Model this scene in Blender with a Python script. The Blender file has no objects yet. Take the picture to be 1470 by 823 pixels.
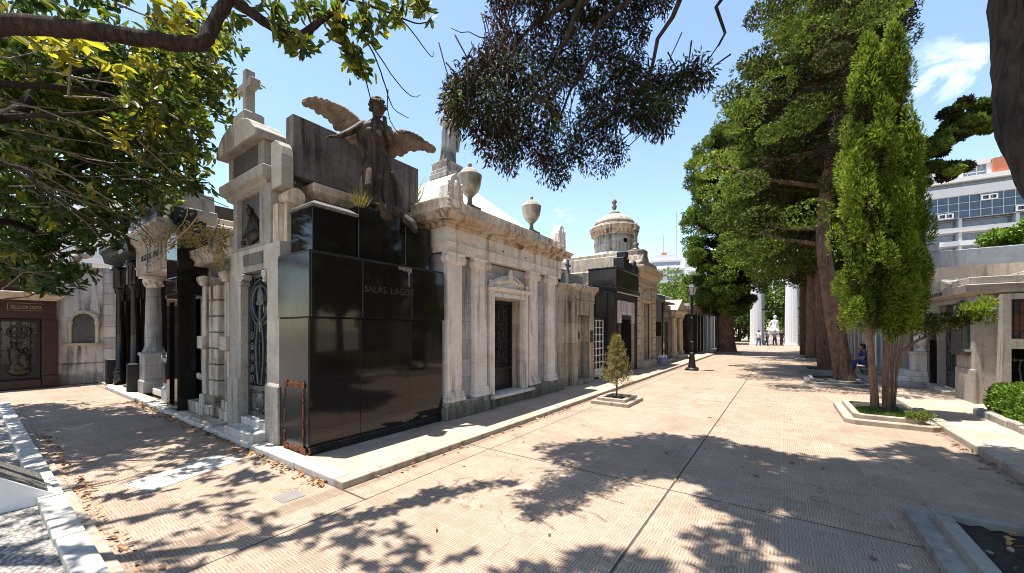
import bpy, math, random
import numpy as np
from mathutils import Vector, Matrix
PI = math.pi
rad = math.radians
random.seed(11)
RNG = np.random.default_rng(11)
scene = bpy.context.scene
col = scene.collection

# ------------------------------------------------------------------ helpers
class MB:
    """collects vertices and faces of ONE mesh object"""
    def __init__(s):
        s.v = []; s.f = []
    def add(s, vs, fs):
        b = len(s.v)
        s.v += [tuple(p) for p in vs]
        s.f += [tuple(i + b for i in f) for f in fs]
        return s
    def box(s, x0, x1, y0, y1, z0, z1):
        return s.add([(x0,y0,z0),(x1,y0,z0),(x1,y1,z0),(x0,y1,z0),(x0,y0,z1),(x1,y0,z1),(x1,y1,z1),(x0,y1,z1)],
                     [(0,3,2,1),(4,5,6,7),(0,1,5,4),(1,2,6,5),(2,3,7,6),(3,0,4,7)])
    def prism(s, pts, plane, a, b):
        """2-D outline (counter-clockwise seen from -y for 'xz') pushed from a to b"""
        n = len(pts)
        def mk(p, t):
            if plane == 'xz': return (p[0], t, p[1])
            if plane == 'yz': return (t, p[0], p[1])
            return (p[0], p[1], t)
        vs = [mk(p, a) for p in pts] + [mk(p, b) for p in pts]
        fs = [tuple(range(n)), tuple(range(2*n-1, n-1, -1))]
        fs += [(i, i+n, (i+1) % n + n, (i+1) % n) for i in range(n)]
        return s.add(vs, fs)
    def stack(s, x0, x1, y0, y1, prof, cap=True, back=0.0):
        """rectangular plan swept up a moulding profile [(out, z)...]"""
        vs = []
        for o, z in prof:
            vs += [(x0-o,y0-o,z),(x1+o,y0-o,z),(x1+o,y1+o*back,z),(x0-o,y1+o*back,z)]
        fs = []
        for k in range(len(prof)-1):
            for i in range(4):
                a = 4*k+i; b = 4*k+(i+1) % 4
                fs.append((a, b, b+4, a+4))
        if cap:
            fs.append((3,2,1,0)); m = 4*(len(prof)-1); fs.append((m,m+1,m+2,m+3))
        return s.add(vs, fs)
    def lathe(s, prof, cx=0, cy=0, seg=24, a0=0, flute=0, nfl=0):
        vs = []; fs = []
        for r, z in prof:
            for i in range(seg):
                t = a0 + 2*PI*i/seg
                rr = r*(1 - (flute*abs(math.sin(t*nfl/2)) if nfl else 0))
                vs.append((cx+rr*math.cos(t), cy+rr*math.sin(t), z))
        for k in range(len(prof)-1):
            for i in range(seg):
                a = k*seg+i; b = k*seg+(i+1) % seg
                fs.append((a, b, b+seg, a+seg))
        fs.append(tuple(range(seg-1, -1, -1))); m = (len(prof)-1)*seg
        fs.append(tuple(range(m, m+seg)))
        return s.add(vs, fs)
    def tube(s, pts, r, seg=6, cap=True):
        pts = [Vector(p) for p in pts]; n = len(pts)
        if not hasattr(r, '__len__'): r = [r]*n
        vs = []; fs = []; up = None
        for i, p in enumerate(pts):
            d = (pts[min(i+1, n-1)] - pts[max(i-1, 0)])
            d = d.normalized() if d.length > 1e-9 else Vector((0,0,1))
            if up is None:
                up = Vector((0,0,1)) if abs(d.z) < .9 else Vector((1,0,0))
            u = d.cross(up)
            u = u.normalized() if u.length > 1e-6 else d.orthogonal().normalized()
            w = u.cross(d).normalized(); up = w
            for k in range(seg):
                t = 2*PI*k/seg
                vs.append(p + (u*math.cos(t) + w*math.sin(t))*r[i])
        for i in range(n-1):
            for k in range(seg):
                a = i*seg+k; b = i*seg+(k+1) % seg
                fs.append((a, a+seg, b+seg, b))
        if cap:
            fs.append(tuple(range(seg))); fs.append(tuple(range(n*seg-1, (n-1)*seg-1, -1)))
        return s.add(vs, fs)
    def ball(s, c, r, seg=16, rings=10, rot=None):
        if not hasattr(r, '__len__'): r = (r, r, r)
        vs = [(0,0,-1)]; fs = []
        for j in range(1, rings):
            ph = -PI/2 + PI*j/rings
            for i in range(seg):
                t = 2*PI*i/seg
                vs.append((math.cos(ph)*math.cos(t), math.cos(ph)*math.sin(t), math.sin(ph)))
        vs.append((0,0,1))
        for i in range(seg): fs.append((0, 1+(i+1) % seg, 1+i))
        for j in range(rings-2):
            for i in range(seg):
                a = 1+j*seg+i; b = 1+j*seg+(i+1) % seg
                fs.append((a, b, b+seg, a+seg))
        m = 1+(rings-2)*seg; top = len(vs)-1
        for i in range(seg): fs.append((m+i, m+(i+1) % seg, top))
        out = []
        for p in vs:
            q = Vector((p[0]*r[0], p[1]*r[1], p[2]*r[2]))
            if rot is not None: q = rot @ q
            out.append(q + Vector(c))
        return s.add(out, fs)
    def cells(s, xs, zs, y0, y1, solid):
        """slab in the xz plane made of grid cells; only outer faces are emitted"""
        nx, nz = len(xs)-1, len(zs)-1
        ok = lambda i, k: 0 <= i < nx and 0 <= k < nz and solid(i, k)
        for i in range(nx):
            for k in range(nz):
                if not ok(i, k): continue
                a, b, c, d = xs[i], xs[i+1], zs[k], zs[k+1]
                P = [(a,y0,c),(b,y0,c),(b,y1,c),(a,y1,c),(a,y0,d),(b,y0,d),(b,y1,d),(a,y1,d)]
                F = [(0,1,5,4),(2,3,7,6)]
                if not ok(i, k-1): F.append((0,3,2,1))
                if not ok(i, k+1): F.append((4,5,6,7))
                if not ok(i+1, k): F.append((1,2,6,5))
                if not ok(i-1, k): F.append((3,0,4,7))
                s.add(P, F)
        return s
    def wall(s, x0, x1, z0, z1, y0, y1, ops):
        """slab with rectangular openings [(xa, xb, za, zb)]"""
        xs = sorted({x0, x1} | {o[0] for o in ops} | {o[1] for o in ops})
        zs = sorted({z0, z1} | {o[2] for o in ops} | {o[3] for o in ops})
        def solid(i, k):
            cx = (xs[i]+xs[i+1])/2; cz = (zs[k]+zs[k+1])/2
            return not any(o[0] < cx < o[1] and o[2] < cz < o[3] for o in ops)
        return s.cells(xs, zs, y0, y1, solid)
    def moved(s, M):
        s.v = [tuple(M @ Vector(p)) for p in s.v]; return s
    def build(s, name, m, parent=None, bevel=0.0, smooth=False, seg=1):
        me = bpy.data.meshes.new(name)
        me.from_pydata(s.v, [], s.f); me.update()
        o = bpy.data.objects.new(name, me); col.objects.link(o)
        if m is not None: me.materials.append(m)
        if parent is not None: o.parent = parent
        if bevel:
            md = o.modifiers.new('Bevel', 'BEVEL'); md.width = bevel; md.segments = seg
            md.limit_method = 'ANGLE'; md.angle_limit = rad(40)
        if smooth:
            me.shade_smooth() if smooth is True else None
            if smooth is not True: me.shade_auto_smooth() if hasattr(me, 'shade_auto_smooth') else me.shade_smooth()
        return o

def tag(o, label=None, cat=None, group=None, kind=None):
    if label: o['label'] = label
    if cat: o['category'] = cat
    if group: o['group'] = group
    if kind: o['kind'] = kind
    return o
def thing(name, label, cat, loc=(0,0,0), rz=0.0, group=None):
    o = bpy.data.objects.new(name, None); col.objects.link(o)
    o.empty_display_size = .2
    o.location = loc; o.rotation_euler = (0,0,rz)
    return tag(o, label, cat, group)
def text(name, s, m, parent, loc, rot, size, extrude=.004, align='LEFT', width=None):
    cu = bpy.data.curves.new(name, 'FONT'); cu.body = s; cu.size = size; cu.extrude = extrude
    cu.align_x = align; cu.materials.append(m)
    o = bpy.data.objects.new(name, cu); col.objects.link(o)
    o.location = loc; o.rotation_euler = rot; o.parent = parent
    bpy.context.view_layer.update()
    me = bpy.data.meshes.new_from_object(o.evaluated_get(bpy.context.evaluated_depsgraph_get()))
    w = max(v.co.x for v in me.vertices)-min(v.co.x for v in me.vertices)
    bpy.data.objects.remove(o); bpy.data.curves.remove(cu)
    o = bpy.data.objects.new(name, me); col.objects.link(o)
    o.location = loc; o.rotation_euler = rot; o.parent = parent
    if width: o.scale.x = width/w
    return o
def circle(cx, cz, r, y, n=14, a0=0, a1=2*PI):
    return [(cx+r*math.cos(a0+(a1-a0)*i/n), y, cz+r*math.sin(a0+(a1-a0)*i/n)) for i in range(n+1)]
def spiral(cx, cz, r0, r1, y, turns, a0=0, n=18):
    return [(cx+(r0+(r1-r0)*i/n)*math.cos(a0+turns*2*PI*i/n), y, cz+(r0+(r1-r0)*i/n)*math.sin(a0+turns*2*PI*i/n)) for i in range(n+1)]

# ------------------------------------------------------------------ materials
class NT:
    def __init__(s, name, world=None):
        if world is None:
            s.m = bpy.data.materials.new(name); s.m.use_nodes = True; t = s.m.node_tree
        else:
            s.m = world; t = world.node_tree
        t.nodes.clear(); s.t = t
    def n(s, ty, ins=None, **pr):
        nd = s.t.nodes.new(ty)
        for k, v in pr.items(): setattr(nd, k, v)
        for k, v in (ins or {}).items():
            if isinstance(v, bpy.types.NodeSocket): s.t.links.new(v, nd.inputs[k])
            else: nd.inputs[k].default_value = v
        return nd
    def math(s, op, a, b=0.0, c=0.0, clamp=False):
        nd = s.n('ShaderNodeMath', {0: a, 1: b, 2: c}, operation=op, use_clamp=clamp); return nd.outputs[0]
    def mix(s, f, a, b, mode='MIX'):
        nd = s.n('ShaderNodeMix', data_type='RGBA', blend_type=mode)
        for sock, v in ((nd.inputs[0], f), (nd.inputs[6], a), (nd.inputs[7], b)):
            if isinstance(v, bpy.types.NodeSocket): s.t.links.new(v, sock)
            else: sock.default_value = v if not isinstance(v, tuple) or len(v) == 4 else (*v, 1)
        return nd.outputs[2]
    def noise(s, vec, scale, detail=4, rough=.55, dist=0.0):
        return s.n('ShaderNodeTexNoise', {'Vector': vec, 'Scale': scale, 'Detail': detail, 'Roughness': rough, 'Distortion': dist}).outputs[0]
    def ramp(s, f, stops):
        nd = s.n('ShaderNodeValToRGB', {0: f}); e = nd.color_ramp.elements
        while len(e) < len(stops): e.new(.5)
        for i, (p, c) in enumerate(stops):
            e[i].position = p; e[i].color = (c, c, c, 1) if not hasattr(c, '__len__') else (*c, 1)
        return nd.outputs[0]
    def scalev(s, vec, sc):
        return s.n('ShaderNodeMapping', {'Vector': vec, 'Scale': sc}).outputs[0]
    def bump(s, h, st, dist=.02):
        return s.n('ShaderNodeBump', {'Height': h, 'Strength': st, 'Distance': dist}).outputs[0]
    def out(s, sh, disp=None):
        s.n('ShaderNodeOutputMaterial', {'Surface': sh}); return s.m
    def bsdf(s, color, rough=.7, normal=None, spec=.3, **kw):
        ins = {'Base Color': color if isinstance(color, bpy.types.NodeSocket) else (*color, 1), 'Roughness': rough, 'Specular IOR Level': spec}
        if normal is not None: ins['Normal'] = normal
        ins.update(kw)
        return s.n('ShaderNodeBsdfPrincipled', ins).outputs[0]
    def obj(s):
        return s.n('ShaderNodeTexCoord').outputs['Object']

def stone(name, c1, c2, stain=(.05,.042,.035), amt=.5, rough=.75, speck=0.0, speck_sc=160, blocks=None, joint=(.12,.1,.085), warm=None, wamt=.0, bump=.25, foot=0.0, foot_c=(.06,.06,.04), lo=.5):
    """weathered stone: two-tone mottling, streaks that run down, grain, optional block joints"""
    b = NT(name); v = b.obj()
    n1 = b.noise(v, 1.7, 6, .62, .4)
    c = b.mix(b.ramp(n1, [(.32, 0.), (.68, 1.)]), c1, c2)
    n0 = b.noise(v, 9, 5, .6)
    c = b.mix(b.math('MULTIPLY', b.ramp(n0, [(.45, 0.), (.75, 1.)]), .35), c, tuple(x*.62 for x in c1))
    if warm:
        nw = b.noise(b.scalev(v, (1, 1, 2.2)), 1.1, 5, .6, .6)
        c = b.mix(b.math('MULTIPLY', b.ramp(nw, [(.45, 0.), (.72, 1.)]), wamt), c, warm)
    ns = b.noise(b.scalev(v, (7, 7, .55)), 1.0, 6, .65, .2)
    nb = b.noise(v, 1.1, 4, .6)
    st = b.math('MULTIPLY', b.ramp(ns, [(lo, 0.), (lo+.17, 1.)]), b.ramp(nb, [(.38, 0.25), (.6, 1.)]))
    c = b.mix(b.math('MULTIPLY', st, min(1, amt*1.2)), c, stain)
    pt = b.math('MULTIPLY', b.ramp(b.noise(v, 13, 7, .7, .3), [(.56, 0.), (.70, 1.)]), b.ramp(b.noise(v, 2.6, 3, .5), [(.45, 0.), (.6, 1.)]))
    c = b.mix(b.math('MULTIPLY', pt, amt*.8), c, stain)
    if foot:
        z = b.n('ShaderNodeSeparateXYZ', {0: v}).outputs[2]
        zz = b.math('ADD', z, b.math('MULTIPLY', b.noise(v, 5, 6, .7), -.55))
        fm = b.ramp(zz, [(.0, 1.), (.12, 0.)])
        c = b.mix(b.math('MULTIPLY', fm, foot), c, foot_c)
    g = b.noise(v, speck_sc, 2, .5)
    if speck:
        c = b.mix(b.math('MULTIPLY', b.ramp(g, [(.52, 0.), (.6, 1.)]), speck), c, tuple(x*.25 for x in c1))
        c = b.mix(b.math('MULTIPLY', b.ramp(g, [(.3, 1.), (.4, 0.)]), speck*.8), c, tuple(min(1, x*1.8) for x in c1))
    h = b.math('ADD', b.math('MULTIPLY', n0, .6), b.math('MULTIPLY', b.noise(v, 45, 4, .6), .5))
    if blocks:
        w, hh = blocks
        sx = b.n('ShaderNodeSeparateXYZ', {0: v})
        hx = b.math('ADD', sx.outputs[0], sx.outputs[1])
        vv = b.n('ShaderNodeCombineXYZ', {0: hx, 1: sx.outputs[2], 2: 0.0}).outputs[0]
        br = b.n('ShaderNodeTexBrick', {'Vector': vv, 'Scale': 1.0, 'Mortar Size': .006, 'Mortar Smooth': .2, 'Brick Width': w, 'Row Height': hh, 'Color1': (.82,.82,.82,1), 'Color2': (1.08,1.08,1.08,1), 'Mortar': (1,1,1,1)})
        c = b.mix(1.0, c, br.outputs[0], 'MULTIPLY')
        c = b.mix(b.math('MULTIPLY', br.outputs[1], .85), c, joint)
        h = b.math('SUBTRACT', h, b.math('MULTIPLY', br.outputs[1], .8))
    r = b.math('ADD', rough-.1, b.math('MULTIPLY', n0, .2))
    return b.out(b.bsdf(c, r, b.bump(h, bump, .012), .25))

def polished(name, c, rough=.07, smudge=.25, haze=.02):
    b = NT(name); v = b.obj()
    g = b.noise(v, 220, 2, .5)
    cc = b.mix(b.ramp(g, [(.5, 0.), (.68, 1.)]), c, tuple(x*2.6+.006 for x in c))
    sm = b.noise(b.scalev(v, (1.5, 1.5, .5)), 2.2, 7, .68, .5)
    s2 = b.noise(b.scalev(v, (16, 16, 1.0)), 1.0, 4, .6)
    dust = b.math('MULTIPLY', b.ramp(b.math('MULTIPLY', sm, s2), [(.2, 0.), (.5, 1.)]), .5)
    cc = b.mix(b.math('MULTIPLY', dust, haze*8), cc, (.13,.115,.10))
    r = b.math('ADD', rough, b.math('MULTIPLY', b.ramp(sm, [(.35, 0.), (.8, 1.)]), smudge))
    w = b.noise(v, 1.6, 2, .5)
    return b.out(b.bsdf(cc, r, b.bump(w, .03, .02), .36))

def plain(name, c, rough=.6, metallic=0.0, var=.3, sc=12, bump=.1, spec=.35):
    b = NT(name); v = b.obj()
    n = b.noise(v, sc, 5, .6)
    cc = b.mix(b.ramp(n, [(.3, 0.), (.7, 1.)]), tuple(x*(1-var) for x in c), tuple(min(1, x*(1+var)) for x in c))
    return b.out(b.bsdf(cc, rough, b.bump(n, bump, .01), spec, **{'Metallic': metallic}))

M = {}
M['marble'] = stone('white_marble', (.66,.60,.545), (.82,.765,.70), (.17,.115,.075), .75, .55, warm=(.52,.39,.27), wamt=.4, lo=.52)
M['marble_wall'] = stone('grey_marble_blocks', (.30,.285,.29), (.52,.495,.49), (.10,.085,.07), .75, .5, blocks=(.9,.36), joint=(.16,.14,.13), lo=.5)
M['marble_foot'] = stone('lichened_marble', (.44,.40,.35), (.58,.54,.48), (.07,.065,.045), .75, .8, foot=.7, lo=.42)
M['cornice'] = stone('stained_cornice', (.50,.40,.30), (.66,.57,.47), (.08,.055,.035), .85, .75, warm=(.42,.27,.15), wamt=.7, lo=.45)
M['roof_marble'] = stone('roof_marble', (.60,.57,.53), (.72,.69,.65), (.25,.2,.16), .5, .6, warm=(.5,.38,.28), wamt=.5)
M['granite'] = stone('grey_granite', (.30,.27,.235), (.45,.405,.35), (.065,.054,.044), .85, .75, speck=.6, speck_sc=130, lo=.55)
M['granite_dark'] = stone('dark_rough_granite', (.10,.095,.09), (.15,.14,.135), (.03,.028,.025), .4, .85, speck=.7, speck_sc=120)
M['slab'] = stone('weathered_dark_concrete', (.085,.075,.07), (.165,.15,.14), (.02,.018,.016), .75, .85, warm=(.22,.20,.18), wamt=.6, lo=.46)
M['concrete'] = stone('concrete_render', (.37,.32,.25), (.52,.455,.37), (.075,.065,.05), .7, .85, warm=(.25,.24,.13), wamt=.45, lo=.46)
M['conc_block'] = stone('concrete_blocks', (.35,.305,.235), (.50,.445,.36), (.075,.065,.05), .75, .85, blocks=(1.3,.62), warm=(.24,.23,.12), wamt=.5, lo=.46)
M['cream'] = stone('cream_stone', (.50,.40,.29), (.62,.53,.41), (.13,.095,.065), .55, .8, warm=(.40,.26,.15), wamt=.5)
M['old_stone'] = stone('old_dark_stone', (.24,.20,.16), (.42,.36,.29), (.05,.042,.035), .85, .9, warm=(.32,.24,.17), wamt=.5, lo=.42)
M['brown_granite'] = stone('brown_granite', (.045,.019,.015), (.07,.030,.023), (.02,.012,.01), .3, .35, speck=.5, bump=.05)
M['grey_speck'] = stone('grey_terrazzo', (.13,.125,.115), (.17,.165,.15), (.06,.055,.05), .4, .6, speck=.9, speck_sc=60)
M['rust_stone'] = stone('ornate_marble', (.42,.35,.285), (.62,.54,.45), (.06,.048,.037), .9, .75, warm=(.42,.29,.18), wamt=.55, lo=.44)
M['plaster'] = stone('stained_plaster', (.48,.44,.42), (.68,.64,.61), (.10,.085,.085), .95, .85, foot=.6, foot_c=(.18,.13,.09), lo=.46)
M['rustic'] = stone('pink_white_blocks', (.58,.53,.52), (.72,.67,.65), (.2,.15,.13), .4, .8, blocks=(5,.36), joint=(.10,.08,.08))
M['tan_wall'] = stone('tan_plaster', (.58,.46,.35), (.72,.60,.47), (.25,.19,.14), .5, .9, warm=(.45,.34,.24), wamt=.4)
M['grey_paint'] = stone('grey_painted_render', (.30,.315,.35), (.36,.375,.41), (.12,.125,.14), .3, .85)
M['kerb'] = stone('kerb_stone', (.30,.25,.20), (.43,.36,.29), (.11,.09,.07), .6, .85, warm=(.42,.31,.22), wamt=.6)
M['kerb_white'] = stone('pale_kerb_marble', (.47,.43,.38), (.58,.54,.48), (.2,.16,.13), .6, .75)
M['kerb_dark'] = stone('grey_kerb_concrete', (.24,.225,.20), (.34,.32,.28), (.10,.09,.08), .5, .85)
M['blk'] = polished('polished_black_granite', (.007,.0058,.0054), .035, .07, .010)
M['blk_dull'] = polished('dusty_black_granite', (.010,.009,.0085), .10, .2, .03)
M['blk_matte'] = plain('black_stone', (.018,.017,.017), .45)
M['white_paint'] = plain('white_paint', (.78,.78,.77), .6, var=.05)
M['iron'] = plain('wrought_iron', (.018,.018,.019), .42, .3, spec=.5)
M['iron_light'] = plain('worn_grey_iron', (.06,.063,.065), .4, .4, spec=.6)
M['bronze'] = plain('dark_bronze', (.045,.038,.03), .42, .75, var=.5, sc=9, bump=.3)
M['bronze_green'] = plain('bronze_plate', (.07,.075,.068), .38, .7, var=.4, sc=14, bump=.3)
M['glass_dark'] = plain('dark_glass', (.012,.013,.014), .08, var=.1, spec=.6)
M['void'] = plain('dark_interior', (.012,.011,.010), .95, var=.1, spec=.05)
M['letter_dark'] = plain('dark_letters', (.012,.011,.010), .7, var=.1)
M['letter_engr'] = plain('engraved_letters', (.045,.039,.036), .85, var=.1)
M['letter_gold'] = plain('gilt_letters', (.42,.27,.15), .5, .2, var=.15)
M['rust'] = plain('rusted_metal', (.15,.05,.022), .9, var=.7, sc=22, bump=.6)
M['soil'] = plain('planter_soil', (.035,.026,.02), .95, var=.6, sc=25, bump=.9)
M['leaf_litter'] = plain('dry_leaves', (.30,.15,.05), .8, var=.6, sc=6)
M['skin'] = plain('skin', (.45,.27,.2), .6, var=.05)
M['hair'] = plain('dark_hair', (.03,.022,.018), .7, var=.2)
M['cloth_white'] = plain('white_cloth', (.72,.68,.68), .85, var=.05)
M['cloth_blue'] = plain('blue_cloth', (.05,.07,.22), .85, var=.15)
M['denim'] = plain('denim', (.06,.11,.24), .85, var=.15)
M['cloth_dark'] = plain('dark_cloth', (.025,.025,.03), .85, var=.15)
M['cloth_grey'] = plain('grey_violet_cloth', (.16,.14,.19), .85, var=.15)
M['cloth_red'] = plain('orange_cloth', (.55,.12,.04), .85, var=.1)
M['lamp_glass'] = plain('milky_lamp_glass', (.55,.55,.52), .25, var=.05)
M['tile_white'] = plain('white_glazed_tile', (.62,.62,.6), .3, var=.1)
M['roof_red'] = plain('red_roof_tiles', (.42,.17,.11), .8, var=.25)
M['sky_glass'] = plain('blue_window_glass', (.035,.055,.10), .08, var=.3, sc=1.5, bump=0, spec=.8)
M['pale_glass'] = plain('pale_window_glass', (.16,.19,.23), .12, var=.3, sc=1.2, bump=0, spec=.8)
M['facade_white'] = plain('white_render', (.70,.68,.66), .85, var=.05, sc=2)
M['facade_grey'] = plain('pale_grey_render', (.50,.52,.53), .85, var=.07, sc=2)
M['brick_red'] = plain('red_brick', (.48,.17,.09), .85, var=.15, sc=4)
M['dry_grass'] = plain('dry_grass', (.42,.30,.12), .8, var=.3)
M['twig'] = plain('pale_twigs', (.16,.125,.10), .85, var=.3)

def statue_mat():
    b = NT('weathered_bronze_statue'); v = b.obj()
    n = b.noise(v, 3.2, 7, .65, .5)
    ns = b.noise(b.scalev(v, (11, 11, 1.2)), 1.0, 5, .65)
    c = b.mix(b.ramp(n, [(.35, 0.), (.62, 1.)]), (.028,.022,.018), (.10,.068,.042))
    c = b.mix(b.ramp(ns, [(.45, 0.), (.6, 1.)]), c, (.02,.017,.014))
    c = b.mix(b.math('MULTIPLY', b.ramp(b.noise(v, 5.5, 5, .6), [(.58, 0.), (.72, 1.)]), .5), c, (.30,.24,.18))
    h = b.math('ADD', b.noise(v, 30, 5, .6), n)
    return b.out(b.bsdf(c, .68, b.bump(h, .35, .015), .3))
M['statue'] = statue_mat()
def wing_mat():
    b = NT('pale_bronze_wing'); v = b.obj()
    n = b.noise(v, 4, 7, .65, .5)
    c = b.mix(b.ramp(n, [(.35, 0.), (.65, 1.)]), (.085,.054,.034), (.25,.175,.115))
    h = b.noise(v, 34, 5, .6)
    return b.out(b.bsdf(c, .7, b.bump(h, .4, .015), .3))
M['wing'] = wing_mat()

def paving():
    """pressed cement tiles 20 cm wide, each of four ribbed quarters, with joints"""
    b = NT('ribbed_tile_paving')
    P = b.n('ShaderNodeNewGeometry').outputs['Position']
    sx = b.n('ShaderNodeSeparateXYZ', {0: P}); x, y = sx.outputs[0], sx.outputs[1]
    T = .20
    def tri(u, per):                     # 0..1 ridge wave
        return b.math('PINGPONG', b.math('DIVIDE', u, per), .5)
    cell = b.math('MODULO', b.math('ADD', b.math('FLOOR', b.math('DIVIDE', x, T/2)), b.math('FLOOR', b.math('DIVIDE', y, T/2))), 2.0)
    cell = b.math('ABSOLUTE', cell)
    rib = b.mix(cell, tri(x, .0235), tri(y, .0235))
    rib = b.ramp(rib, [(.12, 0.), (.3, 1.)])
    jx = b.math('PINGPONG', x, T/2); jy = b.math('PINGPONG', y, T/2)
    j = b.ramp(b.math('MINIMUM', jx, jy), [(.0, 1.), (.006, 0.)])
    def line(u, at, w):
        return b.math('LESS_THAN', b.math('ABSOLUTE', b.math('SUBTRACT', u, at)), w)
    big = b.math('MAXIMUM', line(x, -.98, .011), line(y, 4.3, .010))
    for at in (-3.42, -7.6, -11.6): big = b.math('MAXIMUM', big, line(x, at, .008))
    for at in (10.3, 16.3, 22.3, 28.3, 34.3): big = b.math('MAXIMUM', big, b.math('MULTIPLY', line(y, at, .009), b.math('GREATER_THAN', x, -3.9)))
    big = b.math('MAXIMUM', big, b.math('MULTIPLY', line(y, 2.3, .012), b.math('LESS_THAN', x, -3.4)))
    n1 = b.noise(P, .9, 6, .62, .3)
    c = b.mix(b.ramp(n1, [(.3, 0.), (.7, 1.)]), (.35,.252,.178), (.465,.345,.255))
    # single tiles replaced or worn
    tv = b.n('ShaderNodeCombineXYZ', {0: b.math('FLOOR', b.math('DIVIDE', x, T)), 1: b.math('FLOOR', b.math('DIVIDE', y, T)), 2: 0.0}).outputs[0]
    wn = b.n('ShaderNodeTexWhiteNoise', {0: tv}).outputs[0]
    c = b.mix(1.0, c, b.ramp(wn, [(0., .93), (.93, 1.03), (1., 1.16)]), 'MULTIPLY')
    st = b.noise(b.scalev(P, (1.0, 2.4, 1)), 2.2, 6, .66, .6)
    c = b.mix(b.math('MULTIPLY', b.ramp(st, [(.47, 0.), (.72, 1.)]), .42), c, (.20,.145,.105))
    dr = b.noise(P, .55, 7, .68, 1.2)
    c = b.mix(b.math('MULTIPLY', b.ramp(dr, [(.53, 0.), (.64, 1.)]), .40), c, (.18,.13,.098))
    wv = b.n('ShaderNodeTexVoronoi', {'Vector': b.n('ShaderNodeVectorMath', {0: P, 1: b.n('ShaderNodeTexNoise', {'Vector': P, 'Scale': 2.0, 'Detail': 5.0}).outputs[1]}, operation='ADD').outputs[0], 'Scale': .55}, feature='DISTANCE_TO_EDGE').outputs['Distance']
    c = b.mix(b.math('MULTIPLY', b.ramp(wv, [(.0, 1.), (.006, 0.)]), .6), c, (.07,.05,.04))
    pv = b.n('ShaderNodeCombineXYZ', {0: b.math('FLOOR', b.math('DIVIDE', x, .8)), 1: b.math('FLOOR', b.math('DIVIDE', y, .6)), 2: 3.0}).outputs[0]
    pn = b.n('ShaderNodeTexWhiteNoise', {0: pv}).outputs[0]
    c = b.mix(b.math('MULTIPLY', b.ramp(pn, [(.945, 0.), (.95, 1.)]), .45), c, (.30,.27,.24))
    c = b.mix(b.math('MULTIPLY', b.ramp(pn, [(.05, 1.), (.055, 0.)]), .35), c, (.24,.165,.12))
    ed = b.math('MINIMUM', b.math('ABSOLUTE', b.math('ADD', x, 3.83)), b.math('ABSOLUTE', b.math('SUBTRACT', x, 2.2)))
    ed = b.math('SUBTRACT', ed, b.math('MULTIPLY', b.noise(P, 4.5, 6, .7), .16))
    c = b.mix(b.math('MULTIPLY', b.ramp(ed, [(.0, 1.), (.06, 0.)]), .5), c, (.10,.075,.055))
    gum = b.n('ShaderNodeTexVoronoi', {'Vector': P, 'Scale': 2.3}).outputs['Distance']
    c = b.mix(b.math('MULTIPLY', b.ramp(gum, [(.035, 1.), (.05, 0.)]), .55), c, (.08,.065,.055))
    c = b.mix(b.math('MULTIPLY', b.math('SUBTRACT', 1.0, rib), .68), c, (.15,.10,.072))
    c = b.mix(b.math('MULTIPLY', j, .4), c, (.50,.40,.31))
    c = b.mix(b.math('MULTIPLY', big, .9), c, (.035,.03,.028))
    sp = b.noise(P, 38, 2, .5)
    c = b.mix(b.math('MULTIPLY', b.ramp(sp, [(.70, 0.), (.76, 1.)]), .35), c, (.09,.07,.055))
    h = b.math('SUBTRACT', b.math('ADD', rib, b.math('MULTIPLY', b.noise(P, 60, 3, .6), .35)), b.math('MULTIPLY', big, 3.0))
    return b.out(b.bsdf(c, .62, b.bump(h, .55, .004), .35))
M['paving'] = paving()
def sidewalk():
    b = NT('smooth_tile_sidewalk')
    P = b.n('ShaderNodeNewGeometry').outputs['Position']
    sx = b.n('ShaderNodeSeparateXYZ', {0: P})
    vv = b.n('ShaderNodeCombineXYZ', {0: sx.outputs[0], 1: sx.outputs[1], 2: 0.0}).outputs[0]
    br = b.n('ShaderNodeTexBrick', {'Vector': vv, 'Scale': 1.0, 'Mortar Size': .004, 'Brick Width': .4, 'Row Height': .4, 'Color1': (.88,.88,.88,1), 'Color2': (1.05,1.05,1.05,1), 'Mortar': (1,1,1,1)}, offset=0.0)
    n1 = b.noise(P, 1.3, 6, .65, .3)
    c = b.mix(b.ramp(n1, [(.3, 0.), (.7, 1.)]), (.37,.27,.195), (.50,.39,.30))
    c = b.mix(1.0, c, br.outputs[0], 'MULTIPLY')
    c = b.mix(b.math('MULTIPLY', br.outputs[1], .6), c, (.13,.1,.08))
    st = b.noise(P, 3.1, 6, .66, .6)
    c = b.mix(b.math('MULTIPLY', b.ramp(st, [(.52, 0.), (.75, 1.)]), .35), c, (.16,.12,.095))
    return b.out(b.bsdf(c, .75, b.bump(b.noise(P, 40, 4, .6), .15, .01), .3))
M['sidewalk'] = sidewalk()
def ground_mat():
    b = NT('bare_earth'); P = b.n('ShaderNodeNewGeometry').outputs['Position']
    n = b.noise(P, .4, 6, .6)
    return b.out(b.bsdf(b.mix(n, (.20,.165,.125), (.29,.25,.20)), .95, b.bump(b.noise(P, 20, 4), .4), .1))
M['earth'] = ground_mat()
def gravel_mat():
    b = NT('pale_gravel'); P = b.n('ShaderNodeNewGeometry').outputs['Position']
    vo = b.n('ShaderNodeTexVoronoi', {'Vector': P, 'Scale': 34.0})
    c = b.mix(b.n('ShaderNodeSeparateXYZ', {0: vo.outputs[1]}).outputs[0], (.26,.23,.20), (.52,.48,.43))
    c = b.mix(b.math('MULTIPLY', b.ramp(vo.outputs[0], [(.3, 0.), (.7, 1.)]), .7), c, (.07,.06,.055))
    return b.out(b.bsdf(c, .85, b.bump(b.math('SUBTRACT', 1.0, vo.outputs[0]), 1.0, .02), .2))
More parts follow.
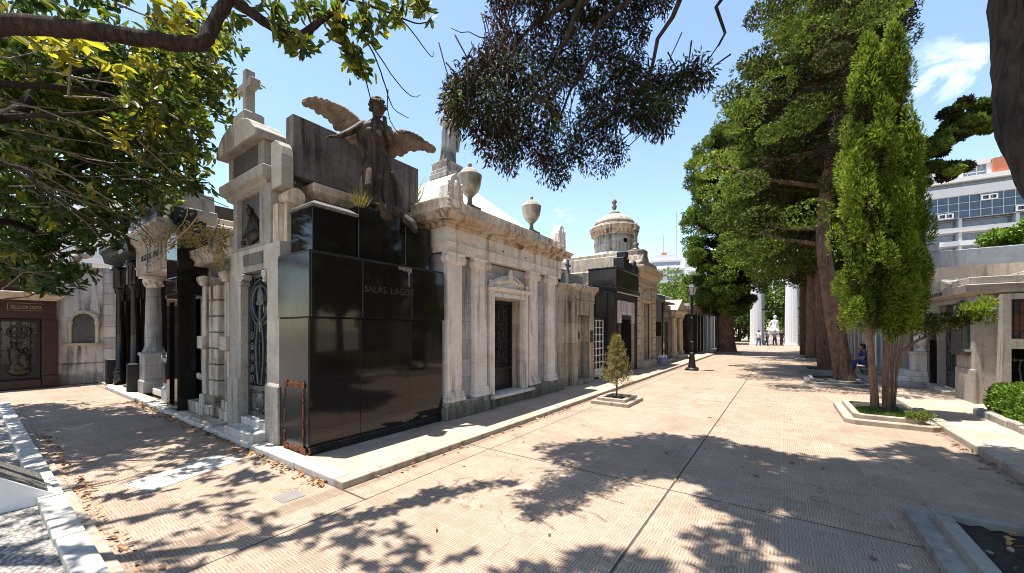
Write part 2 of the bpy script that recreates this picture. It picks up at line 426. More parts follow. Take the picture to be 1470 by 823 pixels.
M['gravel'] = gravel_mat()
def bark(name, c1, c2, sc=1.0, deep=.8):
    b = NT(name); v = b.obj()
    n = b.noise(b.scalev(v, (9*sc, 9*sc, 1.4*sc)), 1.6, 8, .68, .8)
    n2 = b.noise(v, 2.2, 4, .6)
    c = b.mix(b.ramp(n, [(.36, 0.), (.62, 1.)]), c1, c2)
    c = b.mix(b.math('MULTIPLY', b.ramp(n2, [(.45, 0.), (.7, 1.)]), .4), c, tuple(x*1.35 for x in c2))
    return b.out(b.bsdf(c, .9, b.bump(n, deep, .05), .15))
M['bark'] = bark('cypress_bark', (.05,.03,.021), (.23,.145,.10), 1.6, 1.0)
M['bark_dark'] = bark('dark_conifer_bark', (.018,.014,.012), (.07,.055,.046))
M['bark_mag'] = bark('magnolia_bark', (.014,.010,.008), (.06,.040,.032), 1.8, 1.0)
M['bark_young'] = bark('young_bark', (.10,.06,.042), (.25,.16,.115), 1.5, .5)

def foliage(name, stops, trans=.25, rough=.55, tcol=1.6, spec=.3):
    b = NT(name)
    t = b.n('ShaderNodeAttribute', attribute_name='tint').outputs['Fac']
    c = b.ramp(t, stops)
    sh = b.bsdf(c, rough, None, spec)
    tc = b.mix(1.0, c, (tcol, tcol*1.05, tcol*.6), 'MULTIPLY')
    tr = b.n('ShaderNodeBsdfTranslucent', {'Color': tc}).outputs[0]
    mx = b.n('ShaderNodeMixShader', {0: trans, 1: sh, 2: tr}).outputs[0]
    return b.out(mx)
M['f_cyp'] = foliage('cypress_foliage', [(0, (.035,.03,.012)), (.25, (.05,.07,.012)), (.5, (.12,.175,.02)), (.8, (.22,.285,.035)), (1, (.29,.34,.055))], .28, .7, 1.6, .12)
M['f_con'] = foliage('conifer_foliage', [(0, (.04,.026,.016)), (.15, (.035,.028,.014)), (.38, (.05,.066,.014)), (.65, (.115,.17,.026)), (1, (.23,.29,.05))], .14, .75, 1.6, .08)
M['f_con_light'] = foliage('bright_conifer_foliage', [(0, (.018,.022,.008)), (.3, (.04,.062,.012)), (.6, (.10,.155,.022)), (1, (.21,.28,.045))], .16, .75, 1.6, .1)
M['f_hang'] = foliage('dry_conifer_foliage', [(0, (.085,.040,.024)), (.3, (.035,.022,.015)), (.5, (.014,.015,.010)), (.85, (.022,.030,.012)), (1, (.09,.115,.025))], .06, .7, 1.6, .12)
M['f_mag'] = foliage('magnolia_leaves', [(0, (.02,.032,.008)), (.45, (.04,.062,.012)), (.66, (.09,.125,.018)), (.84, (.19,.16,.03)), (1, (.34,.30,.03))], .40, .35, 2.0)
M['f_hedge'] = foliage('hedge_leaves', [(0, (.06,.11,.014)), (.5, (.12,.20,.024)), (1, (.22,.32,.045))], .3, .45)
M['f_young'] = foliage('young_cypress_needles', [(0, (.15,.12,.04)), (.5, (.20,.17,.06)), (1, (.28,.24,.10))], .3)
M['f_grass'] = foliage('grass_blades', [(0, (.06,.10,.015)), (.6, (.11,.18,.03)), (1, (.25,.24,.08))], .3)
M['f_back'] = foliage('broadleaf_foliage', [(0, (.05,.085,.016)), (.5, (.10,.155,.025)), (1, (.18,.24,.045))], .3)
M['f_vine'] = foliage('vine_leaves', [(0, (.13,.10,.03)), (.5, (.22,.20,.05)), (1, (.34,.27,.09))], .3)
def stained():
    b = NT('stained_glass'); v = b.obj()
    vo = b.n('ShaderNodeTexVoronoi', {'Vector': v, 'Scale': 5.0})
    w = b.n('ShaderNodeSeparateXYZ', {0: vo.outputs[1]}).outputs[0]
    c = b.mix(b.math('GREATER_THAN', w, .62), (.03,.045,.05), (.17,.06,.04))
    return b.out(b.bsdf(c, .15, None, .6))
M['stained'] = stained()
# ------------------------------------------------------------------ setting
def sheet(name, x0, x1, y0, y1, z, m):
    o = MB().add([(x0,y0,z),(x1,y0,z),(x1,y1,z),(x0,y1,z)], [(0,1,2,3)]).build(name, m)
    return tag(o, kind='structure')
SW = .07
sheet('ground', -900, 900, -300, 1500, -.02, M['earth'])
sheet('pavement', -20.5, 2.2, -8, 60, 0.0, M['paving'])
tag(MB().prism([(-3.98,2.43),(-3.98,33),(-5.05,33),(-12,33),(-12,2.6),(-18.1,2.6),(-18.1,2.42)], 'xy', -.1, SW).build('sidewalk', M['sidewalk'], bevel=.006), kind='structure')
tag(MB().box(2.36, 12, -8, 52, -.1, SW).build('sidewalk', M['sidewalk']), kind='structure')
kb = MB()
y = 2.30
while y < 30:                                   # avenue kerb stones, slightly uneven
    L = random.uniform(1.0, 1.5)
    dz = random.uniform(-.004, .004); dx = random.uniform(-.004, .004)
    kb.box(-4.0+dx, -3.83+dx, y, min(30, y+L-.008), -.1, SW+.008+dz); y += L
tag(kb.build('kerb', M['kerb'], bevel=.012, seg=2), kind='structure')
kb = MB()
x = -4.005
while x > -15:
    L = random.uniform(.8, 1.3); dz = random.uniform(-.004, .006)
    kb.box(x-L+.008, x, 2.305+random.uniform(-.008,.008), 2.5, -.1, SW+.009+dz); x -= L
tag(kb.build('kerb', M['kerb_white'], bevel=.012, seg=2), kind='structure')
kb = MB(); y = -8
while y < 46:
    L = random.uniform(1.0, 1.6); dz = random.uniform(-.006, .006); dx = random.uniform(-.006, .006)
    kb.box(2.2+dx, 2.37+dx, y, y+L-.01, -.1, SW+.035+dz); y += L
tag(kb.build('kerb', M['kerb'], bevel=.015, seg=2), kind='structure')
# grave bed on the near left: gravel, broad pale kerb, narrow gutter
sheet('gravel', -17.8, -3.2, -8, .40, .012, M['gravel'])
kb = MB(); x = -3.1
while x > -13.2:
    L = random.uniform(1.1, 1.7)
    kb.box(x-L+.012, x, .385+random.uniform(-.008,.008), .555, -.05, .085+random.uniform(-.008,.008)); x -= L
tag(kb.build('kerb', M['kerb_white'], bevel=.012, seg=2), kind='structure')
tag(MB().box(-13.2, -3.1, .56, .635, -.05, .022).build('kerb', M['kerb'], bevel=.006), kind='structure')
# patches in the path
tag(MB().prism([(-6.30,1.93),(-5.92,.98),(-5.42,1.12),(-5.80,2.10)], 'xy', -.01, .006).build('path_slab', M['kerb_white']), 'long pale marble slab let into the tiled path', 'paving slab')
tag(MB().box(-4.22,-4.0,1.78,2.0,-.01,.005).build('paving_stone', M['marble_wall']), 'small square grey stone set in the path near the kerb corner', 'paving stone')
# raised white headstone lying in the gravel
hs = thing('headstone', 'white wedge shaped headstone lying on the gravel against the pale kerb', 'headstone', (-6.2, 0, 0))
MB().prism([(-.6,0),(.50,0),(.50,.10),(.44,.13),(.08,.42),(-.6,.47)], 'yz', -.40, .32).build('base', M['white_paint'], hs, bevel=.006)
MB().prism([(.455,.145),(.075,.445),(.065,.43),(.44,.132)], 'yz', -.39, .31).build('plaque', M['grey_speck'], hs)

# ------------------------------------------------------------------ tomb details
def iron_door(parent, x0, x1, z0, z1, y, style=0, m='iron', panel=.22, name='door'):
    d = MB(); W = x1-x0; H = z1-z0; t = .022
    for a, b, c, e in ((x0,x0+.06,z0,z1),(x1-.06,x1,z0,z1),(x0+.06,x1-.06,z0,z0+.07),(x0+.06,x1-.06,z1-.07,z1)):
        d.box(a, b, y-.025, y+.025, c, e)
    zp = z0 + H*panel
    d.box(x0+.06, x1-.06, y-.03, y+.03, zp-.03, zp+.03)
    d.box(x0+.06, x1-.06, y+.0, y+.02, z0+.07, zp-.03)
    d.box(x0+.12, x1-.12, y-.02, y+.002, z0+.13, zp-.09)
    n = max(2, int(W/.16))
    for i in range(1, n):
        xx = x0 + W*i/n
        d.tube([(xx,y,zp),(xx,y,z1-.05)], .009, 5)
    if style == 0:            # medallion circles joined by scrolls
        k = max(2, int((z1-zp)/.42)); s = (z1-zp-.1)/k; cx = (x0+x1)/2; r = min(s*.44, W*.30)
        for i in range(k):
            cz = zp+.05+s*(i+.5)
            d.tube(circle(cx, cz, r, y-.012, 16), .010, 4, False)
            d.tube(circle(cx, cz, r*.55, y-.012, 12), .008, 4, False)
            for sx in (-1, 1):
                d.tube(spiral(cx+sx*r*1.25, cz+r*.5, .015, r*.45, y-.012, sx*1.4, PI/2), .007, 4, False)
                d.tube(spiral(cx+sx*r*1.25, cz-r*.5, .015, r*.45, y-.012, -sx*1.4, -PI/2), .007, 4, False)
            d.box(x0+.06, x1-.06, y-.015, y+.012, cz+s*.5-.008, cz+s*.5+.008)
    elif style == 1:          # heavy art-nouveau: wheel on top, twin stalks, rosette low
        cx = (x0+x1)/2
        d.tube(circle(cx, z1-.48, W*.30, y-.02, 20), .026, 6, False)
        d.tube(circle(cx, z1-.48, W*.40, y-.02, 20), .015, 5, False)
        d.ball((cx, y-.03, z1-.40), (.10, .03, .15), 10, 8)
        d.box(cx-.03, cx+.03, y-.04, y, z1-.95, z1-.2); d.box(cx-.13, cx+.13, y-.04, y, z1-.52, z1-.46)
        for sx in (-1, 1):
            pts = [(cx+sx*(.05+.10*math.sin(t*3)*(1-t*.4)), y-.03, z1-.78-(z1-zp-.85)*t) for t in [i/14 for i in range(15)]]
            d.tube(pts, .024, 6)
            for q in range(5):
                zq = zp+.15+q*(z1-zp-1.0)/5
                d.tube(spiral(cx+sx*W*.30, zq, .012, .075, y-.03, sx*1.6, q), .013, 5, False)
        d.ball((cx, y-.03, z0+H*panel*.55), (.12, .04, .15), 12, 8)
        d.tube(circle(cx, z0+H*panel*.55, .17, y-.02, 16), .018, 5, False)
    else:                     # plain bars with lozenges
        for i in range(1, n):
            xx = x0+W*i/n
            for zq in (zp+.3, (zp+z1)/2, z1-.3):
                d.ball((xx, y, zq), (.028, .02, .05), 6, 5)
        for zq in (zp+.45, z1-.45): d.box(x0+.06, x1-.06, y-.012, y+.012, zq-.012, zq+.012)
    o = d.build(name, M[m], parent)
    MB().box(x0+.02, x1-.02, y+.035, y+.045, z0+.02, z1-.02).build('pane', M['glass_dark'], o)
    h = MB(); h.box((x0+x1)/2+.02, (x0+x1)/2+.05, y-.06, y-.025, z0+H*.45, z0+H*.45+.14)
    h.build('handle', M['bronze'], o, bevel=.006)
    return o
def latin_cross(mb, cx, y0, y1, z0, z1, w, arm, zc=None, t=None):
    t = t or w; zc = zc or z0+(z1-z0)*.66
    mb.prism([(cx-w/2,z0),(cx+w/2,z0),(cx+w/2,zc-t/2),(cx+arm,zc-t/2),(cx+arm,zc+t/2),(cx+w/2,zc+t/2),(cx+w/2,z1),(cx-w/2,z1),(cx-w/2,zc+t/2),(cx-arm,zc+t/2),(cx-arm,zc-t/2),(cx-w/2,zc-t/2)], 'xz', y0, y1)
def ionic(mb, x0, x1, y0, y1, z0, z1):
    """ionic capital of a pilaster: echinus, two volutes, abacus"""
    h = z1-z0
    mb.stack(x0, x1, y0, y1, [(0, z0),(.012, z0+h*.12),(.03, z0+h*.4)])
    mb.stack(x0-.045, x1+.045, y0-.03, y1, [(0, z1-h*.26),(.02, z1-h*.1),(.02, z1)])
    for xc in (x0-.01, x1+.01):
        for k, rr in enumerate((.085, .06, .032)):
            mb.prism([(xc+rr*math.cos(2*PI*i/16), z0+h*.42+rr*math.sin(2*PI*i/16)) for i in range(16)], 'xz', y0-.035-.012*k, y1-.002)
    mb.prism([(x0,z0+h*.4),(x1,z0+h*.4),(x1,z1-h*.2),(x0,z1-h*.2)], 'xz', y0-.028, y1-.004)
def pil_base(mb, x0, x1, y0, y1, z0, z1):
    h = z1-z0
    mb.stack(x0, x1, y0, y1, [(.055,z0),(.055,z0+h*.35),(.03,z0+h*.38),(.045,z0+h*.5),(.045,z0+h*.6),(.02,z0+h*.66),(.03,z0+h*.8),(.012,z0+h*.92),(0,z1)])
URN = [(.10,0),(.115,.03),(.06,.06),(.045,.14),(.05,.20),(.065,.22),(.10,.25),(.17,.33),(.215,.43),(.235,.53),(.24,.60),(.25,.62),(.25,.645),(.215,.66),(.20,.69),(.15,.75),(.085,.79),(.04,.81),(.032,.83),(.05,.86),(.032,.90),(.006,.92)]

# ------------------------------------------------------------------ 1 black corner tomb
T = thing('black_granite_tomb', 'low polished black granite corner tomb lettered SALAS LAGOS with a rusted side panel', 'tomb', (-5.0, 2.55, SW), PI/2)
W, Dp = 2.38, .82
MB().box(.02, W-.02, .03, Dp, 0, 2.6).build('body', M['blk_matte'], T)
MB().box(-.005, W, -.012, Dp, 0, .11).build('plinth', M['blk_dull'], T, bevel=.006)
for a, b in ((0, .735), (.74, 1.635), (1.64, W)):
    o = MB().box(a, b, 0, .03, .112, 1.79).build('cladding_panel', M['blk'], T, bevel=.004); o.rotation_euler = (random.uniform(-.003,.003), 0, random.uniform(-.0025,.001))
    o = MB().box(a, b, -.045, .03, 1.805, 2.66).build('band_panel', M['blk'], T, bevel=.006); o.rotation_euler = (random.uniform(-.0025,.0025), 0, random.uniform(-.0025,.001))
MB().box(-.03, -.0005, -.045, Dp, 1.805, 2.66).build('band_panel', M['blk_dull'], T, bevel=.006)
MB().box(-.012, .02, .012, Dp, .112, 1.79).build('cladding_panel', M['blk_dull'], T, bevel=.004)
MB().box(-.02, W, -.03, Dp, 2.661, 2.69).build('coping', M['blk_matte'], T)
ls = MB(); ls.prism([(1.36,2.655),(1.38,2.60),(1.43,2.615),(1.46,2.585),(1.52,2.60),(1.555,2.57),(1.565,2.33),(1.58,2.33),(1.585,2.56),(1.625,2.59),(1.63,2.655)],'xz',-.062,-.054)
ls.build('lime_stain', plain('white_lime_runoff',(.16,.15,.145),.9,var=.6,sc=40), T)
# tall upper blocks
up = MB(); up.prism([(.14,2.69),(.80,2.69),(.80,3.36),(.74,3.40),(.20,3.40),(.14,3.33)], 'xz', .20, .80)
up.build('upper_block', M['blk'], T, bevel=.01)
cp = MB(); cp.stack(.12, .81, .18, .81, [(0,3.33),(.012,3.335),(.012,3.37),(-.07,3.43)]); cp.build('upper_block_cap', M['grey_speck'], T, bevel=.005)
MB().box(.83, 1.71, .20, .80, 2.69, 3.53).build('upper_block', M['blk'], T, bevel=.012)
MB().box(1.72, 2.30, .21, .80, 2.69, 3.47).build('upper_block', M['blk'], T, bevel=.012)
text('inscription', 'SALAS  LAGOS', M['letter_engr'], T, (.76, -.0475, 2.19), (PI/2,0,0), .15, .0025, width=.90)
sp = MB(); sp.box(-.02, -.011, .14, .62, .06, .92).build('service_panel', M['blk_dull'], T)
rs = MB(); random.seed(5)
for k in range(60):                                # flaking rusty rim of the panel
    s = random.random(); side = random.choice('tttbblr')
    yy = .12+.52*s if side in 'tb' else (.12 if side == 'l' else .63)
    zz = (.90 if side == 't' else .05) if side in 'tb' else .05+.86*s
    w_, h_ = (random.uniform(.02,.07), random.uniform(.012,.05)) if side in 'tb' else (random.uniform(.006,.016), random.uniform(.03,.12))
    rs.prism([(yy-w_,zz-h_*.6),(yy+w_*.3,zz-h_),(yy+w_,zz),(yy+w_*.4,zz+h_),(yy-w_*.8,zz+h_*.7)], 'yz', -.0275-random.random()*.004, -.0205)
rs.build('rusty_rim', M['rust'], T)
for (xx, zz) in ((.06,.06),(1.58,.16),(2.3,.17)): MB().ball((xx,-.012,zz), .012, 8, 6).build('bolt', M['iron_light'], T)

# ------------------------------------------------------------------ 2 granite tomb with the cross
T = thing('granite_tomb', 'tall grey granite tomb with round gable and stone cross, joined to the black corner tomb', 'tomb', (-7.6, 2.55, SW), 0)
body = MB(); body.box(.05, 1.60, .62, 2.6, 0, 3.74); body.build('body', M['slab'], T)
f = MB()
f.wall(0, 1.775, .0, 2.92, .0, .62, [(.42, 1.37, -.1, 2.56)])
f.build('front', M['granite'], T)
for sx in (0, 1):                                    # stepped corbels that narrow the door head
    cb = MB()
    for k, (w_, z_) in enumerate(((.0,2.36),(.07,2.45))):
        if sx: cb.box(1.29-w_, 1.367, -.03+.01*k, .11, z_, z_+.091)
        else: cb.box(.423, .50+w_, -.03+.01*k, .11, z_, z_+.091)
    cb.build('corbel', M['granite'], T, bevel=.008)
for a, b in ((-.03,.40),(1.39,1.80)): MB().stack(a, b, -.04, .3, [(.0,0),(0,.82),(-.028,.86)]).build('pier_base', M['granite'], T, bevel=.006)
MB().box(.55, 1.25, -.012, .0, 2.66, 2.84).build('sign_plate', M['granite_dark'], T)
ds = MB(); ds.box(.40, 1.42, -.22, .0, .0, .13); ds.box(.43, 1.36, .0, .14, .0, .24); ds.build('step', M['kerb_white'], T, bevel=.012, seg=2)
iron_door(T, .43, 1.36, .25, 2.55, .13, 1, 'iron_light', .2)
# upper tower
tw = MB(); tw.box(.08, 1.40, .10, .45, 2.92, 3.86)
tw.build('tower', M['granite_dark'], T)
tp = MB()
for a, b in ((.06,.20),(1.06,1.42)): tp.box(a, b, .02, .36, 2.921, 3.84)
tp.box(.205, 1.055, .04, .2, 2.921, 3.0); tp.build('tower_pilaster', M['granite'], T, bevel=.01)
rl = MB(); random.seed(8)                            # dark relief: a seated mourner among leaves
rl.ball((.60,.09,3.25),(.16,.05,.24),12,8); rl.ball((.60,.06,3.55),(.065,.05,.08),10,8); rl.ball((.72,.07,3.15),(.25,.05,.10),12,8)
for k in range(16): rl.ball((random.uniform(.25,1.0),.09,random.uniform(3.03,3.30)),(.05,.03,.035),8,6)
for k in range(8): rl.tube([(.9,.09,3.05),(.9-.04*k,.08,3.2+.05*k),(.95-.07*k,.085,3.35+.05*k)],.012,5)
rl.build('relief', M['bronze'], T, smooth=True)
cn = MB(); cn.stack(-.12, 1.30, .04, .40, [(-.02,3.80),(.04,3.84),(.05,3.88),(.12,3.93),(.13,4.08),(.05,4.09)]); cn.build('cornice', M['granite'], T, bevel=.008)
at = MB(); at.box(-.20, 1.10, .08, .36, 4.09, 4.58); at.build('attic', M['granite_dark'], T)
for a, b in ((-.22,-.08),(.94,1.12)): MB().box(a,b,.05,.34,4.091,4.575).build('attic_pilaster', M['granite'], T, bevel=.008)
g = MB(); pts = [(-.40,4.58),(1.42,4.58),(1.42,4.69)]
pts = [(-.38,4.58),(1.20,4.58),(1.20,4.68)] + [(.38+.70*math.cos(t), 4.70+.30*math.sin(t)) for t in [PI*i/14 for i in range(1,14)]] + [(-.38,4.68)]
g.prism(pts, 'xz', -.08, .36); g.build('gable', M['granite'], T, bevel=.012)
cr = MB(); cr.stack(.17, .61, -.02, .28, [(0,4.93),(0,5.17),(-.05,5.20)]); latin_cross(cr, .39, .06, .20, 5.19, 5.93, .135, .26, 5.66, .14)
cr.build('cross', M['granite'], T, bevel=.012)
sh = MB(); sh.prism([(1.42,3.72),(1.76,3.72),(1.76,4.18),(1.73,4.30),(1.66,4.38),(1.55,4.42),(1.42,4.42)], 'xz', .03, .20)
sh.build('shoulder', M['granite'], T, bevel=.01)
co = MB(); co.tube([(1.44,.25,3.62),(1.74,.25,3.62)], .13, 12); co.box(1.44,1.60,.05,.55,2.921,3.5); co.box(1.62,1.72,.12,.5,2.921,3.5); co.build('scroll', M['cornice'], T)
sb = MB(); sb.box(1.28, 1.40, .34, 2.3, 3.76, 4.86); sb.box(1.46, 1.69, .22, 2.62, 3.95, 4.86); sb.build('attic_slab', M['slab'], T, bevel=.012)
lg = MB(); lg.stack(1.0, 1.58, .64, 2.60, [(.0,3.70),(.05,3.74),(.12,3.80),(.15,3.90),(.1,3.945)]); lg.build('ledge', M['cornice'], T, bevel=.01)
wr = MB(); wr.tube([(-.02,-.02,3.72),(-.35,-.3,3.9),(-.6,-.5,4.25),(-.85,-.6,4.9)], .007, 5); wr.tube([(.1,.0,3.25),(-.25,-.2,3.1),(-.05,-.1,3.6)], .006, 5)
tag(wr.build('cable', M['iron']), 'loose black cable sagging from the granite tomb tower', 'cable').location = (-7.6, 2.55, SW)

# ------------------------------------------------------------------ 3 white marble temple tomb
T = thing('white_marble_tomb', 'white marble tomb with four ionic pilasters, an iron door and a low pyramid roof', 'tomb', (-5.0, 4.96, SW), PI/2)
W = 4.40
b = MB(); b.wall(.02, W-.02, .30, 3.05, .06, .36, [(1.46, 2.56, .2, 2.30)]); b.box(.03, W-.03, 2.2, 4.2, .0, 3.06); b.box(.03,.2,.36,2.2,0,3.06); b.box(W-.2,W-.03,.36,2.2,0,3.06)
b.build('wall', M['marble_wall'], T)
MB().box(1.2, 2.8, .8, .82, .2, 2.5).build('interior', M['void'], T)
pd = MB()
pd.stack(-.03, 1.33, -.10, .4, [(.03,0),(.03,.20),(0,.24),(0,.31)]); pd.stack(2.82, W+.02, -.10, .4, [(.03,0),(.03,.20),(0,.24),(0,.31)])
pd.box(1.331, 2.819, -.04, .4, 0, .20); pd.build('podium', M['marble_foot'], T, bevel=.01)
MB().box(1.25, 2.88, -.17, .38, .201, .262).build('door_sill', M['marble'], T, bevel=.008)
for a, c in ((.06,.44),(.82,1.20),(2.82,3.20),(3.70,4.10)):
    p = MB(); p.box(a, c, -.045, .07, .50, 2.88); p.build('pilaster', M['marble'], T, bevel=.008)
    q = MB(); pil_base(q, a, c, -.045, .06, .31, .50); q.build('pilaster_base', M['marble'], T, bevel=.004)
    q = MB(); ionic(q, a+.01, c-.01, -.05, .06, 2.87, 3.08); q.build('capital', M['marble'], T, bevel=.004)
e = MB(); e.stack(0, W, -.06, 4.2, [(0,3.08),(0,3.16),(.012,3.165),(.012,3.24),(.03,3.245),(.03,3.27),(.0,3.275),(.0,3.52)]); e.build('entablature', M['marble'], T)
for xx in (1.72, 2.62): MB().ball((xx,-.06,3.36),.022,8,6).build('ring_bolt', M['iron'], T)
c = MB(); c.stack(0, W, -.06, 4.2, [(.0,3.521),(.03,3.54),(.05,3.57),(.05,3.60),(.10,3.62),(.20,3.635),(.21,3.69),(.25,3.73),(.26,3.76),(.10,3.79)]); c.build('cornice', M['cornice'], T)
pa = MB(); pa.stack(.02, W-.02, .02, 4.1, [(.02,3.80),(.02,3.86),(0,3.87),(0,4.05),(.02,4.06),(.02,4.09),(-.05,4.10)]); pa.build('parapet', M['marble_foot'], T, bevel=.006)
rf = MB(); rf.stack(.25, W-.25, .25, 3.9, [(0,4.06),(0,4.13),(-.10,4.14)])
rf.add([(.35,.35,4.14),(W-.35,.35,4.14),(W-.35,3.8,4.14),(.35,3.8,4.14),(1.88,1.8,5.50),(2.52,1.8,5.50),(2.52,2.4,5.50),(1.88,2.4,5.50)], [(0,1,5,4),(1,2,6,5),(2,3,7,6),(3,0,4,7),(4,5,6,7)])
rf.build('pyramid_roof', M['roof_marble'], T)
pe = MB(); pe.stack(1.92, 2.48, 1.84, 2.36, [(.10,5.48),(.10,5.60),(.05,5.61),(.05,5.72),(.0,5.74),(0,5.86),(.03,5.88),(.03,5.93)]); pe.build('pedestal', M['marble_foot'], T, bevel=.01)
df = MB()                                            # moulded door surround
df.box(1.28,1.45,-.05,.10,.27,2.34); df.box(2.57,2.74,-.05,.10,.27,2.34); df.box(1.28,2.74,-.05,.10,2.341,2.46)
df.box(1.33,1.42,-.075,-.05,.27,2.38); df.box(2.60,2.69,-.075,-.05,.27,2.38); df.box(1.421,2.599,-.075,-.05,2.34,2.42)
df.stack(1.26,2.76,-.06,.10,[(0,2.461),(.03,2.49),(.05,2.52),(.05,2.55),(0,2.555)]); df.build('door_frame', M['marble'], T, bevel=.006)
for a, c in ((1.452,1.47),(2.548,2.568)): MB().box(a,c,.06,.42,.262,2.30).build('door_jamb', M['cornice'], T)
pm = MB()
arc = [(1.26,2.555),(2.76,2.555),(2.72,2.62)]+[(2.01+.68*math.cos(t), 2.56+.30*math.sin(t)**1.3) for t in [PI*i/16 for i in range(2,15)]]+[(1.30,2.62)]
pm.prism(arc,'xz',-.05,.08)
for k in range(9):
    t = (k-4)/4; pm.ball((2.01+t*.46,-.055,2.67+.08*(1-abs(t))),(.07,.035,.05),8,6)
pm.ball((2.01,-.06,2.84),(.09,.05,.12),10,8); pm.ball((2.01,-.06,2.95),(.05,.04,.05),8,6)
for sx in (-1,1):
    pm.tube(spiral(2.01+sx*.70,2.64,.015,.07,-.05,sx*1.5,PI/2),.018,5,False)
    pm.tube([(2.01+sx*.12,-.06,2.86),(2.01+sx*.34,-.065,2.76),(2.01+sx*.58,-.06,2.64)],.02,5)
pm.build('door_pediment', M['marble'], T, smooth=True)
iron_door(T, 1.47, 2.55, .265, 2.295, .30, 0, 'iron', .24)
for xx, kk in ((.14,0),(W-.14,1)):                   # anthemion corner ornaments
    ac = MB(); pts = [(xx-.17,3.80),(xx+.17,3.80),(xx+.21,4.02),(xx+.19,4.25),(xx+.10,4.42),(xx,4.50),(xx-.10,4.42),(xx-.19,4.25),(xx-.21,4.02)]
    ac.prism(pts,'xz',-.16,.06)
    ac.ball((xx,-.17,4.18),(.075,.05,.20),10,8); ac.ball((xx,-.18,3.95),(.10,.05,.09),10,8)
    for sx in (-1,1):
        for j in range(7): ac.ball((xx+sx*(.16+.02*math.sin(j)),-.16,3.86+.075*j),(.035,.035,.035),8,6)
        ac.tube(spiral(xx+sx*.09,4.0,.01,.06,-.17,sx*1.4),.016,5,False)
    ac.build('corner_ornament', M['marble'], T, bevel=.008)
for xx, lab in ((.90,'nearer'),(3.24,'farther')):
    u = MB(); u.stack(-.16,.16,-.16,.16,[(0,0),(0,.05),(-.04,.06)]); u.lathe([(r,z+.05) for r,z in URN], 0, 0, 28)
    o = u.build('stone_urn', M['marble_foot'], smooth='auto'); o.location = (-5.17, 4.96+xx, SW+4.085)
    tag(o, 'lidded stone urn on the white tomb parapet, the %s of two%s' % (lab, ' below the roof statue' if lab == 'nearer' else ', over the right pilasters'), 'urn', 'urns on the white marble tomb')

# ------------------------------------------------------------------ 4 concrete pylon tomb
T = thing('concrete_tomb', 'small stained concrete tomb with flaring cornice between the white marble and the black stone tomb', 'tomb', (-5.0, 9.44, SW), PI/2)
b = MB(); b.wall(.02, .74, 0, 2.50, .12, 2.5, []); b.wall(.741, 2.30, 0, 2.48, .0, .30, [(1.12,1.92,.14,2.10)]); b.box(.742,2.29,.9,2.5,0,2.49); b.box(.743,1.0,.3,.9,0,2.49); b.box(2.0,2.29,.3,.9,0,2.49)
b.build('wall', M['conc_block'], T)
c = MB(); c.stack(.04,.72,.14,2.4,[(0,2.50),(.03,2.505),(.03,2.54),(.015,2.55),(.02,2.66),(.06,2.78),(.12,2.86),(.13,2.90),(.13,2.99),(.02,3.0)])
c.stack(.86,2.26,.02,2.4,[(.0,2.48),(.05,2.485),(.05,2.53),(.02,2.54),(.025,2.66),(.07,2.80),(.14,2.89),(.15,2.92),(.15,3.01),(.02,3.02)])
for i in range(11): c.prism([(.90+i*.125,2.56),(.97+i*.125,2.56),(.97+i*.125,2.78),(.90+i*.125,2.78)],'xz',-.06,.02)
c.build('cornice', M['concrete'], T, bevel=.008)
MB().box(1.13,1.91,.26,.30,.15,2.09).build('door', M['conc_block'], T)
MB().box(1.36,1.44,.235,.255,.9,1.75).build('plaque', M['bronze_green'], T, bevel=.004)
MB().box(1.5,1.74,.235,.255,1.35,1.58).build('plaque', M['bronze_green'], T, bevel=.004)
MB().box(2.0,2.22,-.02,.0,1.25,1.62).build('plaque', M['bronze_green'], T, bevel=.004)
MB().box(1.05,2.0,-.14,.25,0,.13).build('step', M['conc_block'], T, bevel=.01)

# ------------------------------------------------------------------ 5 black tomb with the white grid
T = thing('black_stone_tomb', 'black stone tomb with a white gridded side window behind the sapling', 'tomb', (-5.0, 11.80, SW), PI/2)
b = MB(); b.wall(0, 1.66, 0, 3.15, .05, 2.4, [(.12,1.02,.06,2.0)]); b.wall(1.66, 4.45, 0, 3.30, .0, .5, [(2.35,3.75,.0,2.05)]); b.box(1.67,4.44,.9,2.4,0,3.29)
b.build('wall', M['blk_matte'], T)
MB().box(.10,1.04,.30,.34,.0,2.04).build('grid_pane', M['glass_dark'], T)
gr = MB()
for i in range(4): gr.box(.115+.29*i,.145+.29*i,.10,.14,.06,2.0)
for k in range(9): gr.box(.12,1.02,.095,.145,.06+.235*k,.09+.235*k)
gr.box(.146,1.0,.12,.13,.09,.30)
gr.build('window_grid', M['tile_white'], T)
p = MB(); p.box(1.05,1.60,-.06,.05,0,3.0); p.box(.02,1.66,-.03,.05,2.06,2.98); p.build('cladding_panel', M['blk_dull'], T, bevel=.008)
pl = MB(); pl.wall(2.10,4.0,1.95,2.75,-.05,.0,[(2.45,3.65,1.9,2.22)]); pl.build('lintel_panel', M['plaster'], T)
for xx in (2.12,3.70): MB().box(xx,xx+.28,-.04,.0,0,1.949).build('door_pier', M['brown_granite' if xx<3 else 'conc_block'], T, bevel=.006)
u = MB(); u.stack(1.75,4.40,-.10,1.0,[(0,3.0),(.05,3.05),(.05,3.20),(0,3.22),(0,3.92),(.03,3.94),(.03,3.99)]); u.build('attic', M['blk_dull'], T, bevel=.01)
